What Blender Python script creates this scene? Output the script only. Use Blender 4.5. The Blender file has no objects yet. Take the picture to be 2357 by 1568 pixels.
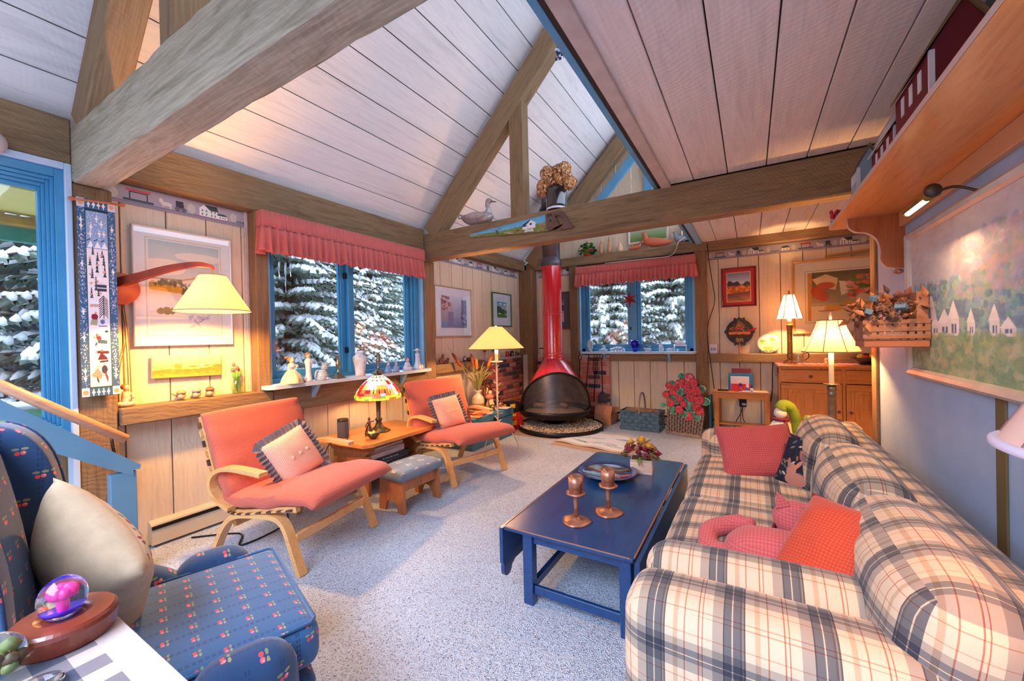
import bpy, math, random
import numpy as np
from mathutils import Matrix, Vector, noise as mnoise
S = bpy.context.scene
PI = math.pi
sin, cos = math.sin, math.cos
def R(d): return d*PI/180
def srgb(c):
    if isinstance(c, str):
        c = c.lstrip('#'); c = [int(c[i:i+2], 16) for i in (0, 2, 4)]
    c = [x/255 for x in c]
    return tuple((x/12.92 if x <= .04045 else ((x+.055)/1.055)**2.4) for x in c)
# ---------------- camera, sky, sun, lights, exposure ----------------
def make_camera():
    cam = bpy.data.cameras.new('camera'); o = bpy.data.objects.new('camera', cam)
    S.collection.objects.link(o); S.camera = o
    yaw, pit, rol = R(30.647), R(-.402), R(-1.29)
    f0 = Vector((-sin(yaw), cos(yaw), 0)); r0 = Vector((cos(yaw), sin(yaw), 0)); u0 = Vector((0, 0, 1))
    f = f0*cos(pit)+u0*sin(pit); u = u0*cos(pit)-f0*sin(pit)
    r = r0*cos(rol)+u*sin(rol); u = u*cos(rol)-r0*sin(rol)
    m = Matrix((r, u, -f)).transposed().to_4x4(); m.translation = (0, 0, 1.4)
    o.matrix_world = m
    cam.sensor_width = 36; cam.lens = 36*927.43/2357; cam.clip_start = .03; cam.clip_end = 200
make_camera()
S.view_settings.view_transform = 'Standard'; S.view_settings.look = 'None'
S.view_settings.exposure = 0.42; S.view_settings.gamma = 1; S.view_settings.use_curve_mapping = False
w = bpy.data.worlds.new('overcast_sky'); S.world = w; w.use_nodes = True
bg = w.node_tree.nodes['Background']; bg.inputs[0].default_value = (*srgb((212, 227, 252)), 1); bg.inputs[1].default_value = 4.0
def light(name, kind, loc, power, col, size=.1, rot=None, sizey=None, spread=None):
    l = bpy.data.lights.new(name, kind); o = bpy.data.objects.new(name, l); S.collection.objects.link(o)
    l.energy = power; l.color = srgb(col); o.location = loc
    if kind == 'AREA':
        l.shape = 'RECTANGLE'; l.size = size; l.size_y = sizey or size
        if spread: l.spread = spread
    elif kind == 'SUN': l.angle = size
    else: l.shadow_soft_size = size
    if rot: o.rotation_euler = rot
    return o
# portals that guide the sky light in through the windows
def portal(name, loc, sx, sy, rot):
    o = light(name, 'AREA', loc, 1, (255, 255, 255), sx, rot, sy); o.data.cycles.is_portal = True
portal('window_portal', (-3.74, 2.82, 1.75), 1.5, 1.9, (0, R(-90), 0))
portal('window_portal', (-1.59, 6.72, 1.78), 1.9, 1.4, (R(-90), 0, 0))
portal('window_portal', (-3.78, -.7, 1.7), 1.5, 2.7, (0, R(-90), 0))
# soft low winter sun through thin cloud
_d = Vector((-.72, .52, .46))
light('winter_sun', 'SUN', (-6, 6, 5), 12.0, (214, 230, 255), R(28), _d.to_track_quat('Z', 'Y').to_euler())
light('added_fill_light', 'AREA', (-1.3, -1.5, 2.55), 215, (206, 222, 255), 2.6, (R(12), 0, 0), 2.0, R(150))  # unseen fill without a fixture, added behind the camera to brighten the room
# ---------------- materials ----------------
MATS = {}
class N:
    """small node helper"""
    def __init__(s, m): s.t = m.node_tree; s.n = s.t.nodes; s.l = s.t.links
    def new(s, k, **kw):
        n = s.n.new(k)
        for a, b in kw.items(): setattr(n, a, b)
        return n
    def put(s, n, i, v):
        if hasattr(v, 'is_output'): s.l.new(v, n.inputs[i])
        elif v is not None:
            try: n.inputs[i].default_value = v
            except Exception: n.inputs[i].default_value = (*v, 1)
    def ma(s, op, a, b=None, c=None):
        n = s.new('ShaderNodeMath', operation=op); s.put(n, 0, a)
        if b is not None: s.put(n, 1, b)
        if c is not None: s.put(n, 2, c)
        return n.outputs[0]
    def mix(s, f, a, b, bt='MIX'):
        n = s.new('ShaderNodeMix', data_type='RGBA', blend_type=bt); s.put(n, 0, f)
        s.put(n, 6, (*a, 1) if isinstance(a, tuple) and len(a) == 3 else a); s.put(n, 7, (*b, 1) if isinstance(b, tuple) and len(b) == 3 else b)
        return n.outputs[2]
    def fmix(s, f, a, b):
        n = s.new('ShaderNodeMix', data_type='FLOAT'); s.put(n, 0, f); s.put(n, 2, a); s.put(n, 3, b); return n.outputs[0]
    def co(s, out='Object'): return s.new('ShaderNodeTexCoord').outputs[out]
    def mp(s, v, sc=(1, 1, 1), rot=(0, 0, 0), loc=(0, 0, 0)):
        n = s.new('ShaderNodeMapping'); s.put(n, 0, v); n.inputs[1].default_value = loc; n.inputs[2].default_value = rot; n.inputs[3].default_value = sc
        return n.outputs[0]
    def noise(s, v, sc, det=3, ro=.55, dist=0):
        n = s.new('ShaderNodeTexNoise'); s.put(n, 'Vector', v); n.inputs['Scale'].default_value = sc; n.inputs['Detail'].default_value = det
        n.inputs['Roughness'].default_value = ro; n.inputs['Distortion'].default_value = dist
        return n.outputs[0]
    def ramp(s, f, stops, interp='LINEAR'):
        n = s.new('ShaderNodeValToRGB'); s.put(n, 0, f); r = n.color_ramp; r.interpolation = interp
        while len(r.elements) > 1: r.elements.remove(r.elements[-1])
        r.elements[0].position = stops[0][0]; r.elements[0].color = (*stops[0][1], 1)
        for p, c in stops[1:]:
            e = r.elements.new(p); e.color = (*c, 1)
        return n.outputs[0]
    def xyz(s, v):
        n = s.new('ShaderNodeSeparateXYZ'); s.put(n, 0, v); return n.outputs
    def cxyz(s, a, b, c=0):
        n = s.new('ShaderNodeCombineXYZ'); s.put(n, 0, a); s.put(n, 1, b); s.put(n, 2, c); return n.outputs[0]
    def bump(s, h, st=.3, d=.01):
        n = s.new('ShaderNodeBump'); s.put(n, 'Height', h); n.inputs['Strength'].default_value = st; n.inputs['Distance'].default_value = d
        return n.outputs[0]
    def boxuv(s, off=True):
        """object coordinates unfolded on the dominant side: u, v"""
        tc = s.new('ShaderNodeTexCoord'); o = s.xyz(tc.outputs['Object']); nn = s.xyz(tc.outputs['Normal'])
        ax, ay, az = [s.ma('ABSOLUTE', nn[i]) for i in range(3)]
        wx = s.ma('GREATER_THAN', ax, s.ma('MAXIMUM', ay, az)); wz = s.ma('GREATER_THAN', az, s.ma('MAXIMUM', ax, ay))
        return s.fmix(wx, o[0], o[1]), s.fmix(wz, o[2], o[1])
def newmat(name):
    m = bpy.data.materials.new(name); m.use_nodes = True; MATS[name] = m
    return m, N(m), m.node_tree.nodes['Principled BSDF']
def mat(name, col, rough=.6, metal=0, col2=None, vs=6, st=(1, 1, 1), bump=0, bs=60, bd=.004, coat=0, emit=0, spec=None, vlo=.35, vhi=.65, rand=0, sss=0):
    if name in MATS: return MATS[name]
    m, n, b = newmat(name)
    c = srgb(col)
    b.inputs['Roughness'].default_value = rough; b.inputs['Metallic'].default_value = metal
    if spec is not None: b.inputs['Specular IOR Level'].default_value = spec
    v = n.co(); cc = (*c, 1)
    if st != (1, 1, 1) or rand:
        v = n.mp(v, st)
    if rand:
        oi = n.new('ShaderNodeObjectInfo'); va = n.new('ShaderNodeVectorMath', operation='ADD'); n.put(va, 0, v)
        n.put(va, 1, n.cxyz(n.ma('MULTIPLY', oi.outputs['Random'], 37), n.ma('MULTIPLY', oi.outputs['Random'], 91), n.ma('MULTIPLY', oi.outputs['Random'], 13))); v = va.outputs[0]
    out = None
    if col2 is not None:
        f = n.noise(v, vs, 5, .6)
        out = n.ramp(f, [(vlo, c), (vhi, srgb(col2))])
    if rand and rand < 1:
        base = out if out is not None else cc
        k = n.ma('MULTIPLY_ADD', oi.outputs['Random'], rand, 1-rand/2)
        out = n.mix(1.0, base, n.cxyz(k, k, k), 'MULTIPLY')
    if out is None: b.inputs['Base Color'].default_value = cc
    else: n.l.new(out, b.inputs['Base Color'])
    if bump: n.l.new(n.bump(n.noise(v, bs, 3), bump, bd), b.inputs['Normal'])
    if coat: b.inputs['Coat Weight'].default_value = coat; b.inputs['Coat Roughness'].default_value = .12
    if emit: b.inputs['Emission Color'].default_value = cc; b.inputs['Emission Strength'].default_value = emit
    return m
def attr_mat(name='painted', rough=.6, bump=0, bs=200, emit=0, coat=0):
    if name in MATS: return MATS[name]
    m, n, b = newmat(name)
    a = n.new('ShaderNodeVertexColor', layer_name='Col'); n.l.new(a.outputs[0], b.inputs['Base Color']); b.inputs['Roughness'].default_value = rough
    if bump: n.l.new(n.bump(n.noise(n.co(), bs, 2), bump, .002), b.inputs['Normal'])
    if emit: n.l.new(a.outputs[0], b.inputs['Emission Color']); b.inputs['Emission Strength'].default_value = emit
    if coat: b.inputs['Coat Weight'].default_value = coat
    return m
def glass_mat(name='window_glass', tint=(1, 1, 1), refl=.06):
    if name in MATS: return MATS[name]
    m, n, b = newmat(name)
    tr = n.new('ShaderNodeBsdfTransparent'); tr.inputs[0].default_value = (*tint, 1)
    gl = n.new('ShaderNodeBsdfGlossy'); gl.inputs['Roughness'].default_value = .02
    fr = n.new('ShaderNodeFresnel'); geo = n.new('ShaderNodeNewGeometry'); n.l.new(n.fmix(geo.outputs['Backfacing'], 1.5, 1/1.5), fr.inputs[0])
    k = n.ma('MULTIPLY_ADD', fr.outputs[0], 1.0, refl-.04)
    mx = n.new('ShaderNodeMixShader'); n.l.new(k, mx.inputs[0]); n.l.new(tr.outputs[0], mx.inputs[1]); n.l.new(gl.outputs[0], mx.inputs[2])
    n.l.new(mx.outputs[0], n.n['Material Output'].inputs[0])
    return m
def solid_glass(name, col, rough=.02):
    if name in MATS: return MATS[name]
    m, n, b = newmat(name)
    b.inputs['Base Color'].default_value = (*srgb(col), 1); b.inputs['Roughness'].default_value = rough; b.inputs['Transmission Weight'].default_value = 1; b.inputs['IOR'].default_value = 1.45
    return m
def shade_mat(name, col, emit, col2=None):
    """lamp shade of lit cloth: lets the bulb's light through"""
    if name in MATS: return MATS[name]
    m, n, b = newmat(name)
    b.inputs['Base Color'].default_value = (*srgb(col), 1); b.inputs['Roughness'].default_value = .9
    tl = n.new('ShaderNodeBsdfTranslucent'); tl.inputs[0].default_value = (*srgb(col), 1)
    mx = n.new('ShaderNodeMixShader'); mx.inputs[0].default_value = .55
    n.l.new(b.outputs[0], mx.inputs[1]); n.l.new(tl.outputs[0], mx.inputs[2]); n.l.new(mx.outputs[0], n.n['Material Output'].inputs[0])
    b.inputs['Emission Color'].default_value = (*srgb(col2 or col), 1); b.inputs['Emission Strength'].default_value = emit
    return m
def wood_mat(name, c1, c2, c3=None, axis=0, rough=.5, scale=1.0, saw=0, bump=.25, coat=0, rand=0, knots=0, fine_=.35):
    """grain runs along AXIS of the object; saw: rough saw marks"""
    if name in MATS: return MATS[name]
    m, n, b = newmat(name)
    b.inputs['Roughness'].default_value = rough
    v = n.co()
    if rand:
        oi = n.new('ShaderNodeObjectInfo'); va = n.new('ShaderNodeVectorMath', operation='ADD'); n.put(va, 0, v)
        n.put(va, 1, n.cxyz(n.ma('MULTIPLY', oi.outputs['Random'], 37), n.ma('MULTIPLY', oi.outputs['Random'], 91), n.ma('MULTIPLY', oi.outputs['Random'], 13))); v = va.outputs[0]
    st = [9.0*scale]*3; st[axis] = .9*scale
    g = n.noise(n.mp(v, tuple(st)), 2.2, 6, .62, .6)
    lum = n.ramp(g, [(.3, srgb(c1)), (.5, srgb(c2)), (.72, srgb(c3 or c1))])
    st2 = [60*scale]*3; st2[axis] = 2*scale
    fine = n.noise(n.mp(v, tuple(st2)), 2, 2)
    col = n.mix(fine_, lum, n.ramp(fine, [(.35, (.45, .45, .45)), (.6, (1, 1, 1))]), 'MULTIPLY')
    if knots:
        vo = n.new('ShaderNodeTexVoronoi'); n.put(vo, 'Vector', v); vo.inputs['Scale'].default_value = knots
        kf = n.ramp(vo.outputs['Distance'], [(.0, (1, 1, 1)), (.05, (1, 1, 1)), (.1, (0, 0, 0))])
        col = n.mix(kf, col, srgb((110, 50, 15)))
    if rand and rand < 1:
        k = n.ma('MULTIPLY_ADD', oi.outputs['Random'], rand, 1-rand/2); col = n.mix(1.0, col, n.cxyz(k, k, k), 'MULTIPLY')
    n.l.new(col, b.inputs['Base Color'])
    h = fine
    if saw:
        wv = n.new('ShaderNodeTexWave', wave_type='RINGS', rings_direction='SPHERICAL'); n.put(wv, 0, n.mp(v, (1, 1, 1), loc=(1.7, .6, 2.9))); wv.inputs['Scale'].default_value = saw; wv.inputs['Distortion'].default_value = 9; wv.inputs['Detail'].default_value = 3; wv.inputs['Detail Scale'].default_value = .8
        h = n.ma('ADD', n.ma('MULTIPLY', wv.outputs[1], .3), n.ma('MULTIPLY', fine, .4))
    n.l.new(n.bump(h, bump, .006), b.inputs['Normal'])
    if coat: b.inputs['Coat Weight'].default_value = coat; b.inputs['Coat Roughness'].default_value = .15
    return m
# ---------------- mesh builder ----------------
class B:
    def __init__(s): s.v = []; s.f = []; s.m = []; s.s = []; s.T = None
    def add(s, vs, fs, m=0, sm=False):
        k = len(s.v)
        if s.T is not None: vs = [tuple(s.T @ Vector(p)) for p in vs]
        s.v += [tuple(p) for p in vs]; s.f += [tuple(i+k for i in f) for f in fs]; s.m += [m]*len(fs); s.s += [sm]*len(fs)
        return s
    def at(s, loc=(0, 0, 0), rx=0, ry=0, rz=0, sc=1):
        s.T = Matrix.Translation(loc) @ Matrix.Rotation(rz, 4, 'Z') @ Matrix.Rotation(ry, 4, 'Y') @ Matrix.Rotation(rx, 4, 'X') @ Matrix.Scale(sc, 4)
        return s
    def box(s, x0, x1, y0, y1, z0, z1, bev=0, m=0):
        if x0 > x1: x0, x1 = x1, x0
        if y0 > y1: y0, y1 = y1, y0
        if z0 > z1: z0, z1 = z1, z0
        if not bev:
            v = [(x, y, z) for x in (x0, x1) for y in (y0, y1) for z in (z0, z1)]
            return s.add(v, [(0, 1, 3, 2), (4, 6, 7, 5), (0, 4, 5, 1), (2, 3, 7, 6), (0, 2, 6, 4), (1, 5, 7, 3)], m)
        b = min(bev, (x1-x0)*.45, (y1-y0)*.45, (z1-z0)*.45)
        X, Y, Z = (x0, x1), (y0, y1), (z0, z1); v = []; idx = {}
        for i in (0, 1):
            for j in (0, 1):
                for k in (0, 1):
                    sx, sy, sz = (1, -1)[i]*b, (1, -1)[j]*b, (1, -1)[k]*b
                    idx[i, j, k, 0] = len(v); v.append((X[i], Y[j]+sy, Z[k]+sz))
                    idx[i, j, k, 1] = len(v); v.append((X[i]+sx, Y[j], Z[k]+sz))
                    idx[i, j, k, 2] = len(v); v.append((X[i]+sx, Y[j]+sy, Z[k]))
        f = []
        q = [(0, 0), (0, 1), (1, 1), (1, 0)]
        for t in (0, 1):
            a = [idx[t, j, k, 0] for j, k in q]; f.append(a[::-1] if t else a)
            a = [idx[i, t, k, 1] for i, k in q]; f.append(a if t else a[::-1])
            a = [idx[i, j, t, 2] for i, j in q]; f.append(a[::-1] if t else a)
        for a_ in (0, 1):
            for b_ in (0, 1):
                p = (a_+b_) % 2
                e = [idx[a_, b_, 0, 0], idx[a_, b_, 1, 0], idx[a_, b_, 1, 1], idx[a_, b_, 0, 1]]; f.append(e if p == 0 else e[::-1])
                e = [idx[a_, 0, b_, 0], idx[a_, 1, b_, 0], idx[a_, 1, b_, 2], idx[a_, 0, b_, 2]]; f.append(e[::-1] if p == 0 else e)
                e = [idx[0, a_, b_, 1], idx[1, a_, b_, 1], idx[1, a_, b_, 2], idx[0, a_, b_, 2]]; f.append(e if p == 0 else e[::-1])
                for k in (0, 1):
                    t3 = [idx[a_, b_, k, 0], idx[a_, b_, k, 1], idx[a_, b_, k, 2]]; f.append(t3 if (a_+b_+k) % 2 else t3[::-1])
        return s.add(v, f, m)
    def cb(s, c, d, bev=0, m=0):
        return s.box(c[0]-d[0]/2, c[0]+d[0]/2, c[1]-d[1]/2, c[1]+d[1]/2, c[2]-d[2]/2, c[2]+d[2]/2, bev, m)
    def lathe(s, prof, c=(0, 0, 0), seg=20, m=0, sm=True, cap=True, sx=1, sy=1, wob=None):
        v = []; f = []; n = len(prof)
        for j in range(seg):
            a = 2*PI*j/seg
            for i, (r, z) in enumerate(prof):
                k = wob(a, z) if wob else 1
                v.append((c[0]+cos(a)*r*sx*k, c[1]+sin(a)*r*sy*k, c[2]+z))
        for j in range(seg):
            for i in range(n-1):
                a, b = j*n+i, ((j+1) % seg)*n+i; f.append((a, b, b+1, a+1))
        if cap:
            if prof[0][0] > 1e-6: f.append(tuple(j*n for j in range(seg))[::-1])
            if prof[-1][0] > 1e-6: f.append(tuple(j*n+n-1 for j in range(seg)))
        return s.add(v, f, m, sm)
    def ball(s, c, r, seg=12, rings=8, m=0):
        if not hasattr(r, '__len__'): r = (r, r, r)
        return s.lathe([(max(1e-7, sin(PI*i/rings))*r[0], -cos(PI*i/rings)*r[2]) for i in range(rings+1)], c, seg, m, True, False, 1, r[1]/r[0])
    def tube(s, pts, r, seg=8, m=0, sm=True, cap=True, flat=None):
        pts = [Vector(p) for p in pts]; n = len(pts)
        rr = r if hasattr(r, '__len__') else [r]*n
        v = []; f = []; up = None
        for i, p in enumerate(pts):
            d = (pts[min(i+1, n-1)]-pts[max(i-1, 0)]).normalized()
            if up is None:
                up = Vector((0, 0, 1)) if abs(d.z) < .9 else Vector((1, 0, 0))
            a = (up - d*up.dot(d)).normalized(); up = a; b = d.cross(a)
            for j in range(seg):
                t = 2*PI*j/seg; ka, kb = (cos(t), sin(t)) if not flat else (cos(t)*flat[0], sin(t)*flat[1])
                v.append(tuple(p+(a*ka+b*kb)*rr[i]))
        for i in range(n-1):
            for j in range(seg):
                a, b = i*seg+j, i*seg+(j+1) % seg; f.append((a, b, b+seg, a+seg))
        if cap: f.append(tuple(range(seg))[::-1]); f.append(tuple((n-1)*seg+j for j in range(seg)))
        return s.add(v, f, m, sm)
    def cyl(s, p, q, r, r2=None, seg=12, m=0, sm=True):
        return s.tube([p, q], [r, r if r2 is None else r2], seg, m, sm)
    def prism(s, poly, d0, d1, ax='y', m=0, sm=False):
        """polygon in the plane across AX (x:(y,z), y:(x,z), z:(x,y)) run from d0 to d1"""
        n = len(poly)
        def P(p, d): return {'x': (d, p[0], p[1]), 'y': (p[0], d, p[1]), 'z': (p[0], p[1], d)}[ax]
        v = [P(p, d0) for p in poly]+[P(p, d1) for p in poly]
        f = [tuple(range(n))[::-1], tuple(range(n, 2*n))]+[(i, (i+1) % n, n+(i+1) % n, n+i) for i in range(n)]
        return s.add(v, f, m, sm)
    def ribbon(s, pts, w0, w1, th, ax='y', m=0, sm=False):
        """flat strip bent along pts in the plane across AX, WIDTH w0..w1 along AX"""
        n = len(pts); L = []; Rr = []
        ths = th if hasattr(th, '__len__') else [th]*n
        for i, p in enumerate(pts):
            a = pts[max(i-1, 0)]; b = pts[min(i+1, n-1)]; dx, dz = b[0]-a[0], b[1]-a[1]; l = math.hypot(dx, dz) or 1
            nx, nz = -dz/l*ths[i]/2, dx/l*ths[i]/2
            L.append((p[0]+nx, p[1]+nz)); Rr.append((p[0]-nx, p[1]-nz))
        def P(p, d): return {'x': (d, p[0], p[1]), 'y': (p[0], d, p[1]), 'z': (p[0], p[1], d)}[ax]
        v = []
        for i in range(n): v += [P(L[i], w0), P(L[i], w1), P(Rr[i], w1), P(Rr[i], w0)]
        f = []
        for i in range(n-1):
            for j in range(4): a, b = i*4+j, i*4+(j+1) % 4; f.append((a, b, b+4, a+4))
        f += [(3, 2, 1, 0), tuple((n-1)*4+j for j in range(4))]
        return s.add(v, f, m, sm)
    def grid(s, fn, nu, nv, m=0, sm=True, cu=False, th=0):
        v = [tuple(fn(i/(nu if cu else nu-1) if nu > 1 else 0, j/(nv-1))) for i in range(nu) for j in range(nv)]
        f = []
        for i in range(nu if cu else nu-1):
            for j in range(nv-1):
                a, b = i*nv+j, ((i+1) % nu)*nv+j; f.append((a, b, b+1, a+1))
        return s.add(v, f, m, sm)
    def o(s, name, mats, parent=None, loc=(0, 0, 0), rz=0, rot=None):
        me = bpy.data.meshes.new(name); me.from_pydata(s.v, [], s.f)
        for q in (mats if isinstance(mats, (list, tuple)) else [mats]): me.materials.append(q)
        me.polygons.foreach_set('material_index', s.m); me.polygons.foreach_set('use_smooth', s.s)
        me.update(); ob = bpy.data.objects.new(name, me); S.collection.objects.link(ob)
        ob.location = loc; ob.rotation_euler = rot or (0, 0, rz)
        if parent: ob.parent = parent
        return ob
def tag(o, label=None, cat=None, group=None, kind=None):
    if label: o['label'] = label
    if cat: o['category'] = cat
    if group: o['group'] = group
    if kind: o['kind'] = kind
    return o
def thing(name, label, cat, loc=(0, 0, 0), rz=0, group=None, rot=None, kind=None):
    o = bpy.data.objects.new(name, None); S.collection.objects.link(o); o.empty_display_size = .1
    o.location = loc; o.rotation_euler = rot or (0, 0, rz)
    return tag(o, label, cat, group, kind)
def struct(o, label=None, cat=None): o['kind'] = 'structure'; return tag(o, label, cat)
def catmull(p, n=6):
    out = []; P = [p[0]]+list(p)+[p[-1]]
    for i in range(1, len(P)-2):
        for k in range(n):
            t = k/n; a, b, c, d = P[i-1], P[i], P[i+1], P[i+2]
            out.append(tuple(.5*(2*b[j]+(c[j]-a[j])*t+(2*a[j]-5*b[j]+4*c[j]-d[j])*t*t+(3*b[j]-a[j]-3*c[j]+d[j])*t**3) for j in range(len(b))))
    out.append(tuple(p[-1])); return out
def copy_tree(o, parent=None):
    c = o.copy(); S.collection.objects.link(c); c.parent = parent
    for ch in o.children: copy_tree(ch, c)
    return c
def softbox(b, w, d, h, r=.05, puff=(0, 0, 0), seg=10, c=(0, 0, 0), m=0, fn=None, nr=4):
    """rounded, puffed cushion block centred on c (w x d x h)"""
    H = (w/2, d/2, h/2); r = min(r, *[x*.98 for x in H])
    def axis(n, half):
        ins = half-r
        a = [-half+r*(1-cos(PI/2*i/nr)) for i in range(nr)]
        mid = [-ins+2*ins*i/n for i in range(n+1)]
        return a+mid+[-x for x in a[::-1]]
    AX = [axis(seg if H[i] > .12 else 3, H[i]) for i in range(3)]
    for ax in range(3):
        u_, v_ = [(1, 2), (2, 0), (0, 1)][ax]
        for sgn in (-1, 1):
            V = []; nu, nv = len(AX[u_]), len(AX[v_])
            for a in AX[u_]:
                for e in AX[v_]:
                    p = [0, 0, 0]; p[ax] = sgn*H[ax]; p[u_] = a; p[v_] = e
                    q = [max(-H[i]+r, min(H[i]-r, p[i])) for i in range(3)]; dv = [p[i]-q[i] for i in range(3)]
                    l = math.sqrt(sum(x*x for x in dv)) or 1
                    P = [q[i]+dv[i]/l*r for i in range(3)]
                    nrm = [P[i]/H[i] for i in range(3)]
                    bl = [max(0, 1-abs(x)**2.5) for x in nrm]
                    P[0] += puff[0]*nrm[0]*bl[1]*bl[2]; P[1] += puff[1]*nrm[1]*bl[0]*bl[2]; P[2] += puff[2]*nrm[2]*bl[0]*bl[1]
                    if fn: P = fn(P)
                    V.append((P[0]+c[0], P[1]+c[1], P[2]+c[2]))
            F = []
            for i in range(nu-1):
                for j in range(nv-1):
                    k = i*nv+j; q4 = (k, k+nv, k+nv+1, k+1); F.append(q4 if sgn > 0 else q4[::-1])
            b.add(V, F, m, True)
    return b
def weld(o, d=.0005):
    import bmesh
    bm = bmesh.new(); bm.from_mesh(o.data); bmesh.ops.remove_doubles(bm, verts=bm.verts, dist=d); bm.to_mesh(o.data); bm.free(); return o
def pillow(b, w, h, t, n=18, m=0, wr=.0, seed=0, pinch=.07, p=2.6):
    """scatter cushion standing in the XZ plane, thickness along y, centred"""
    for sg in (-1, 1):
        def fn(u, v):
            a, c = u*2-1, v*2-1
            x = a*w/2*(1-pinch*(1-c*c)); z = c*h/2*(1-pinch*(1-a*a))
            k = max(0, (1-abs(a)**p)*(1-abs(c)**p))**.5
            y = sg*t/2*k
            if wr: y += sg*wr*k*mnoise.noise(Vector((x*9+seed, z*9, seed*3+sg)))
            return (x, y, z)
        V = [fn(i/(n-1), j/(n-1)) for i in range(n) for j in range(n)]; F = []
        for i in range(n-1):
            for j in range(n-1):
                k = i*n+j; q = (k, k+n, k+n+1, k+1); F.append(q if sg < 0 else q[::-1])
        b.add(V, F, m, True)
    return b
# ---------------- painted flat prints: a small canvas turned into a coloured mesh ----------------
class Cv:
    def __init__(s, nx, ny, bgc=(255, 255, 255), asp=1.0):
        s.nx, s.ny = nx, ny; s.a = np.zeros((ny, nx, 3)); s.a[:] = bgc
        s.X, s.Y = np.meshgrid(np.linspace(0, 1, nx), np.linspace(0, 1, ny)); s.asp = asp
    def put(s, mask, c, al=1.0): s.a[mask] = s.a[mask]*(1-al)+np.array(c)*al; return s
    def rect(s, x0, y0, x1, y1, c, al=1.0): return s.put((s.X >= x0) & (s.X <= x1) & (s.Y >= y0) & (s.Y <= y1), c, al)
    def ell(s, x, y, rx, ry, c, al=1.0, rot=0):
        dx, dy = s.X-x, s.Y-y
        if rot: dx, dy = dx*cos(rot)+dy*sin(rot), -dx*sin(rot)+dy*cos(rot)
        return s.put((dx/rx)**2+(dy/ry)**2 <= 1, c, al)
    def poly(s, pts, c, al=1.0):
        m = np.zeros(s.X.shape, bool); n = len(pts)
        for i in range(n):
            x1, y1 = pts[i]; x2, y2 = pts[(i+1) % n]
            if y1 == y2: continue
            cnd = (s.Y > min(y1, y2)) & (s.Y <= max(y1, y2)) & (s.X < (s.Y-y1)*(x2-x1)/(y2-y1)+x1); m ^= cnd
        return s.put(m, c, al)
    def line(s, x0, y0, x1, y1, w, c, al=1.0):
        dx, dy = x1-x0, (y1-y0); L2 = dx*dx+dy*dy or 1e-9
        t = np.clip(((s.X-x0)*dx+(s.Y-y0)*dy)/L2, 0, 1)
        return s.put(((s.X-x0-t*dx)**2+((s.Y-y0-t*dy))**2) < (w/2)**2, c, al)
    def grad(s, c0, c1, y0=0, y1=1):
        m = (s.Y >= y0) & (s.Y <= y1); t = ((s.Y-y0)/(y1-y0))[..., None]
        s.a = np.where(m[..., None], np.array(c0)*(1-t)+np.array(c1)*t, s.a); return s
    def below(s, f, c, c2=None, ylo=0):
        top = f(s.X); m = (s.Y < top) & (s.Y >= ylo)
        if c2 is None: return s.put(m, c)
        t = np.clip((s.Y-ylo)/(top-ylo+1e-6), 0, 1)[..., None]; s.a = np.where(m[..., None], np.array(c2)*(1-t)+np.array(c)*t, s.a); return s
    def speck(s, n, x0, y0, x1, y1, cols, r=.012, seed=1, al=.7, el=1):
        rd = random.Random(seed)
        for _ in range(n): s.ell(rd.uniform(x0, x1), rd.uniform(y0, y1), r*rd.uniform(.5, 1.5), r*rd.uniform(.5, 1.5)*s.asp*el, rd.choice(cols), al, 0)
        return s
    def mottle(s, amp, sc=8, seed=0):
        rng = np.random.RandomState(seed); t = 0
        for k in (1, 2, 4):
            g = rng.rand(int(sc*k)+2, int(sc*k)+2); xi = s.X*(sc*k); yi = s.Y*(sc*k); x0 = xi.astype(int); y0 = yi.astype(int); fx, fy = xi-x0, yi-y0
            t = t+(g[y0, x0]*(1-fx)*(1-fy)+g[y0, x0+1]*fx*(1-fy)+g[y0+1, x0]*(1-fx)*fy+g[y0+1, x0+1]*fx*fy-.5)/k
        s.a = s.a+amp*t[..., None]; return s
def print_mesh(name, cv, w, h, mt, parent=None, loc=(0, 0, 0), rot=None, shape=None, th=0):
    """flat print w x h in the XZ plane facing -y, origin at its centre"""
    nx, ny = cv.nx, cv.ny
    X, Z = np.meshgrid(np.linspace(-w/2, w/2, nx), np.linspace(-h/2, h/2, ny)); Y = np.zeros_like(X)
    if shape: X, Y, Z = shape(X, Y, Z)
    co = np.stack([X, Y, Z], -1).reshape(-1, 3)
    i = np.arange(nx*ny).reshape(ny, nx)
    q = np.stack([i[:-1, :-1], i[:-1, 1:], i[1:, 1:], i[1:, :-1]], -1).reshape(-1, 4)
    me = bpy.data.meshes.new(name); me.vertices.add(len(co)); me.vertices.foreach_set('co', co.ravel())
    me.loops.add(q.size); me.loops.foreach_set('vertex_index', q.ravel().astype(np.int32)); me.polygons.add(len(q))
    me.polygons.foreach_set('loop_start', np.arange(0, q.size, 4, dtype=np.int32)); me.polygons.foreach_set('loop_total', np.full(len(q), 4, np.int32))
    me.update(calc_edges=True)
    at = me.color_attributes.new('Col', 'FLOAT_COLOR', 'POINT')
    a = np.clip(cv.a/255, 0, 1); lin = np.where(a <= .04045, a/12.92, ((a+.055)/1.055)**2.4)
    at.data.foreach_set('color', np.concatenate([lin, np.ones((ny, nx, 1))], -1).astype(np.float32).ravel())
    me.materials.append(mt); me.polygons.foreach_set('use_smooth', [True]*len(q))
    o = bpy.data.objects.new(name, me); S.collection.objects.link(o); o.location = loc; o.rotation_euler = rot or (0, 0, 0)
    if parent: o.parent = parent
    return o
LW, RW, BW = R(90), R(-90), 0      # turn of something hung on the left, right and back wall
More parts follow.
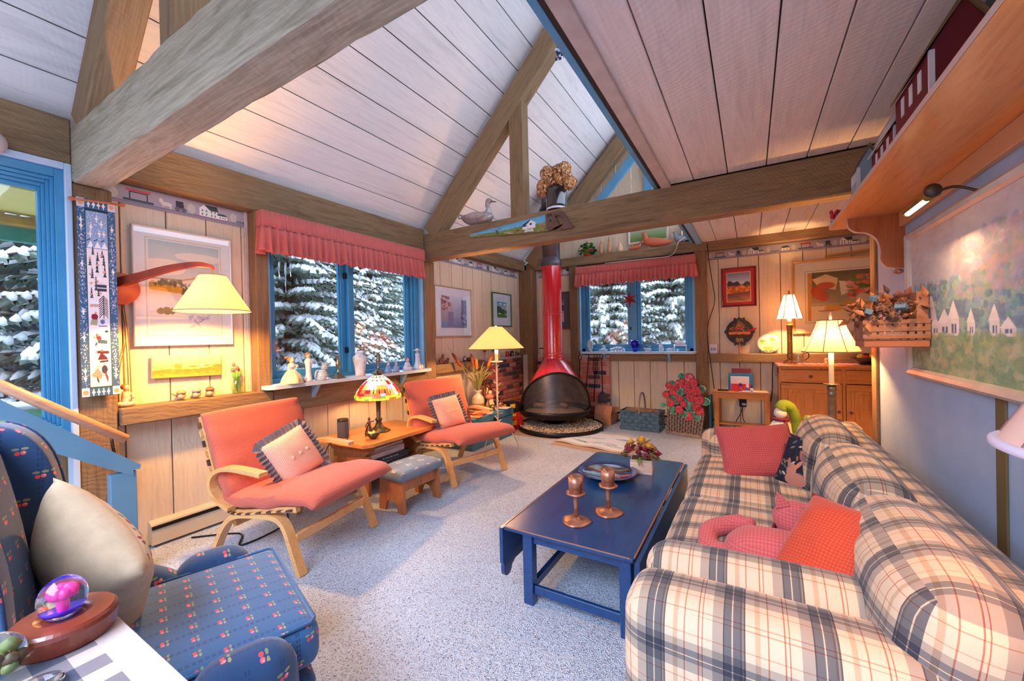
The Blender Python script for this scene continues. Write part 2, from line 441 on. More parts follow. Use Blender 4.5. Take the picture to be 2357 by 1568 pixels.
# ================= the setting =================
PANEL = wood_mat('whitewashed_boards', (212, 190, 160), (230, 208, 178), (220, 198, 168), axis=2, rough=.75, scale=.8, saw=11, bump=.3, rand=.06, fine_=.1)
ROOFB = wood_mat('whitewashed_ceiling', (208, 202, 200), (226, 220, 218), (216, 210, 208), axis=1, rough=.75, scale=.8, saw=11, bump=.3, rand=.07, fine_=.1)
BEAM = wood_mat('rough_sawn_timber', (116, 90, 62), (152, 122, 88), (130, 102, 70), axis=0, rough=.8, saw=13, bump=.6)
BEAMY = wood_mat('rough_sawn_timber_long', (104, 80, 54), (138, 110, 78), (118, 92, 62), axis=1, rough=.8, saw=13, bump=.6)
BEAMZ = wood_mat('rough_sawn_post', (112, 84, 56), (144, 112, 78), (122, 94, 62), axis=2, rough=.8, saw=13, bump=.6)
DARK = mat('dark_joint', (60, 48, 40), .9)
BLUEP = mat('blue_window_paint', (52, 132, 176), .45, col2=(60, 142, 186), vs=3, coat=.2)
BLUEL = mat('pale_blue_paint', (128, 176, 206), .55, col2=(138, 184, 212), vs=3)
TRIMW = mat('pale_trim', (206, 192, 184), .6, col2=(192, 176, 166), vs=9)
# carpet
m, n, b = newmat('berber_carpet'); v = n.co()
vo = n.new('ShaderNodeTexVoronoi'); n.put(vo, 'Vector', v); vo.inputs['Scale'].default_value = 190
spk = n.ramp(n.xyz(vo.outputs['Color'])[0], [(0, srgb((120, 126, 150))), (.16, srgb((186, 198, 214))), (.5, srgb((206, 217, 230))), (.84, srgb((220, 229, 239))), (.93, srgb((178, 166, 160))), (1, srgb((212, 215, 232)))])
big = n.ramp(n.noise(v, 1.6, 4), [(.3, (.86, .86, .88)), (.7, (1, 1, 1))])
n.l.new(n.mix(1, spk, big, 'MULTIPLY'), b.inputs['Base Color']); b.inputs['Roughness'].default_value = 1; b.inputs['Specular IOR Level'].default_value = .1
n.l.new(n.bump(vo.outputs['Distance'], .8, .008), b.inputs['Normal'])
CARPET = m
XR = .84
floor = B().box(-3.9, 1.9, -3.0, 6.62, -.06, 0).o('floor', CARPET); struct(floor)
# walls: a dark backing behind separate boards
wl = B()
wl.box(-3.70, -3.66, .70, 1.84, 0, 2.60).box(-3.70, -3.66, 1.80, 3.82, 0, 1.03).box(-3.70, -3.66, 1.84, 3.82, 2.42, 2.6).box(-3.70, -3.66, 3.82, 6.62, 0, 2.75)
wall_left = wl.o('wall_left', DARK); struct(wall_left)
wall_rear = B().box(-3.70, 1.9, -3.06, -3.0, 0, 6.6).o('wall_rear', PANEL); struct(wall_rear)
wb = B()
wb.box(-3.70, -2.52, 6.62, 6.66, 0, 2.75).box(-2.52, -.64, 6.62, 6.66, 0, 1.1).box(-2.52, -.64, 6.62, 6.66, 2.42, 2.75).box(-.64, 1.95, 6.62, 6.66, 0, 2.75)
wall_back = wb.o('wall_back', DARK); struct(wall_back)
_bd = {}
def board(parent, name, axis, a0, a1, b0, b1, face, th=.022, mt=None):
    """one board of a wall or ceiling: shared bevelled block mesh, stretched to size"""
    mt = mt or PANEL
    if mt.name not in _bd:
        q = B().box(-.5, .5, -.5, .5, -.5, .5).o('board', mt); _bd[mt.name] = q.data; bpy.data.objects.remove(q)
    return parent, name, axis, a0, a1, b0, b1, face, th, mt
def put_board(parent, x0, x1, y0, y1, z0, z1, mt=None, name='board', bev=.003):
    mt = mt or PANEL
    o = B().box(x0, x1, y0, y1, z0, z1, bev)
    c = ((x0+x1)/2, (y0+y1)/2, (z0+z1)/2)
    o.v = [(p[0]-c[0], p[1]-c[1], p[2]-c[2]) for p in o.v]
    ob = o.o(name, mt, parent, c); return ob
G = .0035
def seams(a, b, off=0, pitch=.25):
    s = [a]; k = math.ceil((a-off+.02)/pitch)*pitch+off
    while k < b-.02: s.append(k); k += pitch
    return list(zip(s, s[1:]+[b]))
for y0, y1 in seams(.93, 1.79, -.005): put_board(wall_left, -3.658, -3.62, y0+G, y1-G, 0.01, 2.52)
for y0, y1 in seams(1.79, 3.82, -.005): put_board(wall_left, -3.658, -3.62, y0+G, y1-G, 0.01, .95)
for y0, y1 in seams(3.95, 6.5, -.02): put_board(wall_left, -3.658, -3.62, y0+G, y1-G, 0.01, 2.62)
for x0, x1 in seams(-3.4, -2.5, .13): put_board(wall_back, x0+G, x1-G, 6.58, 6.618, .01, 2.60)
for x0, x1 in seams(-2.6, -.55, -.125): put_board(wall_back, x0+G, x1-G, 6.58, 6.618, .01, 1.04)
for x0, x1 in seams(-.55, 1.9, .11): put_board(wall_back, x0+G, x1-G, 6.58, 6.618, .01, 2.60)
# gable boards above the back plate
for x0, x1 in seams(-3.3, .1, -.13):
    zt = min(6.2, 2.72+1.047*(x1+3.6))
    if x0 < -.75: put_board(wall_back, x0+G, x1-G, 6.66, 6.69, 2.6, max(2.9, zt))
# right wall (painted plaster) and its end post
RWALL = mat('blue_grey_plaster', (166, 190, 224), .62, col2=(176, 198, 230), vs=5, bump=.25, bs=30, bd=.004)
wall_right = B().box(XR, XR+.14, -2.6, 4.06, 0, 2.72).o('wall_right', RWALL); struct(wall_right)
struct(B().box(XR-.02, XR+.16, 4.06, 4.20, 0, 2.40, .006).o('trim_1', BEAMZ))
struct(B().box(XR-.008, XR, 2.28, 2.355, 0, 1.13, .002).o('trim_2', mat('olive_wall_strip', (116, 98, 62), .6)))
struct(B().box(XR-.07, XR, -2.6, 3.79, 2.64, 2.72, .02).o('trim_3', mat('white_blue_moulding', (198, 208, 220), .5)))
# hutch alcove: wall that closes the room on the right beyond the post
struct(B().box(1.9, 1.95, 4.2, 6.66, 0, 2.72).box(XR+.14, 1.95, 4.14, 4.2, 0, 2.72).o('wall_alcove', PANEL))
# left roof slope: long boards side by side up the slope
ceil = B().box(-.01, .01, -.01, .01, 0, .01).o('ceiling', DARK, loc=(-3.6, 0, 2.76)); struct(ceil)
sl = math.atan(1.047); L0 = (-3.72, 2.80-1.047*.12)
back = B().at((L0[0], 2.0, L0[1]), ry=-sl).box(0, 5.6, -5.0, 4.75, .045, .08); back.T = None
back.v = [(p[0]+3.6, p[1], p[2]-2.76) for p in back.v]
back.o('roof_lining', DARK, ceil)
k = 0; s0 = 0; wds = .2655
sstart = (-3.332+3.5)*math.sqrt(1+1.047**2)+.12*math.sqrt(1+1.047**2) - wds
while k < 20:
    a, bb = sstart+k*wds, sstart+(k+1)*wds
    if k == 0: a = 0
    if bb > 5.5: break
    for (y0, y1) in ((-3.0, .84), (.84, 3.87), (3.87, 6.62)):
        q = B().box(-(bb-a)/2+G, (bb-a)/2-G, y0, y1, -.012, .012, .003).o('plank', ROOFB, ceil)
        q.rotation_euler = (0, -sl, 0); c = (a+bb)/2
        q.location = (L0[0]+3.6+cos(sl)*c-sin(sl)*.012, 0, L0[1]-2.76+sin(sl)*c+cos(sl)*.012)
    k += 1
# right roof slope, out of sight above the loft
struct(B().add([(.05, -3, 6.6), (.05, 6.7, 6.6), (2.0, 6.7, 4.6), (2.0, -3, 4.6)], [(0, 1, 2, 3)]).o('roof_far_slope', DARK))
# loft floor seen from below
loft = B().box(-.66, 1.92, -2.6, 6.62, 2.752, 2.80).o('loft_ceiling', DARK); struct(loft)
LOFTB = wood_mat('whitewashed_loft', (218, 204, 196), (236, 224, 216), (224, 212, 204), axis=1, rough=.75, scale=.7, saw=9, bump=.3, rand=.07, fine_=.12)
xs = [-.66, -.40, -.143, .128, .389, .63, .84]
for x0, x1 in zip(xs, xs[1:]): put_board(loft, x0+G, x1-G, -2.6, 3.80, 2.722, 2.75, LOFTB, 'plank')
xs2 = [-.66, -.40, -.143, .128, .389, .63, .89, 1.15, 1.41, 1.67, 1.92]
for x0, x1 in zip(xs2, xs2[1:]): put_board(loft, x0+G, x1-G, 3.96, 6.46, 2.722, 2.75, LOFTB, 'plank')
BLUEF = mat('blue_fascia_paint', (84, 150, 188), .5, col2=(96, 160, 196), vs=4)
put_board(loft, -.735, -.70, -2.6, 6.5, 2.715, 2.81, BLUEF, 'fascia_board')
put_board(loft, -.665, -.585, -2.6, 3.8, 2.698, 2.722, TRIMW, 'edge_moulding')
put_board(loft, -.665, -.585, 3.97, 6.46, 2.698, 2.722, BLUEL, 'edge_moulding')
put_board(loft, -.70, -.668, -2.6, 6.46, 2.722, 2.80, DARK, 'shadow_gap')
# ---- timber frame ----
def beam(name, x0, x1, y0, y1, z0, z1, label, mt=BEAM, wob=.003, seed=1):
    b = B().box(x0, x1, y0, y1, z0, z1, .008)
    c = ((x0+x1)/2, (y0+y1)/2, (z0+z1)/2); b.v = [(p[0]-c[0], p[1]-c[1], p[2]-c[2]) for p in b.v]
    return struct(b.o(name, mt, None, c), label, 'beam')
def rough_beam(name, x0, x1, y0, y1, z0, z1, label, seed=0, amp=.006):
    """long hewn timber with slightly uneven arrises, along x"""
    n = 60; b = B(); rd = random.Random(seed); V = []
    c = ((x0+x1)/2, (y0+y1)/2, (z0+z1)/2)
    def j(i, k): return amp*mnoise.noise(Vector((i*.35, k*7.3, seed)))
    ring = [(y0, z0), (y0, z1), (y1, z1), (y1, z0)]; cs = []
    for (y, z) in ring:
        sy, sz = (1 if y == y0 else -1), (1 if z == z0 else -1); cs.append((y, z, sy, sz))
    for i in range(n+1):
        x = x0+(x1-x0)*i/n
        for k, (y, z, sy, sz) in enumerate(cs):
            e = .008
            pa = (y+sy*(e+abs(j(i, k))), z+j(i, k+4)*.5); pb = (y+j(i, k+8)*.5, z+sz*(e+abs(j(i, k+12))))
            if k % 2 == 0: pa, pb = pa, pb
            V += [(x-c[0], (pb if k in (0, 2) else pa)[0]-c[1], (pb if k in (0, 2) else pa)[1]-c[2]), (x-c[0], (pa if k in (0, 2) else pb)[0]-c[1], (pa if k in (0, 2) else pb)[1]-c[2])]
    # order the ring so it winds properly
    V2 = []
    for i in range(n+1):
        r = V[i*8:i*8+8]; cy = sum(p[1] for p in r)/8; cz = sum(p[2] for p in r)/8
        V2 += sorted(r, key=lambda p: math.atan2(p[2]-cz, p[1]-cy))
    F = [(i*8+k, i*8+(k+1) % 8, (i+1)*8+(k+1) % 8, (i+1)*8+k) for i in range(n) for k in range(8)]
    F += [tuple(range(8))[::-1], tuple(n*8+k for k in range(8))]
    b.add(V2, F); return struct(b.o(name, BEAM, None, c), label, 'beam')
PALE = wood_mat('pale_rough_timber', (138, 124, 98), (178, 164, 142), (156, 140, 114), axis=0, rough=.85, saw=13, bump=.7)  # paler tone, used on the near tie beam alone
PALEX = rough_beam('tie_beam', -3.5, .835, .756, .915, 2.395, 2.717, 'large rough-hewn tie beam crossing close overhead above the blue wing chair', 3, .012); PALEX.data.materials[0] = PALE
rough_beam('tie_beam', -3.5, XR-.0, 3.80, 3.96, 2.395, 2.715, 'hewn tie beam carrying the painted saw, duck and black vase', 5)
def sloped(name, x0, z0, x1, z1, y0, y1, h, label, mt=BEAM):
    """rafter: upper edge from (x0,z0) to (x1,z1), h deep below it"""
    l = math.hypot(x1-x0, z1-z0); a = math.atan2(z1-z0, x1-x0)
    b = B().box(0, l, y0, y1, -h, 0, .008)
    return struct(b.o(name, mt, None, (x0, 0, z0), rot=(0, -a, 0)), label, 'beam')
K = 1.047
for (y0, y1, lb) in ((.756, .915, 'rafter rising from the near end of the overhead tie beam at the stair window'), (3.80, 3.96, 'rafter rising from the left end of the middle tie beam beside the duck'), (6.42, 6.58, 'rafter against the far gable behind the black chimney top')):
    sloped('rafter', -3.5, 2.80, -.5, 2.80+K*3.0, y0, y1, .235, lb)
for (y0, y1, lb) in ((.756, .915, 'short upright strut on the overhead tie beam'), (3.80, 3.96, 'upright strut between the middle tie beam and its rafter')):
    yy = (y0, y0+.09)
    struct(B().prism([(-2.235, 2.71), (-2.075, 2.71), (-2.075, 3.96), (-2.235, 3.80)], y0+.01, y1-.01).o('strut', BEAMZ), lb, 'beam')
# plates on top of the walls
beam('wall_plate', -3.68, -3.5, .92, 3.80, 2.50, 2.775, 'wall plate over the left wall picture and the large left window', BEAMY)
beam('wall_plate', -3.68, -3.5, 3.96, 6.42, 2.595, 2.775, 'wall plate above the wallpaper border left of the red chimney', BEAMY)
beam('wall_plate', -3.68, -3.5, -2.9, .756, 2.50, 2.775, 'wall plate over the stair window', BEAMY)
beam('wall_plate', -3.5, 1.9, 6.46, 6.62, 2.60, 2.745, 'wall plate along the far wall carrying carved birds and a potted plant')
# posts
beam('post', -3.68, -3.5, .75, .93, 0, 2.395, 'post behind the hanging winter banner', BEAMZ)
beam('post', -3.68, -3.5, 1.79, 1.895, 0, 2.50, 'post between the large snow picture and the left window', BEAMZ)
beam('post', -3.68, -3.5, 3.80, 3.98, 0, 2.395, 'post under the middle tie beam right of the left window', BEAMZ)
beam('post', -3.64, -3.34, 6.36, 6.58, 0, 2.60, 'corner post behind the red chimney', BEAMZ)
beam('post', -2.67, -2.52, 6.47, 6.60, 0, 2.60, 'post at the left side of the far window', BEAMZ)
beam('post', -.70, -.54, 6.47, 6.60, 0, 2.60, 'post at the right side of the far window', BEAMZ)
# ledges
beam('ledge', -3.62, -3.482, .935, 1.90, .885, 1.0, 'timber ledge under the snow picture, warm under the lamp', BEAMY)
beam('ledge', -3.62, -3.49, 1.902, 3.795, .80, 1.013, 'timber rail under the left window shelf', BEAMY)
beam('ledge', -3.62, -3.5, 3.98, 5.1, .95, 1.07, 'timber ledge with small animals left of the brick surround', BEAMY)
beam('ledge', -2.0, -.70, 6.48, 6.58, .99, 1.11, 'timber rail under the far window shelf')
beam('ledge', -.54, 1.9, 6.46, 6.58, .985, 1.105, 'timber ledge behind the pine sideboard')
# ---- wallpaper border with a village frieze ----
def frieze(nx, length):
    ny = 34; per = 1.12; rep = length/per; c = Cv(nx, ny, (172, 162, 168))
    def U(x): return x/length
    c.rect(0, 0, 1, .13, (150, 142, 156)); c.rect(0, .13, 1, .16, (96, 90, 106)); c.rect(0, .95, 1, 1, (100, 96, 110))
    W, H = length, .13
    def tree(x, s=1): c.ell(U(x), .47, U(.026*s), .26, (198, 194, 176)); c.poly([(U(x-.026*s), .45), (U(x), .8), (U(x+.026*s), .45)], (198, 194, 176))
    k = 0; x = -.1
    while x < length+.2:
        # small house
        c.poly([(U(x), .2), (U(x), .5), (U(x+.085), .5), (U(x+.085), .2)], (238, 234, 226)); c.poly([(U(x-.008), .5), (U(x+.016), .72), (U(x+.07), .72), (U(x+.094), .5)], (58, 70, 66))
        for q in (.02, .055): c.rect(U(x+q), .32, U(x+q+.013), .42, (90, 90, 90))
        c.rect(U(x-.02), .2, U(x+.11), .225, (60, 66, 66)); tree(x+.135)
        # covered bridge / well
        c.rect(U(x+.2), .72, U(x+.33), .84, (204, 92, 88)); c.rect(U(x+.215), .3, U(x+.222), .72, (58, 74, 74)); c.rect(U(x+.308), .3, U(x+.315), .72, (58, 74, 74)); c.rect(U(x+.185), .2, U(x+.345), .32, (70, 82, 84)); c.rect(U(x+.215), .64, U(x+.315), .70, (58, 74, 74))
        # horse and buggy
        c.ell(U(x+.42), .42, U(.032), .11, (226, 216, 200)); c.ell(U(x+.388), .56, U(.012), .13, (226, 216, 200)); c.rect(U(x+.396), .2, U(x+.402), .4, (226, 216, 200)); c.rect(U(x+.44), .2, U(x+.446), .4, (226, 216, 200))
        c.poly([(U(x+.475), .36), (U(x+.475), .74), (U(x+.52), .74), (U(x+.525), .36)], (56, 62, 68)); c.ell(U(x+.483), .28, U(.018), .12, (104, 100, 108)); c.ell(U(x+.522), .28, U(.018), .12, (104, 100, 108)); tree(x+.57)
        # big farmhouse
        a = x+.62; c.rect(U(a), .2, U(a+.12), .62, (240, 236, 228)); c.poly([(U(a-.005), .6), (U(a+.032), .88), (U(a+.07), .6)], (240, 236, 228)); c.poly([(U(a+.035), .9), (U(a+.12), .9), (U(a+.128), .6), (U(a+.07), .6)], (58, 70, 66))
        c.rect(U(a+.12), .2, U(a+.19), .4, (240, 236, 228)); c.poly([(U(a+.12), .4), (U(a+.125), .54), (U(a+.17), .54), (U(a+.195), .4)], (58, 70, 66)); c.rect(U(a-.03), .17, U(a+.2), .205, (200, 100, 96))
        for q in (.015, .042, .078, .1): c.rect(U(a+q), .46, U(a+q+.01), .58, (80, 84, 88)); c.rect(U(a+q), .26, U(a+q+.01), .38, (80, 84, 88))
        for q in (.135, .155, .172): c.rect(U(a+q), .26, U(a+q+.009), .34, (80, 84, 88))
        tree(a+.235); c.rect(U(a+.26), .3, U(a+.36), .325, (70, 76, 80)); c.rect(U(a+.26), .22, U(a+.36), .245, (70, 76, 80))
        for q in range(5): c.rect(U(a+.26+q*.024), .2, U(a+.265+q*.024), .36, (70, 76, 80))
        x += per*.9
    return c
PR = attr_mat('printed_paper', .75)
def border(parent, length, loc, rz, h=.13):
    o = print_mesh('wallpaper_border', frieze(int(length*260), length), length, h, PR, None, loc, (0, 0, rz)); o['kind'] = 'structure'; return o
border(None, .86, (-3.612, 1.36, 2.43), LW)
border(None, 2.40, (-3.612, 5.18, 2.53), LW)
border(None, .70, (-2.99, 6.574, 2.53), BW)
border(None, 2.42, (.68, 6.574, 2.53), BW)
border(None, 3.0, (XR-.003, 1.4, 2.575), RW)
# corner beads beside the posts
for i, (a, bq) in enumerate((((-3.62, -3.60, 1.765, 1.79), 2.5), ((-3.62, -3.60, 6.33, 6.36), 2.6), ((-3.34, -3.31, 6.55, 6.58), 2.6))):
    struct(B().box(*a, .3, bq, .004).o('trim_%d' % (4+i), TRIMW))
# ---- windows ----
WG = glass_mat('window_glass', (.97, .99, 1.0), .05)
GREENP = mat('green_outside_paint', (70, 170, 150), .6)
def window(name, loc, rz, W, H, panes, mull, x_glass=.16, jamb=.05, label=None):
    """window unit in the XZ plane, room side -y; W x H opening, origin bottom centre"""
    t = thing(name, label, None, loc, rz, kind='structure')
    f = B(); d = x_glass
    f.box(-W/2-.02, -W/2+.012, 0, d+.05, 0, H).box(W/2-.012, W/2+.02, 0, d+.05, 0, H).box(-W/2-.02, W/2+.02, 0, d+.05, H-.012, H+.02).box(-W/2-.02, W/2+.02, 0, d+.05, -.02, .012)
    f.o('window_reveal', BLUEL, t)
    s = B(); x = -W/2+.012
    return t
def sash(parent, x0, x1, z0, z1, y, fr=.05, th=.04, step=True):
    s = B(); s.box(x0, x0+fr, y, y+th, z0, z1, .004).box(x1-fr, x1, y, y+th, z0, z1, .004).box(x0+fr, x1-fr, y, y+th, z1-fr, z1, .004).box(x0+fr, x1-fr, y, y+th, z0, z0+fr, .004)
    if step:
        q = .014
        s.box(x0+fr, x0+fr+q, y+.012, y+th, z0+fr, z1-fr).box(x1-fr-q, x1-fr, y+.012, y+th, z0+fr, z1-fr).box(x0+fr+q, x1-fr-q, y+.012, y+th, z1-fr-q, z1-fr).box(x0+fr+q, x1-fr-q, y+.012, y+th, z0+fr, z0+fr+q)
    s.o('sash', BLUEP, parent)
    B().box(x0+fr*.6, x1-fr*.6, y+th*.55, y+th*.55+.004, z0+fr*.6, z1-fr*.6).o('pane', WG, parent)
# left window (local x -> world +y)
w1 = thing('window_1', None, None, (-3.5, 2.85, 1.03), LW, kind='structure')
B().box(-.955, -.93, .03, .22, 0, 1.42, .003).box(.93, .955, .03, .22, 0, 1.42, .003).box(-.955, .955, .03, .22, 1.42, 1.46, .003).o('window_reveal', BLUEL, w1)
B().box(-.93, -.90, .1, .2, 0, 1.42, .004).box(.86, .93, .1, .2, 0, 1.42, .004).box(.83, .86, .12, .2, .03, 1.39, .004).box(-.90, .86, .1, .2, 1.36, 1.42, .004).box(-.93, .93, .1, .2, -.02, .055, .004).box(-.11, -.045, .08, .2, .05, 1.36, .004).o('window_frame', BLUEP, w1)
sash(w1, -.90, -.11, .05, 1.38, .135, .055, .04); sash(w1, -.045, .83, .05, 1.38, .155, .05, .04)
B().box(-.135, -.112, .10, .135, .25, .31, .004).box(-.135, -.112, .10, .135, 1.02, 1.08, .004).o('latch', mat('black_metal', (30, 30, 34), .4, .6), w1)
# far window
w2 = thing('window_2', None, None, (-1.59, 6.5, 1.13), 0, kind='structure')
B().box(-.93, -.90, .0, .19, 0, 1.34, .003).box(.86, .89, .0, .19, 0, 1.34, .003).box(-.93, .89, .0, .19, 1.34, 1.40, .003).o('window_reveal', BLUEL, w2)
B().box(-.90, -.84, .07, .17, 0, 1.34, .004).box(.80, .86, .07, .17, 0, 1.34, .004).box(-.84, .80, .07, .17, 1.28, 1.34, .004).box(-.90, .86, .07, .17, -.02, .055, .004).box(-.06, .02, .06, .17, .05, 1.30, .004).o('window_frame', BLUEP, w2)
sash(w2, -.84, -.06, .05, 1.30, .10, .055, .04); sash(w2, .02, .80, .05, 1.30, .11, .05, .04)
B().box(-.085, -.06, .06, .10, .35, .40, .003).o('latch', MATS['black_metal'], w2)
# stair window at the far left
w0 = thing('window_3', None, None, (-3.5, 0, 0), LW, kind='structure')
B().box(.722, .752, -.01, .10, 0, 2.50, .004).box(-1.9, .722, -.01, .10, 2.462, 2.50, .004).o('casing', mat('pale_blue_grey_casing', (186, 204, 224), .6, bump=.4, bs=50), w0)
f = B()
for k, (a, d) in enumerate(((.722, .015), (.685, .035), (.670, .05), (.655, .065), (.64, .08))):
    w_ = (.037, .015, .015, .015, .012)[k]; e = .722-a; zt = 2.462-e*1.35; zb = .90+e
    f.box(a-w_, a, d, .13, zb, zt, .002).box(-1.9, a-w_, d, .13, zt-w_*1.35, zt, .002).box(-1.9, a-w_, d, .13, zb, zb+w_, .002)
f.o('window_frame', BLUEP, w0)
B().box(-1.9, .63, .105, .109, .98, 2.36).o('pane', WG, w0)
struct(B().box(-3.70, -3.66, -2.9, .70, 0, .93).o('wall_left_stair', DARK))
for y0, y1 in seams(-2.9, .75, 0): put_board(wall_left, -3.658, -3.62, y0+G, y1-G, 0.01, .90, BEAMZ)
# outside: soffit, fascia and deck rail seen through the stair window
ext = thing('eaves_outside', None, None, (0, 0, 0), kind='structure')
B().box(-4.5, -3.76, -3, 1.1, 2.36, 2.40).o('soffit', mat('yellow_soffit', (244, 224, 130), .7, col2=(236, 214, 120), vs=3), ext)
B().box(-4.56, -4.44, -3, 1.1, 2.28, 2.34).o('gutter_board', mat('ochre_board', (214, 170, 70), .8, col2=(150, 128, 80), vs=5), ext)
B().box(-4.62, -4.56, -3, 1.1, 2.18, 2.30).o('fascia_board', GREENP, ext)
rl = tag(thing('deck_rail', 'green painted deck rail with snow on top outside the windows', 'railing', (-4.75, 1.5, .55)), kind=None)
B().box(-.05, .05, -4.5, 4.0, .28, .38, .01).o('top_rail', mat('green_rail_paint', (92, 168, 128), .6), rl)
B().box(-.06, .06, -4.5, 4.0, .38, .45, .03).o('snow_cap', mat('snow', (240, 245, 252), .8, bump=.3, bs=8, bd=.05), rl)
for q in range(7): B().box(-.04, .04, -4.2+q*1.35, -4.12+q*1.35, -1.2, .28).o('baluster_post', MATS['green_rail_paint'], rl)
# window shelves
SH = mat('pale_sill_paint', (190, 204, 214), .5)
def sill(name, loc, rz, W, d, label):
    t = thing(name, None, None, loc, rz, kind='structure')
    r = .07; pts = [(-W/2, 0), (-W/2, -d+r)]+[(-W/2+r-r*cos(a), -d+r-r*sin(a)) for a in [PI/2*i/6 for i in range(7)]]+[(W/2-r+r*sin(a), -d+r-r*cos(a)) for a in [PI/2*i/6 for i in range(7)]]+[(W/2, 0)]
    B().prism(pts, -.032, 0, 'z').o('shelf_board', SH, t)
    for x in (-W*.22-.1, W*.22+.12): B().prism([(0, -.03), (-.1, -.03), (0, -.17)], x-.018, x+.018, 'x').o('bracket', BLUEL, t)
    return t
s1 = sill('window_shelf', (-3.5, 2.80, 1.045), LW, 1.98, .12, ''); B().box(-.93, .98, 0, .14, -.03, 0).o('inner_sill', SH, s1)
s2 = sill('window_shelf', (-1.58, 6.5, 1.135), 0, 1.79, .14, ''); B().box(-.9, .88, 0, .12, -.03, 0).o('inner_sill', SH, s2)
# baseboard heaters
def heater(loc, rz, L):
    t = thing('baseboard_heater', None, 'heater', loc, rz, kind='structure')
    B().prism([(0, .02), (-.055, .02), (-.055, .125), (-.04, .16), (0, .18)], -L/2, L/2, 'x').o('cover', mat('beige_metal', (206, 190, 164), .5, .1), t)
    B().box(-L/2, L/2, -.062, -.05, .128, .15).o('vent_slot', MATS['black_metal'], t)
    return t
heater((-3.62, 1.95, 0), LW, 1.7); heater((-1.35, 6.58, 0), 0, 1.9)
# ---- brick surround in the corner ----
MORT = mat('mortar', (194, 178, 166), .9, bump=.4, bs=80)
bricks = [mat('brick_%s' % nme, c, .85, col2=c2, vs=14, bump=.5, bs=70, rand=1) for nme, c, c2 in (('red', (184, 96, 76), (202, 118, 96)), ('orange', (206, 106, 78), (216, 124, 94)), ('pink', (212, 152, 138), (200, 130, 116)), ('dark', (96, 60, 56), (120, 72, 66)), ('charcoal', (58, 56, 64), (78, 70, 76)))]
rb = random.Random(4)
def bricks_on(name, loc, rz, W, H, label):
    t = thing(name, None, None, loc, rz, kind='structure')
    B().box(0, W, 0, .06, 0, H).o('mortar_bed', MORT, t)
    meshes = {}
    def bm(wd, k):
        if (wd, k) not in meshes:
            q = B().box(-wd/2, wd/2, -.016, .02, -.031, .031, .005).o('brick', bricks[k]); meshes[wd, k] = q.data; bpy.data.objects.remove(q)
        return meshes[wd, k]
    row = 0; z = .04
    while z+.03 < H:
        x = 0 if row % 2 == 0 else -.105
        while x < W-.02:
            a, e = max(x, 0), min(x+.2, W)
            wd = round(e-a, 3)
            if wd > .03:
                k = rb.choices([0, 1, 2, 3, 4], [5, 3, 4, 3.4, 1.1])[0]
                o = bpy.data.objects.new('brick', bm(wd, k)); S.collection.objects.link(o); o.parent = t
                o.location = ((a+e)/2, -.002+rb.uniform(-.003, .003), z)
            x += .212
        z += .0745; row += 1
    return t
bricks_on('brick_surround', (-3.57, 5.06, 0), LW, 1.28, 1.085, '')
bricks_on('brick_surround', (-3.32, 6.50, 0), 0, 1.32, 1.085, '')
struct(B().box(-3.53, -3.45, 6.34, 6.37, 0, 1.09).o('trim_8', TRIMW))
# plywood floor patch behind the hearth and outlet
struct(B().box(-3.5, -1.9, 4.98, 6.5, 0, .004).o('hearth_floor', mat('tan_floor', (178, 150, 124), .9, col2=(160, 134, 110), vs=9)))
# window shelf brace triangle of blue boards in the far gable
struct(sloped('gable_board', -2.35, 3.42, -.9, 3.42+K*1.45, 6.40, 6.44, .14, 'blue board under the far gable rafter', BLUEF))
struct(B().box(-1.42, -1.30, 6.60, 6.64, 3.35, 4.3).o('gable_post', BLUEF))
# ---- outdoors ----
outg = struct(B().box(-40, 30, -20, 45, -1.4, -1.2).o('snowy_ground', MATS['snow']))
m, n, b = newmat('snowy_forest_hillside'); v = n.co()
f1 = n.noise(n.mp(v, (1, 1, .6)), 1.3, 8, .72, 1.2); cc = n.ramp(f1, [(.34, srgb((60, 72, 62))), (.48, srgb((104, 118, 106))), (.60, srgb((140, 152, 146))), (.68, srgb((206, 212, 216))), (.8, srgb((240, 243, 246)))])
n.l.new(cc, b.inputs['Base Color']); b.inputs['Roughness'].default_value = 1; b.inputs['Specular IOR Level'].default_value = 0
HILL = m
def hill(x, y, lo, hi, rz, L):
    b = B(); b.grid(lambda u, v: ((u-.5)*L, 1.6*mnoise.noise(Vector((u*L*.35, v*5, 3)))+v*3.0, lo+(hi-lo)*v+.8*mnoise.noise(Vector((u*L*.8, 9, 1)))*v), 60, 16); return b.o('forest_hillside', HILL, None, (x, y, 0), rz)
struct(hill(-15, 5, -1.3, 13, LW, 50)); struct(hill(-2, 20, -1.3, 13, 0, 50))
NEED = mat('fir_needles', (120, 138, 122), .9, col2=(152, 168, 150), vs=6); SNOWB = mat('branch_snow', (244, 248, 255), .8); BARK = mat('bark', (96, 84, 76), .9)
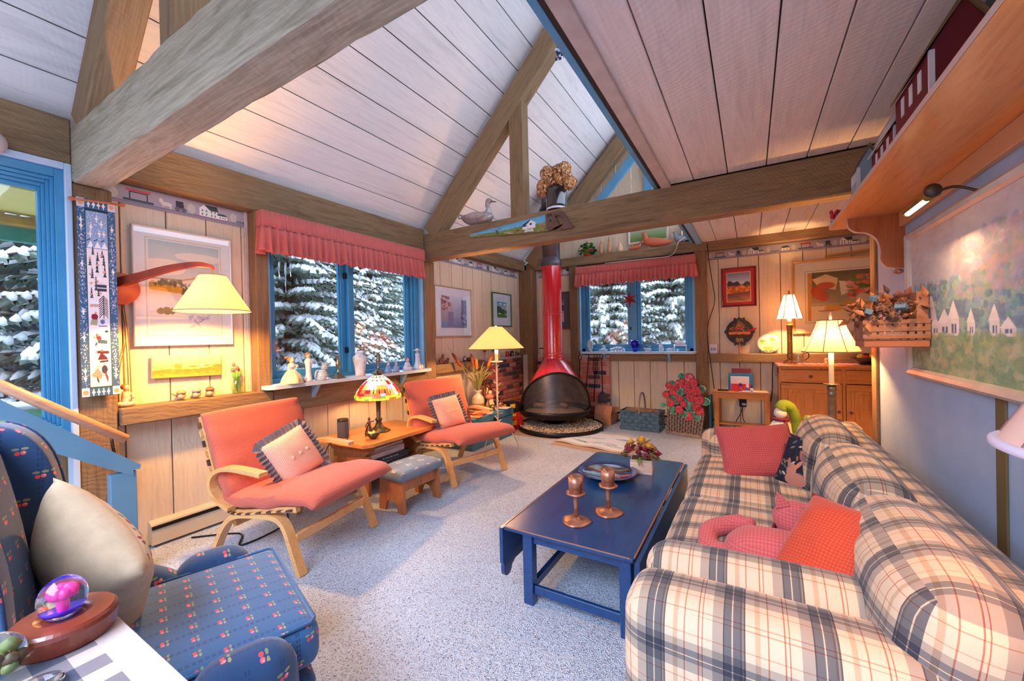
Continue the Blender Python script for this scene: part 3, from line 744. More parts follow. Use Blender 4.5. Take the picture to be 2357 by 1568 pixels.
def fir_mesh(seed, H=7.5):
    rd = random.Random(seed); nb = B(); sb = B(); wbk = B()
    z = .3
    while z < H:
        Lb = 2.1*(1-z/H)**.8+.25; nbk = 9
        for q in range(nbk):
            a = 2*PI*(q/nbk)+rd.uniform(-.4, .4); L = Lb*rd.uniform(.7, 1.1); dr = rd.uniform(.12, .34)
            ns = max(4, int(L*9)); pts = []
            for i in range(ns+1):
                t = i/ns; pts.append(Vector((cos(a)*L*t, sin(a)*L*t, z+.1*t-dr*L*t*t)))
            wbk.tube(pts[::2]+[pts[-1]], .012, 3)
            for i in range(1, ns+1):
                p = pts[i]; t = i/ns; wd = (.24*(1-t*.7))*rd.uniform(.7, 1.25)
                for sd in (-1, 1):
                    if rd.random() < .12: continue
                    d = Vector((cos(a+sd*1.0), sin(a+sd*1.0), -rd.uniform(.15, .5))); e = p+d*wd; o2 = Vector((cos(a)*.05, sin(a)*.05, -.015)); up = Vector((0, 0, .022))
                    nb.add([p-o2, p+o2, e+o2*.4, e-o2*.4, p-up*1.6, e-up*2.2], [(0, 1, 2, 3), (0, 4, 5, 3), (1, 4, 5, 2)])
                    if rd.random() < .82:
                        k = rd.uniform(.5, .95); e2 = p+d*wd*k; sb.add([p-o2*.9+up, p+o2*.9+up, e2+o2*.5+up, e2-o2*.5+up, (p+e2)/2+up*3.0, p-o2*.9, p+o2*.9, e2+o2*.5, e2-o2*.5], [(0, 1, 4), (1, 2, 4), (2, 3, 4), (3, 0, 4), (5, 6, 1, 0), (6, 7, 2, 1), (7, 8, 3, 2), (8, 5, 0, 3)], 0, True)
        z += rd.uniform(.17, .25)
    return nb, sb, wbk
protos = []
for sd in (1, 2, 3):
    nb, sb, wk = fir_mesh(sd)
    t = thing('snowy_fir', 'x', 'tree', (0, 0, -50))
    B().cyl((0, 0, 0), (0, 0, 7.2), .13, .02, 7).o('trunk', BARK, t); tag(nb.o('needles', NEED, t), kind='stuff'); tag(sb.o('snow', SNOWB, t), kind='stuff'); tag(wk.o('branches', BARK, t), kind='stuff')
    protos.append(t)
spots = [(-6.6, 1.6, 1.0, 'snow-laden fir whose heavy boughs fill the left half of the left window'), (-7.3, 4.3, 1.05, 'snowy fir outside the right half of the left window'), (-7.2, -.7, 1.0, 'snow-covered fir close outside the stair window'), (-9.8, 8.2, 1.15, 'taller snowy fir standing behind the two nearest outside the left window'), (-8.6, .3, 1.2, 'tall fir farther back outside the stair window'), (-9.4, 5.9, 1.2, 'tall fir behind, at the far right of the left window'),
         (-3.3, 10.5, 1.0, 'snowy fir outside the left pane of the far window'), (-1.75, 11.2, 1.05, 'snowy fir outside the right pane of the far window'), (-2.5, 13.6, 1.25, 'tall snowy fir rising behind the star in the far window'), (-5.2, 13.4, 1.2, 'tall fir to the left beyond the far window'), (.4, 13.8, 1.15, 'tall fir to the right beyond the far window')]
rd = random.Random(2)
for i, (x, y, s, lb) in enumerate(spots):
    o = protos[i] if i < 3 else copy_tree(protos[i % 3])
    o.location = (x, y, -1.2); o.scale = (s, s, s); o.rotation_euler = (0, 0, rd.uniform(0, 6)); o['label'] = lb; o['group'] = 'firs outside the windows'
# icicles hanging from the eaves
ICE = solid_glass('ice', (235, 245, 255))
rd = random.Random(8)
for i, (x, y) in enumerate([(-4.5, 2.55), (-4.5, 2.62), (-4.5, 2.68), (-4.5, 3.45), (-4.5, 3.62), (-4.5, 3.85), (-4.5, 4.0), (-4.5, .35), (-4.5, .42)]):
    l = rd.uniform(.12, .34); tag(B().cyl((0, 0, 0), (0, 0, -l), .014, .002, 6).o('icicle', ICE, None, (x, y, 2.30)), 'icicle hanging from the roof edge outside the left windows', 'icicle', 'icicles along the eaves')
# ================= cloth materials =================
def cloth(name, fn, rough=.9, bump=.15, bs=900, sheen=.15):
    if name in MATS: return MATS[name]
    m, n, b = newmat(name); col, h = fn(n)
    n.l.new(col, b.inputs['Base Color']); b.inputs['Roughness'].default_value = rough; b.inputs['Sheen Weight'].default_value = sheen; b.inputs['Specular IOR Level'].default_value = .2
    if h is not None: n.l.new(n.bump(h, bump, .003), b.inputs['Normal'])
    return m
def stripes(n, u, per, stops, off=0):
    f = n.ma('FRACT', n.ma('MULTIPLY_ADD', u, 1/per, off)); return n.ramp(f, stops, 'CONSTANT')
W3 = (1, 1, 1)
def plaid(n, per=.2):
    u, v = n.boxuv()
    st = [(0, W3), (.06, (.80, .42, .36)), (.075, W3), (.11, (.80, .42, .36)), (.125, W3), (.24, (.66, .68, .74)), (.37, (.22, .23, .29)), (.385, (.30, .35, .47)), (.47, (.92, .90, .86)), (.485, (.30, .35, .47)), (.57, (.26, .27, .32)), (.59, (.46, .49, .58)), (.61, (.26, .27, .32)), (.63, W3), (.74, (.86, .78, .72)), (.80, W3), (.88, (.8, .5, .44)), (.895, W3)]
    st2 = [(0, W3), (.12, (.86, .62, .55)), (.135, W3), (.26, (.62, .65, .72)), (.42, (.36, .41, .52)), (.50, (.93, .91, .88)), (.515, (.36, .41, .52)), (.62, (.68, .70, .75)), (.74, W3), (.86, (.86, .62, .55)), (.875, W3)]
    a = stripes(n, u, per, st, .13); c = stripes(n, v, per*.82, st2, .4)
    col = n.mix(1, n.mix(1, srgb((224, 202, 174)), a, 'MULTIPLY'), c, 'MULTIPLY')
    g = n.new('ShaderNodeGamma'); n.l.new(col, g.inputs[0]); g.inputs[1].default_value = 1.3
    return g.outputs[0], n.noise(n.co(), 60, 2)
PLAID = cloth('plaid_upholstery', plaid)
def waffle(c, dk, per, amt=.55, lt=None):
    def fn(n):
        u, v = n.boxuv()
        a = n.ma('ABSOLUTE', n.ma('SINE', n.ma('MULTIPLY', u, PI/per))); q = n.ma('ABSOLUTE', n.ma('SINE', n.ma('MULTIPLY', v, PI/per)))
        k = n.ma('MULTIPLY', n.ma('POWER', a, .6), n.ma('POWER', q, .6))
        f = n.ma('GREATER_THAN', .5, k)
        return n.mix(n.ma('MULTIPLY', f, amt), (*srgb(c), 1), (*srgb(dk), 1)), k
    return fn
ORANGEW = cloth('orange_waffle_cloth', waffle((208, 108, 86), (168, 68, 58), .0085, .5), bump=.5)
PEACHW = cloth('peach_check_cloth', waffle((244, 190, 160), (206, 116, 96), .0105, .6), bump=.5)
PINKCHK = cloth('pink_check_cloth', waffle((198, 88, 84), (150, 52, 58), .0125, .55), bump=.2)
REDCHK = cloth('orange_red_check_cloth', waffle((214, 84, 52), (166, 48, 38), .011, .5), bump=.2)
CATCHK = cloth('rose_check_cloth', waffle((206, 104, 100), (164, 64, 74), .012, .5), bump=.2)
VALC = cloth('red_gingham_cloth', waffle((220, 122, 114), (180, 76, 78), .008, .5), bump=.2)
def cherries(n, base=(38, 66, 98), per=.085, chain=True):
    u, v = n.boxuv(); 
    def cell(uu, vv, su):
        fu = n.ma('SUBTRACT', n.ma('FRACT', uu), .5); fv = n.ma('SUBTRACT', n.ma('FRACT', vv), .5); return fu, fv
    row = n.ma('FLOOR', n.ma('MULTIPLY', v, 1/per)); sh = n.ma('MULTIPLY', n.ma('MODULO', row, 2), .5)
    fu, fv = cell(n.ma('ADD', n.ma('MULTIPLY', u, 1/per), sh), n.ma('MULTIPLY', v, 1/per), 0)
    def disc(x, y, r, sx=1, sy=1):
        dx = n.ma('MULTIPLY', n.ma('SUBTRACT', fu, x), sx); dy = n.ma('MULTIPLY', n.ma('SUBTRACT', fv, y), sy)
        return n.ma('LESS_THAN', n.ma('ADD', n.ma('MULTIPLY', dx, dx), n.ma('MULTIPLY', dy, dy)), r*r)
    col = n.mix(n.noise(n.co(), 260, 2), (*srgb(base), 1), (*srgb(tuple(min(255, int(x*1.22)) for x in base)), 1))
    if chain:
        cu = n.ma('ABSOLUTE', n.ma('SUBTRACT', n.ma('FRACT', n.ma('MULTIPLY_ADD', u, 1/per, .0)), .5)); band = n.ma('MULTIPLY', n.ma('LESS_THAN', n.ma('ABSOLUTE', n.ma('SUBTRACT', cu, .45)), .03), n.ma('GREATER_THAN', n.ma('FRACT', n.ma('MULTIPLY', v, 4.6/per)), .35))
        col = n.mix(n.ma('MULTIPLY', band, .75), col, (*srgb((34, 56, 96)), 1))
    col = n.mix(disc(-.11, .10, .10, 1, 2), col, (*srgb((132, 140, 96)), 1)); col = n.mix(disc(.13, .11, .10, 1, 2), col, (*srgb((150, 150, 104)), 1))
    col = n.mix(disc(-.07, -.07, .075), col, (*srgb((226, 70, 72)), 1)); col = n.mix(disc(.09, -.05, .075), col, (*srgb((236, 104, 104)), 1)); col = n.mix(disc(.11, -.03, .025), col, (*srgb((250, 200, 190)), 1))
    return col, n.noise(n.co(), 500, 2)
CHERRY = cloth('blue_cherry_upholstery', cherries, rough=.8, sheen=.3)
CHERRYS = cloth('blue_cherry_seat_cloth', lambda n: cherries(n, (46, 86, 122), .07), rough=.8, sheen=.3)
BIRCH = wood_mat('blond_bentwood', (214, 152, 86), (232, 176, 112), (222, 162, 96), axis=0, rough=.35, coat=.3, bump=.08, fine_=.15)
PINE = wood_mat('honey_pine', (204, 118, 46), (226, 142, 66), (190, 104, 38), axis=0, rough=.4, coat=.25, bump=.08, fine_=.2)
PINEZ = wood_mat('honey_pine_upright', (204, 118, 46), (226, 142, 66), (190, 104, 38), axis=2, rough=.4, coat=.25, bump=.08, fine_=.2, knots=3.4)
PINEY = wood_mat('honey_pine_long', (208, 122, 52), (230, 148, 74), (190, 100, 40), axis=1, rough=.38, coat=.3, bump=.08, fine_=.2)
OAK = wood_mat('brown_pine', (158, 92, 50), (182, 112, 66), (140, 78, 42), axis=2, rough=.5, coat=.2, bump=.12, fine_=.2)
BLUEW = wood_mat('worn_blue_paint', (10, 46, 92), (20, 66, 118), (14, 54, 104), axis=1, rough=.32, coat=.45, bump=.12, fine_=.2)
BLK = MATS['black_metal']
# ================= sofa =================
so = thing('sofa', 'long blue and cream plaid sofa along the blue wall', 'sofa', (-.34, 2.5, 0))
def sb(name, x0, x1, y0, y1, z0, z1, r=.05, puff=(0, 0, 0), seg=8, rot=None, fn=None, mt=PLAID, parent=so, org=(-.34, 2.5, 0)):
    b = B(); softbox(b, x1-x0, y1-y0, z1-z0, r, puff, seg, fn=fn)
    o = b.o(name, mt, parent, ((x0+x1)/2-org[0], (y0+y1)/2-org[1], (z0+z1)/2-org[2]), rot=rot); weld(o); return o
sb('base', -.30, .60, 1.25, 3.78, .05, .27, .02)
def armfn(P):
    return [P[0], P[1], P[2]+.03*sin((P[0]+.45)*2.6)*(1 if P[2] > .2 else 0)-.0]
sb('arm', -.35, .50, 1.20, 1.43, .03, .625, .07, (.01, .02, .015), 8)
sb('arm', -.36, .52, 3.60, 3.82, .03, .60, .07, (.01, .02, .015), 8)
sb('arm_bolster', -.33, .38, 1.425, 1.60, .40, .655, .075, (.01, .02, .012), 8, rot=(0, R(-1), 0))
sb('arm_bolster', -.30, .34, 3.43, 3.62, .40, .60, .07, (.01, .02, .012), 8)
sb('seat_cushion', -.355, .42, 1.59, 2.52, .265, .475, .06, (.015, .01, .03), 10)
sb('seat_cushion', -.355, .42, 2.53, 3.46, .265, .47, .06, (.015, .01, .028), 10)
sb('back_frame', .43, .66, 1.24, 3.76, .05, .74, .07, (0, .01, .01), 10)
sb('back_cushion', .30, .52, 1.24, 1.98, .43, .80, .09, (.05, .015, .03), 10, rot=(0, R(9), 0))
sb('back_cushion', .30, .52, 2.00, 2.76, .43, .80, .09, (.05, .015, .03), 10, rot=(0, R(9), 0))
sb('back_cushion', .28, .50, 2.78, 3.50, .43, .815, .09, (.05, .015, .03), 10, rot=(0, R(8), 0))
sb('skirt', -.30, .60, 1.22, 3.80, .01, .06, .01)
# scatter cushions
def scatter(name, label, cat, loc, rot, w, h, t, mt, wr=.02, seed=1, group=None, pinch=.07, n=22):
    b = pillow(B(), w, h, t, n, 0, wr, seed, pinch); o = b.o(name, mt, None, loc, rot=rot); weld(o, .0015); return tag(o, label, cat, group)
scatter('scatter_cushion', 'pink checked cushion against the far arm of the plaid sofa', 'cushion', (.02, 3.07, .615), (R(-34), R(-5), R(14)), .45, .38, .18, PINKCHK, .03, 3, 'loose cushions on the sofa')
scatter('scatter_cushion', 'orange-red checked cushion bulging at the near end of the sofa', 'cushion', (.31, 1.70, .60), (R(-46), R(4), R(-35)), .50, .42, .28, REDCHK, .045, 8, 'loose cushions on the sofa')
# tapestry cushion: a painted face on a dark body
cv = Cv(110, 130, (26, 28, 46), .85); cv.mottle(16, 20)
rd = random.Random(5)
for _ in range(70):
    x, y = rd.random(), rd.random(); c = rd.choice([(206, 196, 160), (120, 128, 96), (176, 100, 60), (90, 108, 100)]); a = rd.uniform(0, 6); cv.ell(x, y, .05, .018, c, .9, a)
cv.ell(.52, .68, .16, .15, (158, 96, 88)); cv.ell(.56, .66, .10, .10, (190, 140, 128)); cv.ell(.52, .66, .07, .07, (140, 82, 78)); cv.ell(.45, .78, .1, .04, (214, 144, 104), 1, .8)
cv.ell(.42, .2, .2, .12, (186, 124, 104)); cv.ell(.3, .35, .09, .12, (186, 124, 104)); cv.ell(.4, .47, .035, .1, (200, 130, 110), 1, -.5); cv.ell(.22, .46, .03, .1, (170, 112, 96), 1, .3)
for (x, y) in ((.62, .52), (.72, .55), (.6, .44), (.78, .46), (.76, .38)): cv.ell(x, y, .035, .03, (168, 34, 62)); cv.ell(x+.01, y+.01, .012, .01, (240, 150, 160))
for a in (-.6, -.2, .2, .6): cv.line(.68, .2, .68+.18*sin(a), .2+.2*cos(a), .03, (214, 206, 170))
tp = thing('scatter_cushion', 'dark tapestry cushion with rabbits and berries beside the pink checked cushion', 'cushion', (.28, 2.93, .59), group='loose cushions on the sofa', rot=(R(-24), R(8), R(-28)))
def pshape(w, h, t):
    def f(X, Y, Z):
        a, c = X/(w/2), Z/(h/2); k = np.sqrt(np.clip((1-np.abs(a)**2.6)*(1-np.abs(c)**2.6), 0, 1))
        return a*w/2*(1-.07*(1-c*c)), -t/2*k-.001, c*h/2*(1-.07*(1-a*a))
    return f
weld(pillow(B(), .298, .338, .12, 16).o('cushion_body', cloth('dark_cushion_cloth', waffle((34, 32, 46), (22, 22, 34), .01)), tp), .0015)
print_mesh('tapestry_face', cv, .3, .34, attr_mat('printed_cloth', .95, .2, 500), tp, shape=pshape(.3, .34, .12))
# stuffed cat
ct = thing('stuffed_cat', 'rose checked stuffed cat with a maroon ribbon lying on the sofa seat', 'toy', (.07, 1.86, .49), rz=R(-4))
b = B(); softbox(b, .40, .20, .15, .07, (.03, .02, .03), 8); weld(b.o('body', CATCHK, ct, (.05, 0, .03)))
b = B(); b.ball((0, 0, 0), (.085, .075, .075), 18, 12); b.o('head', CATCHK, ct, (.07, .14, .14))
for x in (-.045, .045): B().prism([(-.028, 0), (.028, 0), (0, .06)], -.012, .012, 'y').o('ear', CATCHK, ct, (.07+x, .115, .195), rot=(0, R(x*500), 0))
b = B(); b.tube(catmull([(-.10, -.02, .02), (-.22, .0, .0), (-.25, .10, .03), (-.16, .18, .05), (-.08, .17, .07)], 6), [.045]*4+[.04]*17+[.03]*3+[.02], 10); b.o('tail', CATCHK, ct)
MAR = mat('maroon_ribbon', (128, 18, 38), .5)
b = B(); b.tube([(.07+.082*cos(a), .11+.06*sin(a), .085+.03*sin(a)) for a in [2*PI*i/16 for i in range(17)]], .016, 8, flat=(1, .4)); b.prism([(0, 0), (-.07, .035), (-.075, -.03)], -.01, .01, 'y').prism([(0, 0), (.06, .03), (.065, -.035)], -.01, .01, 'y'); b.o('ribbon', MAR, ct, (0, -.02, .01))
# ================= blue drop-leaf coffee table =================
tb = thing('coffee_table', 'worn blue drop-leaf coffee table in front of the plaid sofa', 'table', (-.80, 2.58, 0))
TX = -.80; TY = 2.58
def tbx(name, x0, x1, y0, y1, z0, z1, bev=.003, mt=BLUEW): return B().box(x0-TX, x1-TX, y0-TY, y1-TY, z0, z1, bev).o(name, mt, tb)
r_ = .015
tbx('tabletop', -1.145, -.465, 1.80, 3.36, .378, .40, .005)
WEAR = mat('bare_wood_edge', (150, 104, 76), .6)
tbx('worn_edge', -1.147, -1.143, 1.82, 3.34, .394, .402, .001, WEAR); tbx('worn_edge', -1.13, -.48, 1.7985, 1.8025, .396, .402, .001, WEAR); tbx('worn_edge', -.468, -.462, 1.82, 3.34, .392, .402, .001, WEAR)
for y in (1.86, 3.30):
    tbx('leg', -1.05, -.995, y-.0275, y+.0275, 0, .378); tbx('leg', -.54, -.485, y-.0275, y+.0275, 0, .378)
    tbx('stretcher', -.995, -.54, y-.012, y+.012, .055, .10); tbx('apron', -.995, -.54, y-.01, y+.01, .32, .378)
tbx('apron', -1.03, -1.01, 1.89, 3.27, .32, .378); tbx('apron', -.525, -.505, 1.89, 3.27, .32, .378)
tbx('stretcher', -1.035, -1.01, 1.89, 3.27, .055, .10); tbx('stretcher', -.525, -.50, 1.89, 3.27, .055, .10)
def leaf(x0, x1, name='drop_leaf'):
    zb = .12; pts = [(1.80, .388), (1.80, .20), (1.81, .19), (1.81, .15)]+[(1.85-.04*cos(a), .15-.035*sin(a)) for a in [PI*i/8 for i in range(9)]]+[(1.90, .155), (1.93, .17), (3.23, .17), (3.26, .155)]+[(3.31-.04*cos(a), .15-.035*sin(a)) for a in [PI*i/8 for i in range(9)]]+[(3.35, .19), (3.36, .20), (3.36, .388)]
    B().prism([(p[0]-TY, p[1]) for p in pts], x0-TX, x1-TX, 'x').o(name, BLUEW, tb)
leaf(-1.172, -1.152); leaf(-.458, -.438)
# candle holders
COP = mat('mottled_copper_glaze', (140, 78, 48), .35, .5, col2=(196, 140, 112), vs=22, bump=.5, bs=30, bd=.01)
for (x, y, lb) in ((-.825, 2.03, 'mottled copper goblet candle holder nearest the table corner'), (-.705, 2.215, 'mottled copper goblet candle holder nearer the silver bowl')):
    t = thing('candle_holder', lb, 'candle holder', (x, y, .40), group='candle holders on the blue table')
    B().lathe([(0, 0), (.075, .0), (.078, .006), (.06, .012), (.018, .02), (.016, .03)], seg=22, wob=lambda a, z: 1+.05*sin(3*a)+.03*sin(7*a)).o('foot', COP, t)
    B().lathe([(.016, .02), (.013, .07), (.014, .14), (.02, .15)], seg=12, wob=lambda a, z: 1+.1*sin(z*150)).o('stem', COP, t)
    B().lathe([(.012, .145), (.05, .15), (.053, .158), (.03, .16)], seg=22, wob=lambda a, z: 1+.05*sin(5*a)).o('drip_tray', COP, t)
    B().lathe([(.0, .158), (.036, .16), (.038, .2), (.041, .248), (.037, .248), (.034, .2), (.0, .175)], seg=20, cap=False).o('cup', COP, t)
# silver bowl with tulips, and the flower box
bw = thing('mirror_bowl', 'wide shallow silver bowl with painted red tulips on the blue table', 'bowl', (-.89, 2.79, .40))
B().lathe([(0, .0), (.08, .002), (.17, .025), (.20, .04), (.205, .043), (.20, .046), (.165, .034), (.08, .012), (0, .009)], seg=40).o('bowl', mat('polished_silver', (214, 218, 226), .08, 1), bw)
RING = mat('cobalt_glaze', (28, 46, 112), .2, coat=.6)
B().lathe([(.172, .0385), (.2, .0475), (.208, .046), (.2, .042)], seg=40, cap=False).o('rim_band', RING, bw)
TUL = mat('red_enamel', (190, 40, 54), .3, coat=.5); GRN = mat('green_enamel', (96, 128, 84), .4)
for k, (a, r) in enumerate(((-.35, .13), (-.62, .12), (-.1, .15))):
    b = B(); b.at((r*cos(a), r*sin(a), .03+.08*(r-.1)), ry=-.18, rz=a); b.lathe([(0, 0), (.028, .002), (.0, .006)], sx=1.3, sy=.6, seg=12); b.o('painted_tulip', TUL, bw)
    b = B(); b.tube([(r*cos(a)*.85, r*sin(a)*.85, .027), (r*.35*cos(a+.6), r*.35*sin(a+.6)-.05, .017)], .003, 5); b.o('painted_stem', GRN, bw)
fb = thing('flower_box', 'whitewashed wooden box of dried roses on the far end of the blue table', 'flower arrangement', (-.70, 3.0, .40), rz=R(8))
WB = wood_mat('washed_box_wood', (216, 176, 148), (232, 200, 176), (206, 160, 130), axis=0, rough=.7, bump=.1)
for (x0, x1, y0, y1) in ((-.075, .075, -.06, -.052), (-.075, .075, .052, .06), (-.075, -.067, -.052, .052), (.067, .075, -.052, .052)): B().box(x0, x1, y0, y1, 0, .10, .001).o('box_side', WB, fb)
B().box(-.067, .067, -.052, .052, .002, .103).o('moss', mat('dry_moss', (92, 84, 48), .95, bump=.8, bs=90, bd=.02), fb)
def rose(parent, loc, r, mt, seed, name='rose'):
    rd = random.Random(seed); b = B()
    for ring, (n_, rr, tilt) in enumerate(((3, .35, .25), (4, .62, .6), (5, .95, 1.0))):
        for k in range(n_):
            a = 2*PI*k/n_+ring*.6+rd.uniform(-.2, .2)
            def fn(u, v, a=a, rr=rr, tilt=tilt):
                w_ = (u-.5)*1.5; q = a+w_; rad = r*rr*(.35+.65*v**.7)*(1-.25*abs(u-.5)); z = r*(1.15-.25*ring)*v-.05*r-tilt*.25*r*v*v; return (cos(q)*rad, sin(q)*rad, z)
            b.grid(fn, 5, 4)
    b.ball((0, 0, r*.1), r*.35, 8, 6); return b.o(name, mt, parent, loc, rot=(rd.uniform(-.6, .6), rd.uniform(-.6, .6), rd.uniform(0, 6)))
RM = [mat('dried_yellow_rose', (222, 164, 48), .8, col2=(236, 190, 84), vs=40), mat('dried_red_rose', (176, 30, 52), .8, col2=(140, 24, 48), vs=40), mat('dried_plum_rose', (124, 38, 60), .85, col2=(160, 70, 80), vs=40), mat('dried_tan_rose', (184, 126, 84), .85, col2=(160, 96, 66), vs=40), mat('dried_leaf', (130, 136, 70), .85, col2=(110, 96, 52), vs=30)]
rd = random.Random(11)
for i in range(26):
    a = i*2.4; rr = .105*math.sqrt(i/26); z = .135+.06*(1-rr/.105)+rd.uniform(-.025, .02); rr *= 1.2
    k = 0 if i in (0, 2, 5, 9) else rd.choice([1, 2, 2, 3, 3, 1])
    rose(fb, (rr*cos(a)*1.05, rr*sin(a)*.8, z+(.03 if k == 0 else 0)), .04 if k == 0 else rd.uniform(.026, .034), RM[k], i)
for i in range(20):
    a = rd.uniform(0, 6.28); l = rd.uniform(.04, .07); b = B(); b.at((.085*cos(a), .07*sin(a), .115+rd.uniform(0, .05)), ry=rd.uniform(-.3, .9), rz=a)
    b.add([(0, 0, 0), (l*.5, .016, .008), (l, 0, -.012), (l*.5, -.016, .008), (l*.5, 0, -.004)], [(0, 1, 4), (1, 2, 4), (2, 3, 4), (3, 0, 4)], 0, True); b.o('leaf', RM[4], fb)
# ================= orange bentwood chairs =================
def make_chair(label, loc, rz, grp='orange bentwood lounge chairs'):
    t = thing('lounge_chair', label, 'chair', loc, rz, grp)   # local: x forward, y width
    W = .33
    for s in (-1, 1):
        y0, y1 = (s*W-.028, s*W+.028)
        leg = catmull([(.02, .0), (-.05, .17), (-.10, .28), (-.17, .325), (-.30, .325), (-.50, .30), (-.60, .24), (-.68, .12), (-.74, .0)], 5)
        leg = [(x+.0, max(z, 0)) for x, z in leg]
        B().ribbon(leg, y0, y1, .03, 'y').o('leg', BIRCH, t)
        arm = catmull([(-.50, .36), (-.60, .40), (-.665, .47), (-.655, .55), (-.58, .60), (-.45, .615), (-.22, .60)], 6)
        B().ribbon(arm, s*(W+.045)-.03, s*(W+.045)+.03, .026, 'y').o('armrest', BIRCH, t)
        side = catmull([(.0, .40), (-.2, .37), (-.42, .33), (-.56, .33), (-.64, .40), (-.73, .62), (-.82, .92)], 6)
        B().ribbon(side, s*(W-.0)-.016, s*(W-.0)+.016, .035, 'y').o('side_rail', BIRCH, t)
    B().box(-.075, -.045, -W+.028, W-.028, .17, .225, .004).o('stretcher', BIRCH, t)
    B().box(-.60, -.575, -W+.028, W-.028, .2, .245, .004).o('stretcher', BIRCH, t)
    DS = mat('brown_webbing', (86, 56, 50), .7); 
    seg = catmull([(-.02, .385), (-.2, .355), (-.42, .315), (-.56, .315), (-.66, .40), (-.745, .62), (-.835, .90)], 5)
    for i in range(1, len(seg)-1, 1):
        x, z = seg[i]; a = math.atan2(seg[i+1][1]-seg[i-1][1], seg[i+1][0]-seg[i-1][0])
        b = B(); b.at((x, 0, z), ry=-a); b.box(-.021, .021, -W-.035, W+.035, -.016, -.006, .002); b.o('slat', DS if i % 2 else BIRCH, t)
    # seat cushion: thin at the back, plump front roll
    def cush(path, name, ths, w=.37):
        n = len(path); b = B(); nu = 22
        def fn(u, v):
            i = v*(n-1); k = min(int(i), n-2); f = i-k
            p = [path[k][j]*(1-f)+path[k+1][j]*f for j in (0, 1)]; th = ths(v)
            d = (path[k+1][0]-path[k][0], path[k+1][1]-path[k][1]); l = math.hypot(*d); nx, nz = -d[1]/l, d[0]/l
            a = 2*PI*u; sx = (abs(cos(a))**.55)*(1 if cos(a) > 0 else -1); sz = (abs(sin(a))**.75)*(1 if sin(a) > 0 else -1)
            e = 1-.06*(1-abs(2*v-1)**4)*0
            wr = .006*mnoise.noise(Vector((sx*3, v*9, 4)))+.005*sin(v*26)*abs(sx)**6
            return (p[0]+nx*(sz*th+wr), sx*w*e, p[1]+nz*(sz*th+wr))
        b.grid(fn, nu, 30, cu=True); k = 30
        b.f += [tuple(i*k for i in range(nu))[::-1], tuple(i*k+k-1 for i in range(nu))]; b.m += [0, 0]; b.s += [True, True]
        return b.o(name, ORANGEW, t)
    seat = catmull([(-.60, .40), (-.45, .395), (-.25, .415), (-.05, .455), (.10, .455), (.16, .43)], 6)
    cush(seat, 'seat_cushion', lambda v: .05*max(.12, min(1, (v+.015)*9))**.5*(1+.45*sin(PI*min(1, v*1.1)))*max(.02, 1-max(0, v-.86)**2*50)**.5)
    bk = catmull([(-.565, .375), (-.60, .50), (-.665, .68), (-.735, .86), (-.775, .945)], 6)
    o = cush(bk, 'back_cushion', lambda v: .062*max(.05, min(1, (v+.02)*8))**.5*max(.03, 1-max(0, v-.9)**2*95)**.5)
    return t
chA = make_chair('orange bentwood lounge chair in front, left of the book table', (-2.42, 1.735, 0), R(11))
chB = copy_tree(chA); chB.location = (-2.36, 3.29, 0); chB.rotation_euler = (0, 0, R(-14)); chB['label'] = 'orange bentwood lounge chair farther back, beside the blue chest'
def frilled(label, loc, rz, rx, ry, seed):
    t = thing('frilled_cushion', label, 'cushion', loc, group='frilled cushions on the orange chairs', rot=(rx, ry, rz))
    w = .34
    body_ = weld(pillow(B(), w, w, .13, 20, 0, .012, seed, .03).o('cushion_body', PEACHW, t), .0015)
    GR = cloth('grey_blue_frill', waffle((124, 114, 118), (100, 92, 98), .004, .4))
    b = B(); rd = random.Random(seed); n = 220; V = []
    for i in range(n):
        s = i/n*4; k = int(s); f = (s-k)*2-1; c = .965*w/2
        p = [(-c, f*c), (f*c, c), (c, -f*c), (-f*c, -c)][k]; d = [(-1, 0), (0, 1), (1, 0), (0, -1)][k]
        q = abs(f)**6; dd = (d[0]+(p[0]/c)*q, d[1]+(p[1]/c)*q); l = math.hypot(*dd); dd = (dd[0]/l, dd[1]/l)
        wv = sin(i*PI/2.6+rd.uniform(-.5, .5)); wv2 = mnoise.noise(Vector((i*.3, seed, 0)))
        for j, e in enumerate((0, .018, .036, .052)): V.append((p[0]+dd[0]*e*1.0, wv*.013*(j/3+.25)+wv2*.012*j/3, p[1]+dd[1]*e))
    F = [(i*4+j, ((i+1) % n)*4+j, ((i+1) % n)*4+j+1, i*4+j+1) for i in range(n) for j in range(3)]
    b.add(V, F, 0, True); b.o('frill', GR, t)
    for k in (-1, 0, 1): b = B(); b.at((k*.062, -.068+abs(k)*.002, -.005), rx=R(90)); b.lathe([(0, 0), (.011, 0), (.012, .003), (.009, .006), (0, .005)], seg=12); b.o('button', mat('peach_button', (240, 196, 160), .4), body_)
    return t
frilled('peach checked cushion with grey frill on the front orange chair', (-2.80, 1.66, .60), R(101), R(-26), R(-16), 3)
frilled('peach checked cushion with grey frill on the farther orange chair', (-2.83, 3.40, .61), R(78), R(-24), R(-4), 7)
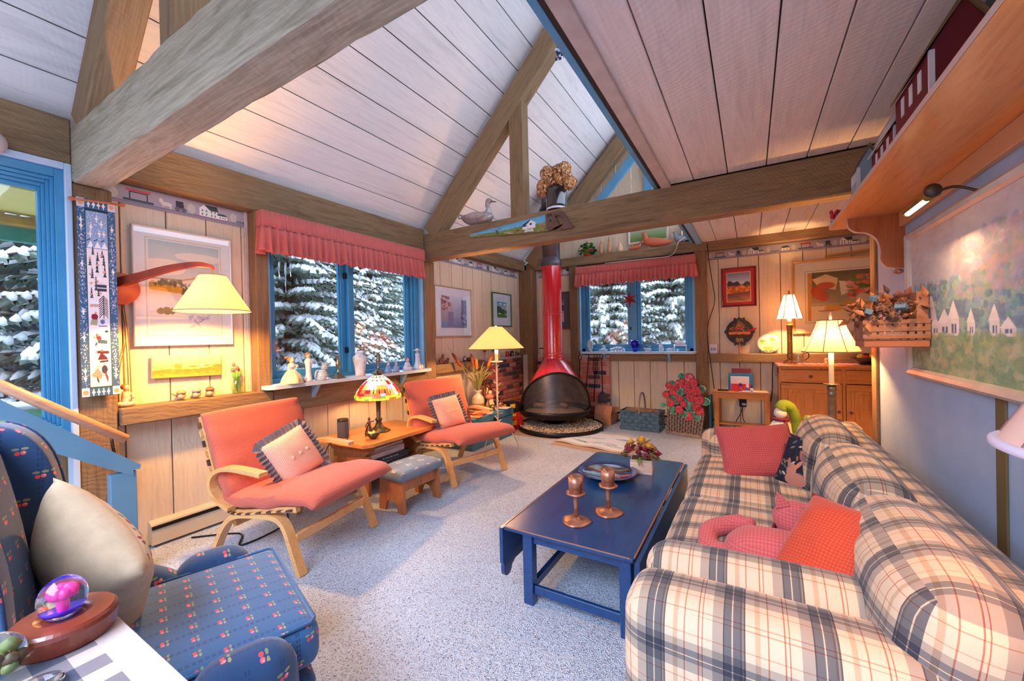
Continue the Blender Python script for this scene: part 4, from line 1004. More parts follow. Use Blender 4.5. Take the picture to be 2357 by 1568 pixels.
# ================= pine table with books =================
et = thing('end_table', 'low pine table with a book shelf between the orange chairs', 'table', (-3.2, 2.77, 0))
ex, ey = -3.2, 2.77
top = [(-.32, -.47), (.30, -.44), (.335, -.36), (.335, .38), (.30, .46), (-.32, .50), (-.35, .4), (-.34, -.36)]
B().prism(top, .462, .492, 'z').o('tabletop', PINEY, et)
for y in (-.33, .33):
    B().prism([(-.24, 0), (-.16, 0), (-.12, .06), (.12, .06), (.16, 0), (.24, 0), (.25, .36), (-.25, .36)], y-.013, y+.013, 'y').o('side_panel', OAK, et)
    B().prism([(-.3, .46), (.3, .46), (.27, .40), (.2, .36), (-.2, .36), (-.27, .40)], y-.03, y+.03, 'y').o('cleat', OAK, et)
B().box(-.25, .27, -.317, .317, .20, .222, .003).o('shelf', OAK, et); B().box(-.02, .02, -.36, .36, .05, .11, .003).o('stretcher', OAK, et)
def book(label, loc, l, w_, h, col, rz=0, page=(232, 224, 208), spine=None, txt=None, tcol=(230, 230, 230), grp='books stacked in the pine table'):
    """lying book: spine facing +x, l along y"""
    t = thing('book', label, 'book', loc, rz, grp); c = mat('cover_%d_%d_%d' % col, col, .45, coat=.2)
    B().box(-w_/2, w_/2, -l/2, l/2, 0, .0025).box(-w_/2, w_/2, -l/2, l/2, h-.0025, h).box(w_/2-.003, w_/2, -l/2, l/2, .0025, h-.0025).o('cover', c, t)
    B().box(-w_/2+.004, w_/2-.003, -l/2+.004, l/2-.004, .0025, h-.0025).o('pages', mat('page_block', page, .8), t)
    if spine: B().box(w_/2, w_/2+.0006, spine[0], spine[1], .004, h-.004).o('spine_label', mat('lab_%d_%d_%d' % spine[2], spine[2], .5), t)
    if txt:
        for s_, y_, sz in txt: lettering(s_, t, (w_/2+.0012, y_, h*.25), (R(90), 0, R(90)), sz, tcol)
    return t
def lettering(s_, parent, loc, rot, size, col=(230, 230, 230), name='lettering', ext=.0002, align='LEFT'):
    cu = bpy.data.curves.new(name, 'FONT'); cu.body = s_; cu.size = size; cu.extrude = ext; cu.align_x = align; cu.resolution_u = 2
    o = bpy.data.objects.new(name, cu); S.collection.objects.link(o); me = bpy.data.meshes.new_from_object(o.evaluated_get(bpy.context.evaluated_depsgraph_get())); bpy.data.objects.remove(o)
    me.materials.clear(); me.materials.append(mat('ink_%d_%d_%d' % tuple(col), col, .6)); q = bpy.data.objects.new(name, me); S.collection.objects.link(q); q.location = loc; q.rotation_euler = rot; q.parent = parent
    tag(q, kind='stuff'); return q
bks = [('thin black book with white lettering at the bottom of the stack', .40, .27, .024, (30, 36, 52), [('AMERICA', -.15, .022), ('THE WILD', .02, .02)], (150, 190, 220)),
       ('slate book with a pale spine line, second from the bottom of the stack', .36, .27, .018, (62, 66, 82), [('Mountains and Rivers', -.14, .013)], (216, 170, 130)),
       ('black book lettered The Great 20th Century, middle of the stack', .38, .28, .028, (26, 30, 38), [('The Great 20th Century', -.12, .02)], (236, 232, 226)),
       ('white-jacketed book with violet underside above the black one', .36, .25, .036, (206, 196, 208), [('SIMPLY', -.05, .026)], (196, 170, 110)),
       ('pale grey magazine pile near the top of the stack', .34, .24, .016, (186, 180, 184), None, None),
       ('light grey book lying on top of the stack', .33, .23, .02, (200, 196, 200), None, None)]
z = .222
for i, (lb, l, w_, h, c, tx, tc) in enumerate(bks):
    book(lb, (ex+.10-.012*i, ey-.07+.02*((i*7) % 3)-.01, z+.0005), l*1.25, w_, h*1.15, c, R((-2, 3, -1, 2, -4, 3)[i]), txt=tx, tcol=tc or (0, 0, 0)); z += h*1.15+.001
# ================= footstool =================
st = thing('footstool', 'small wooden footstool with a grey floral seat in front of the pine table', 'stool', (-2.54, 2.52, 0), R(-2))
for y in (-.20, .20):
    pts = [(-.15, 0), (-.075, 0)]+[(-.075*cos(a), .1*sin(a)) for a in [PI*i/8 for i in range(1, 8)]]+[(.075, 0), (.15, 0), (.135, .27), (-.135, .27)]
    B().prism(pts, y-.013, y+.013, 'y').o('leg', OAK, st)
B().box(.10, .118, -.187, .187, .17, .26, .003).o('apron', OAK, st); B().box(-.118, -.10, -.187, .187, .17, .26, .003).o('apron', OAK, st)
def stoolc(n):
    u, v = n.boxuv(); col = n.mix(n.noise(n.co(), 14, 3), (*srgb((92, 108, 124)), 1), (*srgb((128, 142, 156)), 1))
    fu = n.ma('SUBTRACT', n.ma('FRACT', n.ma('MULTIPLY', u, 9)), .5); fv = n.ma('SUBTRACT', n.ma('FRACT', n.ma('MULTIPLY', v, 7)), .5)
    r = n.ma('ADD', n.ma('MULTIPLY', fu, fu), n.ma('MULTIPLY', fv, fv)); sp = n.ma('GREATER_THAN', n.noise(n.co(), 95, 1), .52)
    return n.mix(n.ma('MULTIPLY', n.ma('LESS_THAN', r, .05), sp), col, (*srgb((220, 196, 176)), 1)), n.noise(n.co(), 300, 2)
b = B(); softbox(b, .33, .50, .075, .034, (.0, .0, .018), 10); weld(b.o('seat_pad', cloth('grey_floral_cloth', stoolc, .6), st, (0, 0, .303)))
# ================= wing chair =================
wc = thing('wing_chair', 'blue wing chair with cherry pattern, close in front at the left', 'armchair', (-1.54, .90, 0), R(-17.5))
def wp(name, x0, x1, y0, y1, z0, z1, r=.05, puff=(0, 0, 0), rot=None, mt=CHERRY, fn=None, seg=10):
    b = B(); softbox(b, x1-x0, y1-y0, z1-z0, r, puff, seg, fn=fn); o = b.o(name, mt, wc, ((x0+x1)/2, (y0+y1)/2, (z0+z1)/2), rot=rot); weld(o); return o
wp('seat_cushion', -.335, .335, -.70, -.0, .345, .49, .045, (.005, .01, .02), mt=CHERRYS)
wp('base', -.36, .36, -.80, -.02, .13, .345, .04, (.01, .015, .01))
for s in (-1, 1):
    def armf(P, s=s):
        k = max(0, P[1]+.20)  # dips forward
        return [P[0]*(1+.0), P[1], P[2]-(.0 if P[2] < 0 else k*k*1.2)]
    wp('arm', min(s*.31, s*.45), max(s*.31, s*.45), -.74, -.22, .13, .62, .06, (.01, .015, .01), fn=armf)
    wp('arm_front', min(s*.30, s*.455), max(s*.30, s*.455), -.34, -.10, .13, .525, .075, (.01, .02, .01))
    # wing
    pts = catmull([(-.84, .60), (-.635, .62), (-.63, .74), (-.64, .92), (-.675, 1.06), (-.74, 1.14), (-.84, 1.17)], 4)
    b = B(); b.prism([(p[0], p[1]) for p in pts]+[(-.90, 1.15), (-.86, .62)], s*.32, s*.43, 'x', sm=False)
    o = b.o('wing', CHERRY, wc); md = o.modifiers.new('soft', 'BEVEL'); md.width = .035; md.segments = 4; md.limit_method = 'ANGLE'; md.angle_limit = R(40)
    for p in o.data.polygons: p.use_smooth = True
    B().tube([(s*.425, p[0], p[1]) for p in pts], .006, 6).o('piping', CHERRY, wc)
    B().cyl((s*.36, -.05, 0), (s*.36, -.07, .13), .018, .026).o('leg', OAK, wc); B().cyl((s*.34, -.72, 0), (s*.34, -.68, .15), .018, .026).o('leg', OAK, wc)
wp('backrest', -.33, .33, -.91, -.73, .40, 1.18, .08, (.01, .05, .02), rot=(R(7), 0, 0))
B().tube([(x, y, .487+.004*math.cos(3*x)) for x, y in [(-.32, -.58), (-.32, -.03), (-.3, -.012), (.3, -.012), (.32, -.03), (.32, -.58)]], .006, 6).o('piping', CHERRYS, wc)
# linen cushion on the wing chair
lc = thing('linen_cushion', 'beige linen cushion with an embroidered front on the blue wing chair', 'cushion', (-1.81, .41, .71), rot=(R(-16), R(-36), R(198)))
LIN = mat('natural_linen', (218, 190, 152), .95, col2=(204, 176, 140), vs=20, bump=.3, bs=300, bd=.002)
weld(pillow(B(), .43, .43, .20, 22, 0, .015, 4, .06).o('cushion_body', LIN, lc), .0015)
cv = Cv(90, 90, (214, 200, 180)); rd = random.Random(9)
for _ in range(220): cv.ell(rd.uniform(.08, .92), rd.uniform(.08, .92), rd.uniform(.01, .035), rd.uniform(.01, .03), rd.choice([(160, 30, 44), (46, 100, 66), (214, 176, 60), (122, 66, 50), (226, 214, 200), (90, 130, 90)]), .9, rd.uniform(0, 3))
print_mesh('embroidery', cv, .40, .40, attr_mat('printed_cloth'), lc, shape=pshape(.41, .41, .215))
# ================= near table with checked runner =================
nt = thing('side_table', 'side table with a grey checked cloth in the bottom left corner', 'table', (-.9, .05, 0))
B().box(-.33, .45, -.30, .245, .80, .825, .004).o('tabletop', OAK, nt)
for x in (-.29, .41):
    for y in (-.26, .20): B().box(x-.02, x+.02, y-.02, y+.02, 0, .80, .004).o('leg', OAK, nt)
def runner(n):
    u, v = n.boxuv(); per = .042
    a = n.ma('GREATER_THAN', n.ma('FRACT', n.ma('MULTIPLY_ADD', u, 1/(2*per), .22)), .5); c = n.ma('GREATER_THAN', n.ma('FRACT', n.ma('MULTIPLY_ADD', v, 1/(2*per), .1)), .5)
    s = n.ma('MULTIPLY', n.ma('ADD', a, c), .5); col = n.ramp(s, [(0, srgb((184, 162, 146))), (.4, srgb((116, 106, 106))), (.8, srgb((62, 64, 80)))], 'CONSTANT')
    edge = n.ma('GREATER_THAN', v, .2); return n.mix(edge, col, (*srgb((182, 166, 156)), 1)), n.noise(n.co(), 400, 2)
tag(B().box(-.334, .454, -.304, .249, 0, .004, .001).o('table_cloth', cloth('grey_check_cloth', runner), None, (-.9, .05, .8252)), 'grey and cream checked cloth covering the near side table', 'tablecloth')
B().box(-.336, -.331, -.304, .249, -.004, .003).o('x', OAK)
bpy.data.objects.remove(bpy.data.objects['x'])
gl = thing('glass_globe', 'clear glass globe with a pink flower inside on a turned wooden base', 'ornament', (-1.175, .225, .8295)); gl.scale = (.82, .82, .95)
B().lathe([(0, 0), (.086, 0), (.09, .004), (.094, .034), (.092, .042), (.086, .047), (.05, .049), (.035, .042), (0, .036)], seg=48, sm=False).o('wooden_base', mat('turned_red_wood', (120, 48, 24), .3, col2=(120, 48, 26), vs=12, coat=.5), gl)
B().ball((0, 0, .0), .044, 32, 20).o('globe', solid_glass('clear_glass', (255, 255, 255)), gl, (-.012, .0, .078))
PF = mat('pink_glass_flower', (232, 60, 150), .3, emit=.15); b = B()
for k in range(6):
    a = k*PI/3; b.at((-.010+.010*cos(a), .010*sin(a), .088)); b.ball((0, 0, 0), (.012, .012, .010), 8, 6)
b.at((-.012, 0, .07)); b.ball((0, 0, 0), (.008, .008, .018), 8, 6); b.T = None; b.o('flower', PF, gl)
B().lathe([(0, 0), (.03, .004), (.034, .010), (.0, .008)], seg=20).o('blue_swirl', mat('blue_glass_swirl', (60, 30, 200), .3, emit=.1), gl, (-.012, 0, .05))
g2 = thing('glass_paperweight', 'green and brown glass paperweight at the bottom left corner', 'ornament', (-1.125, .13, .8295))
B().ball((0, 0, .04), (.04, .04, .04), 28, 18).o('paperweight_glass', solid_glass('pale_green_glass', (214, 236, 232)), g2); b = B(); rd = random.Random(3)
for k in range(16): b.ball((rd.uniform(-.018, .018), rd.uniform(-.018, .018), .012+rd.uniform(0, .03)), rd.uniform(.005, .009), 7, 5, rd.choice([0, 1, 2]))
b.o('pebbles', [mat('teal_pebble', (20, 130, 120), .4), mat('brown_pebble', (110, 80, 50), .5), mat('olive_pebble', (150, 150, 90), .5)], g2)
g3 = tag(B().lathe([(0, 0), (.028, 0), (.031, .004), (.030, .010), (.015, .015), (0, .016)], seg=24).o('glass_disc', MATS['clear_glass'], None, (-1.03, .165, .8295)), 'small flat clear glass disc on the checked cloth', 'ornament')
# ================= hearth =================
ro = mat('black_enamel', (24, 24, 28), .4, .4); 
fp = thing('cone_fireplace', 'red cone fireplace with a black bowl in the brick corner', 'fireplace', (-2.64, 5.70, .08))
PANC = (-2.52, 5.65)
RED = mat('red_enamel_flue', (214, 22, 40), .18, coat=.9, spec=.6)
face = R(-58)
def rimz(t):
    d = (t-face+PI) % (2*PI)-PI; k = max(0, 1-(abs(d)/R(78))**2.0); return .225+.57*(k**.55 if k > 0 else 0), k
def coneP(u, v, inn=0):
    t = u*2*PI; zb, k = rimz(t); zt = .99; r0 = .155-inn; rb = (.545-.13*k)-inn; r_lin = rb
    s = v; z = zt+(zb-zt)*s; rr = r0+(r_lin-r0)*(s**(1.0-.25*k)); return (cos(t)*rr, sin(t)*rr, z)
b = B(); b.grid(lambda u, v: coneP(u, v), 72, 14, cu=True); b.o('cone_hood', RED, fp)
b = B(); b.grid(lambda u, v: coneP(u, v, .008), 72, 14, cu=True); b.o('cone_lining', mat('sooty_black', (60, 52, 46), .8, col2=(120, 100, 82), vs=6), fp)
b = B(); b.tube([coneP(i/72, 1) for i in range(73)], .014, 6, cap=False); b.o('opening_trim', ro, fp)
arch = [i/72 for i in range(73) if rimz(i/72*2*PI)[1] > 0]; 
B().lathe([(0, .115), (.47, .115), (.50, .12), (.555, .19), (.555, .228), (.54, .228), (.535, .2), (.44, .17), (0, .16)], seg=56).o('fire_bowl', ro, fp)
B().lathe([(.16, 0), (.14, .12)], seg=24).o('pedestal', ro, fp)
ASH = mat('ash_and_gravel', (150, 130, 104), .95, col2=(206, 184, 150), vs=34, bump=1, bs=60, bd=.03)
B().lathe([(0, .215), (.3, .20), (.48, .17), (.5, .16)], seg=40, wob=lambda a, z: 1).o('ash', ASH, fp)
# mesh screen
SCR = mat('screen_mesh', (120, 108, 98), .5, .2)
sm_, sn, sb_ = newmat('dusty_fire_screen'); sb_.inputs['Base Color'].default_value = (*srgb((108, 104, 110)), 1); sb_.inputs['Roughness'].default_value = .35; sb_.inputs['Metallic'].default_value = .5; sb_.inputs['Alpha'].default_value = .34
def scr(u, v):
    t = face+(u-.5)*R(140); zb, k = rimz(t); z = .228+(zb-.228)*v; r1 = .53-.13*k; return (cos(t)*(.525-(.525-r1)*v)*.99, sin(t)*(.525-(.525-r1)*v)*.99, z)
b = B(); b.grid(scr, 30, 8); b.o('fire_screen', sm_, fp)
rd = random.Random(4)
for k in range(3): b = B(); b.at((.1*k-.12, -.05+.08*k, .25+.04*(k % 2)), rz=.5+k*.9, ry=.1); b.tube([(-.2, 0, 0), (.2, 0, 0)], .035, 9); b.o('log', mat('charred_log', (70, 52, 40), .95, col2=(150, 120, 96), vs=9), fp)
B().lathe([(.158, .98), (.150, 1.02), (.150, 2.43)], seg=40, cap=False).o('flue_pipe', RED, fp)
for z in (1.03, 1.07, 1.02-.0, 1.66, 1.69): 
    if z != 1.02: B().lathe([(.150, z-.008), (.156, z), (.150, z+.008)], seg=40, cap=False).o('pipe_ring', RED, fp)
B().lathe([(.150, 2.40), (.163, 2.42), (.163, 2.47), (.142, 2.52), (.135, 2.54)], seg=36, cap=False).o('collar', mat('dark_galvanised', (92, 88, 94), .45, .7), fp)
B().lathe([(.135, 2.5), (.135, 3.9)], seg=36).o('upper_flue', mat('grey_flue', (112, 104, 112), .4, .8, col2=(90, 84, 92), vs=4), fp)
b = B(); b.at((0, 0, 3.25), ry=R(-46)); b.lathe([(.24, .0), (.30, -.02), (.30, -.05), (.15, .10)], seg=28); b.o('roof_flashing', mat('black_flashing', (34, 38, 46), .35, .5), fp)
B().tube([(-.15, -.02, 1.14), (-.19, -.04, 1.145), (-.22, -.03, 1.135)], .008, 6).o('damper_handle', ro, fp)
pn = thing('hearth_pan', 'round black pan of gravel under the red cone fireplace', 'hearth', (PANC[0], PANC[1], .004))
B().lathe([(0, 0), (.645, 0), (.645, .07), (.63, .07), (.628, .03), (0, .03)], seg=72).o('pan', ro, pn)
GVS = [mat('gravel_%s' % a, c, .9) for a, c in (('sand', (206, 176, 132)), ('grey', (176, 168, 160)), ('brown', (140, 112, 86)), ('pale', (226, 214, 196)))]
b = B(); rd = random.Random(7)
B().lathe([(0, .05), (.628, .045)], seg=48, cap=False).o('gravel_bed', ASH, pn)
b = B()
for i in range(2600):
    a = rd.uniform(0, 6.283); r = .615*math.sqrt(rd.random()); s = rd.uniform(.008, .016); c = (r*cos(a), r*sin(a), .052+rd.uniform(0, .012))
    v = [(c[0]+s*rd.uniform(.6, 1.2)*dx, c[1]+s*rd.uniform(.6, 1.2)*dy, c[2]+s*.6*dz) for dx, dy, dz in ((1, 0, 0), (0, 1, 0), (-1, 0, 0), (0, -1, 0), (0, 0, 1), (0, 0, -1))]
    b.add(v, [(0, 1, 4), (1, 2, 4), (2, 3, 4), (3, 0, 4), (1, 0, 5), (2, 1, 5), (3, 2, 5), (0, 3, 5)], rd.choice([0, 0, 1, 2, 3]))
tag(b.o('gravel', GVS, pn), kind='stuff')
# ================= lamps =================
def bulb(loc, power, col=(255, 198, 132), r=.03):
    o = light('lamp_bulb', 'POINT', loc, power, col, r); return o
SHADE = shade_mat('lit_cream_shade', (250, 206, 160), .42, (255, 206, 150))
SHADEP = shade_mat('lit_peach_shade', (226, 150, 104), .20, (255, 170, 100))
IVORY = mat('ivory_metal', (232, 206, 168), .5)
BRASS = mat('aged_brass', (150, 118, 66), .35, .9)
DKM = mat('dark_bronze', (70, 58, 46), .45, .7, col2=(96, 80, 60), vs=12)
def shade(parent, r1, z1, r0, z0, mt, seg=40, name='lamp_shade', sides=0, wav=0):
    f = (lambda a, z: 1+wav*sin(a*30)) if wav else None
    return B().lathe([(r0, z0), (r1, z1), (r1-.003, z1), (r0-.003, z0)], seg=sides or seg, cap=False, sm=not sides, wob=f).o(name, mt, parent)
# floor lamp with vine
fl = thing('floor_lamp', 'white leaf-twined floor lamp with a glowing cream shade by the brick surround', 'lamp', (-2.64, 4.08, 0))
shade(fl, .075, 1.535, .335, 1.275, SHADE); B().lathe([(.334, 1.272), (.337, 1.268), (.338, 1.276)], seg=60, cap=False, wob=lambda a, z: 1+.006*sin(a*40)).o('shade_trim', mat('dark_stitching', (110, 86, 60), .8), fl)
B().ball((0, 0, 1.545), (.014, .014, .014)).o('finial', IVORY, fl)
B().lathe([(.02, 1.12), (.02, 1.28)], seg=14).o('candle_sleeve', IVORY, fl); B().lathe([(0, 1.105), (.075, 1.11), (.078, 1.12), (0, 1.12)], seg=24).o('drip_tray', IVORY, fl)
B().tube([(0, 0, .16), (0, 0, 1.11)], .011, 8).o('stem', IVORY, fl)
for k in range(3):
    a = k*2*PI/3+.35; B().tube(catmull([(0, 0, .2), (.06*cos(a), .06*sin(a), .30), (.16*cos(a), .16*sin(a), .27), (.24*cos(a), .24*sin(a), .12), (.27*cos(a), .27*sin(a), .0)], 5), .006, 6).o('leg', IVORY, fl)
rd = random.Random(2)
for i in range(26):
    z = .25+i*.033; a = i*1.9; s = rd.uniform(.8, 1.3); b = B(); b.at((.01*cos(a), .01*sin(a), z), ry=-.5+rd.uniform(-.4, .4), rz=a, sc=s)
    b.add([(0, 0, 0), (.02, .012, .006), (.045, .010, .008), (.058, 0, .004), (.045, -.010, .008), (.02, -.012, .006), (.03, 0, .0)], [(0, 1, 6), (1, 2, 6), (2, 3, 6), (3, 4, 6), (4, 5, 6), (5, 0, 6)], 0, True); b.o('leaf', IVORY, fl)
bulb((-2.64, 4.08, 1.38), 46)
# fluted console lamp behind the sofa
sl2 = thing('table_lamp', 'silver fluted column lamp with a paneled bell shade behind the far end of the sofa', 'lamp', (.575, 4.25, .62))
SILV = mat('antique_silver', (168, 150, 132), .35, .8, col2=(120, 104, 92), vs=20)
for k in range(8):
    a0, a1 = k*PI/4+.39, (k+1)*PI/4+.39
    def f(u, v, a0=a0, a1=a1): a = a0+(a1-a0)*u; r = .09+(.20-.09)*(v**1.25); return (r*cos(a), r*sin(a), .865-.26*v)
    B().grid(f, 5, 8).o('shade_panel', SHADEP, sl2)
    B().tube([(1.005*(.09+.11*(v/8)**1.25)*cos(a0), 1.005*(.09+.11*(v/8)**1.25)*sin(a0), .865-.26*v/8) for v in range(9)], .0035, 5).o('shade_rib', mat('taupe_trim', (160, 120, 112), .8), sl2)
for r, z in ((.2, .605), (.09, .865)): B().tube([(r*1.005*cos(2*PI*i/40), r*1.005*sin(2*PI*i/40), z) for i in range(41)], .0045, 6, cap=False).o('shade_band', MATS['taupe_trim'], sl2)
B().lathe([(.004, .86), (.012, .89), (.008, .92), (0, .945)], seg=12).o('finial', mat('crystal', (230, 210, 190), .1, 0, coat=1), sl2)
B().lathe([(.018, .33), (.018, .64)], seg=14).o('candle_sleeve', mat('cream_sleeve', (240, 216, 170), .5, emit=.12), sl2)
B().lathe([(0, .318), (.055, .325), (.058, .335), (0, .335)], seg=24).o('drip_tray', SILV, sl2)
B().lathe([(.026, .03), (.029, .05), (.029, .24), (.033, .25), (.028, .26), (.026, .28), (.034, .295), (.03, .32)], seg=32, wob=lambda a, z: 1+(.06*cos(a*12) if .05 < z < .24 else 0)).o('column', SILV, sl2)
B().box(-.075, .075, -.075, .075, 0, .03, .004).o('foot', SILV, sl2)
bulb((.575, 4.25, 1.33), 44, (255, 190, 110))
# its stand
ls = thing('lamp_table', 'small grey lamp table behind the far end of the sofa', 'table', (.60, 4.26, 0))
B().box(-.15, .15, -.15, .15, .59, .62, .004).o('tabletop', mat('grey_painted_wood', (150, 136, 126), .6), ls)
for x in (-.12, .12):
    for y in (-.12, .12): B().box(x-.015, x+.015, y-.015, y+.015, 0, .59, .003).o('leg', MATS['grey_painted_wood'], ls)
# lamp on the sideboard
l3 = thing('table_lamp', 'brass herringbone lamp with a bright paneled shade on the pine sideboard', 'lamp', (.43, 6.26, .992))
SHW = shade_mat('lit_white_shade', (250, 214, 176), .8, (255, 214, 156))
for k in range(6):
    a0, a1 = k*PI/3, (k+1)*PI/3
    def f(u, v, a0=a0, a1=a1):
        r = .06+.08*v; p0 = (r*cos(a0), r*sin(a0)); p1 = (r*cos(a1), r*sin(a1)); return (p0[0]+(p1[0]-p0[0])*u, p0[1]+(p1[1]-p0[1])*u, .875-.30*v)
    B().grid(f, 2, 4).o('shade_panel', SHW, l3)
    B().cyl((.061*cos(a0), .061*sin(a0), .875), (.141*cos(a0), .141*sin(a0), .575), .006, .006, 5).o('shade_rib', mat('gold_trim', (190, 130, 60), .5), l3)
B().lathe([(.02, .875), (.02, .89), (.006, .90), (.012, .92), (0, .935)], seg=12).o('finial', BRASS, l3)
B().lathe([(.022, .50), (.022, .58)], seg=14).o('sleeve', IVORY, l3)
b = B(); b.lathe([(.07, 0), (.07, .02), (.03, .05), (.028, .44), (.036, .48), (.038, .50), (0, .50)], seg=20, wob=lambda a, z: 1+.06*(((a*3+z*60) % 1) > .5)); b.o('column', mat('herringbone_brass', (190, 140, 70), .4, .6, col2=(120, 84, 40), vs=40), l3)
bulb((.43, 6.24, 1.70), 48)
# stained glass lamp on the pine table
l4 = thing('stained_glass_lamp', 'stained glass dragonfly lamp on the pine table under the left window', 'lamp', (-3.22, 2.78, .492))
cvn = 72; b = B(); GC = [mat('lit_glass_%s' % a, c, .25, emit=e) for a, c, e in (('white', (236, 232, 240), .75), ('cream', (250, 224, 160), .8), ('amber', (250, 176, 70), .6), ('orange', (236, 110, 60), .6), ('red', (200, 30, 50), .5), ('yellow', (240, 220, 60), .6), ('green', (120, 170, 70), .5), ('violet', (190, 180, 230), .6))]
rd = random.Random(6); LEAD = mat('leading', (40, 36, 34), .5, .5)
rows = [(.035, .375), (.06, .362), (.09, .342), (.12, .318), (.145, .292), (.163, .268), (.172, .252), (.178, .238), (.175, .224)]
rows = [(r*1.27, z*1.5) for r, z in rows]
pl = [[0, 0, 1, 0, 7], [0, 1, 1, 0, 2], [0, 7, 1, 1, 0], [1, 2, 3, 0, 7], [3, 2, 4, 3, 1], [3, 3, 2, 4, 7], [5, 6, 5, 3, 5], [5, 5, 6, 3, 5]]
for i in range(8):
    (r0, z0), (r1, z1) = rows[i], rows[i+1]; n_ = (12, 16, 20, 22, 22, 26, 36, 36)[i]; off = rd.random()
    for k in range(n_):
        a0 = 2*PI*(k+off)/n_; a1 = 2*PI*(k+1+off)/n_; j = lambda: rd.uniform(-.02, .02) if i < 6 else 0; e = .0012
        df = (k % (n_//3) == 1) if i in (2, 3, 4) else False
        p = [(r0, a0+e/r0, z0), (r0, a1-e/r0, z0), (r1, a1-e/r1, z1), (r1, a0+e/r1, z1)]
        b.add([(r*cos(a), r*sin(a), z) for r, a, z in p], [(0, 1, 2, 3)], 4 if df else rd.choice(pl[i]))
o = b.o('glass_pieces', GC, l4); tag(o, kind='stuff')
b = B()
for i in range(8): b.lathe([(rows[i][0]-.0015, rows[i][1]), (rows[i+1][0]-.0015, rows[i+1][1])], seg=48, cap=False)
b.o('leading', LEAD, l4)
B().lathe([(.0, .60), (.008, .61), (.012, .585), (.046, .567), (.0, .564)], seg=14).o('shade_cap', DKM, l4)
B().lathe([(0, 0), (.105, 0), (.108, .008), (.08, .022), (.04, .055), (.024, .10), (.034, .115), (.034, .128), (.02, .14), (.022, .27), (.027, .335), (.014, .345), (.01, .56)], seg=24, wob=lambda a, z: 1+.05*cos(a*8)*(z < .05)).o('lamp_base', DKM, l4)
bulb((-3.22, 2.78, .93), 11, (255, 200, 120), .03)
# wall swing lamp
l5 = thing('swing_arm_lamp', 'wooden swing-arm wall lamp with a bright cone shade in front of the snow picture', 'lamp', (-3.56, .97, 1.80))
REDW = mat('red_varnished_wood', (150, 62, 40), .35, col2=(120, 46, 34), vs=9, spec=.15); ORW = mat('orange_wood', (216, 108, 60), .4, col2=(200, 92, 50), vs=9, coat=.3)
B().at((0, 0, -.02), ry=R(90)).lathe([(0, -.055), (.10, -.05), (.105, 0), (.10, .01), (0, .012)], seg=40).o('wall_disc', ORW, l5)
arm = [(0, 0, .02), (.12, .07, .055), (.25, .17, .105), (.37, .27, .135), (.44, .325, .13), (.47, .345, .11)]
P_ = catmull(arm, 6); b = B()
V = []; F = []
for i, p in enumerate(P_):
    t = i/(len(P_)-1); wd = .022*(1-t*.75); h = .03*(1-t*.7); d = Vector((.47, .345, 0)).normalized(); s_ = Vector((-d.y, d.x, 0))
    for (a, c) in ((-1, -1), (1, -1), (1, 1), (-1, 1)): V.append(tuple(Vector(p)+s_*wd*a+Vector((0, 0, h*c))))
for i in range(len(P_)-1):
    for k in range(4): F.append((i*4+k, i*4+(k+1) % 4, i*4+4+(k+1) % 4, i*4+4+k))
F += [(3, 2, 1, 0), tuple(len(V)-4+k for k in range(4))]; b.add(V, F); b.o('arm', REDW, l5)
sc = (.46, .34)
b = B(); b.at((sc[0], sc[1], 0)); b.lathe([(.075, .062), (.213, -.178), (.210, -.178), (.072, .062)], seg=48, cap=False); b.o('lamp_shade', shade_mat('lit_parchment_shade', (252, 218, 176), .6, (255, 214, 150)), l5)
b = B()
for r, z in ((.214, -.178), (.076, .062)): b.tube([(sc[0]+r*cos(2*PI*i/40), sc[1]+r*sin(2*PI*i/40), z) for i in range(41)], .003, 5, cap=False)
b.o('shade_trim', MATS['taupe_trim'], l5)
B().cyl((sc[0], sc[1], .045), (sc[0], sc[1], .115), .003, .003).o('rod', BRASS, l5)
B().tube(catmull([(-.045, .02, -.12), (-.045, .035, -.35), (-.045, .0, -.55), (-.045, -.01, -.8)], 5), .003, 5).o('cord', mat('brown_cord', (130, 90, 40), .6), l5)
B().tube(catmull([(-.045, .03, -.12), (-.045, .05, -.4), (-.045, .055, -.78)], 5), .003, 5).o('cord', MATS['brown_cord'], l5)
bulb((-3.10, 1.31, 1.70), 85, (255, 186, 92), .04)
# picture light and near lamp shade
l6 = thing('picture_light', 'brass picture light reaching out over the landscape painting', 'lamp', (.80, 2.62, 1.97))
B().cyl((-.13, .08, -.0), (-.13, -.22, .0), .02, .02, 16).o('hood', BRASS, l6)
B().cyl((-.135, .05, -.012), (-.135, -.19, -.012), .012, .012, 10).o('lit_tube', mat('lit_tube', (255, 226, 180), .5, emit=6), l6)
b = B(); b.ball((-.13, -.245, .01), (.03, .018, .03), 14, 10); b.o('end_knob', DKM, l6)
B().tube(catmull([(-.11, -.10, .02), (-.04, -.14, .04), (.035, -.16, .0)], 5), .006, 6).o('arm', DKM, l6)
light('picture_light_tube', 'AREA', (.655, 2.55, 1.945), 8, (255, 206, 150), .24, (0, R(38), R(90)), .03).rotation_euler = (R(0), R(38), 0)
l7 = thing('table_lamp', 'peach paneled lamp shade cut off at the right edge', 'lamp', (.56, 1.0, .62))
SHU = mat('peach_shade_opaque', (236, 190, 168), .9)
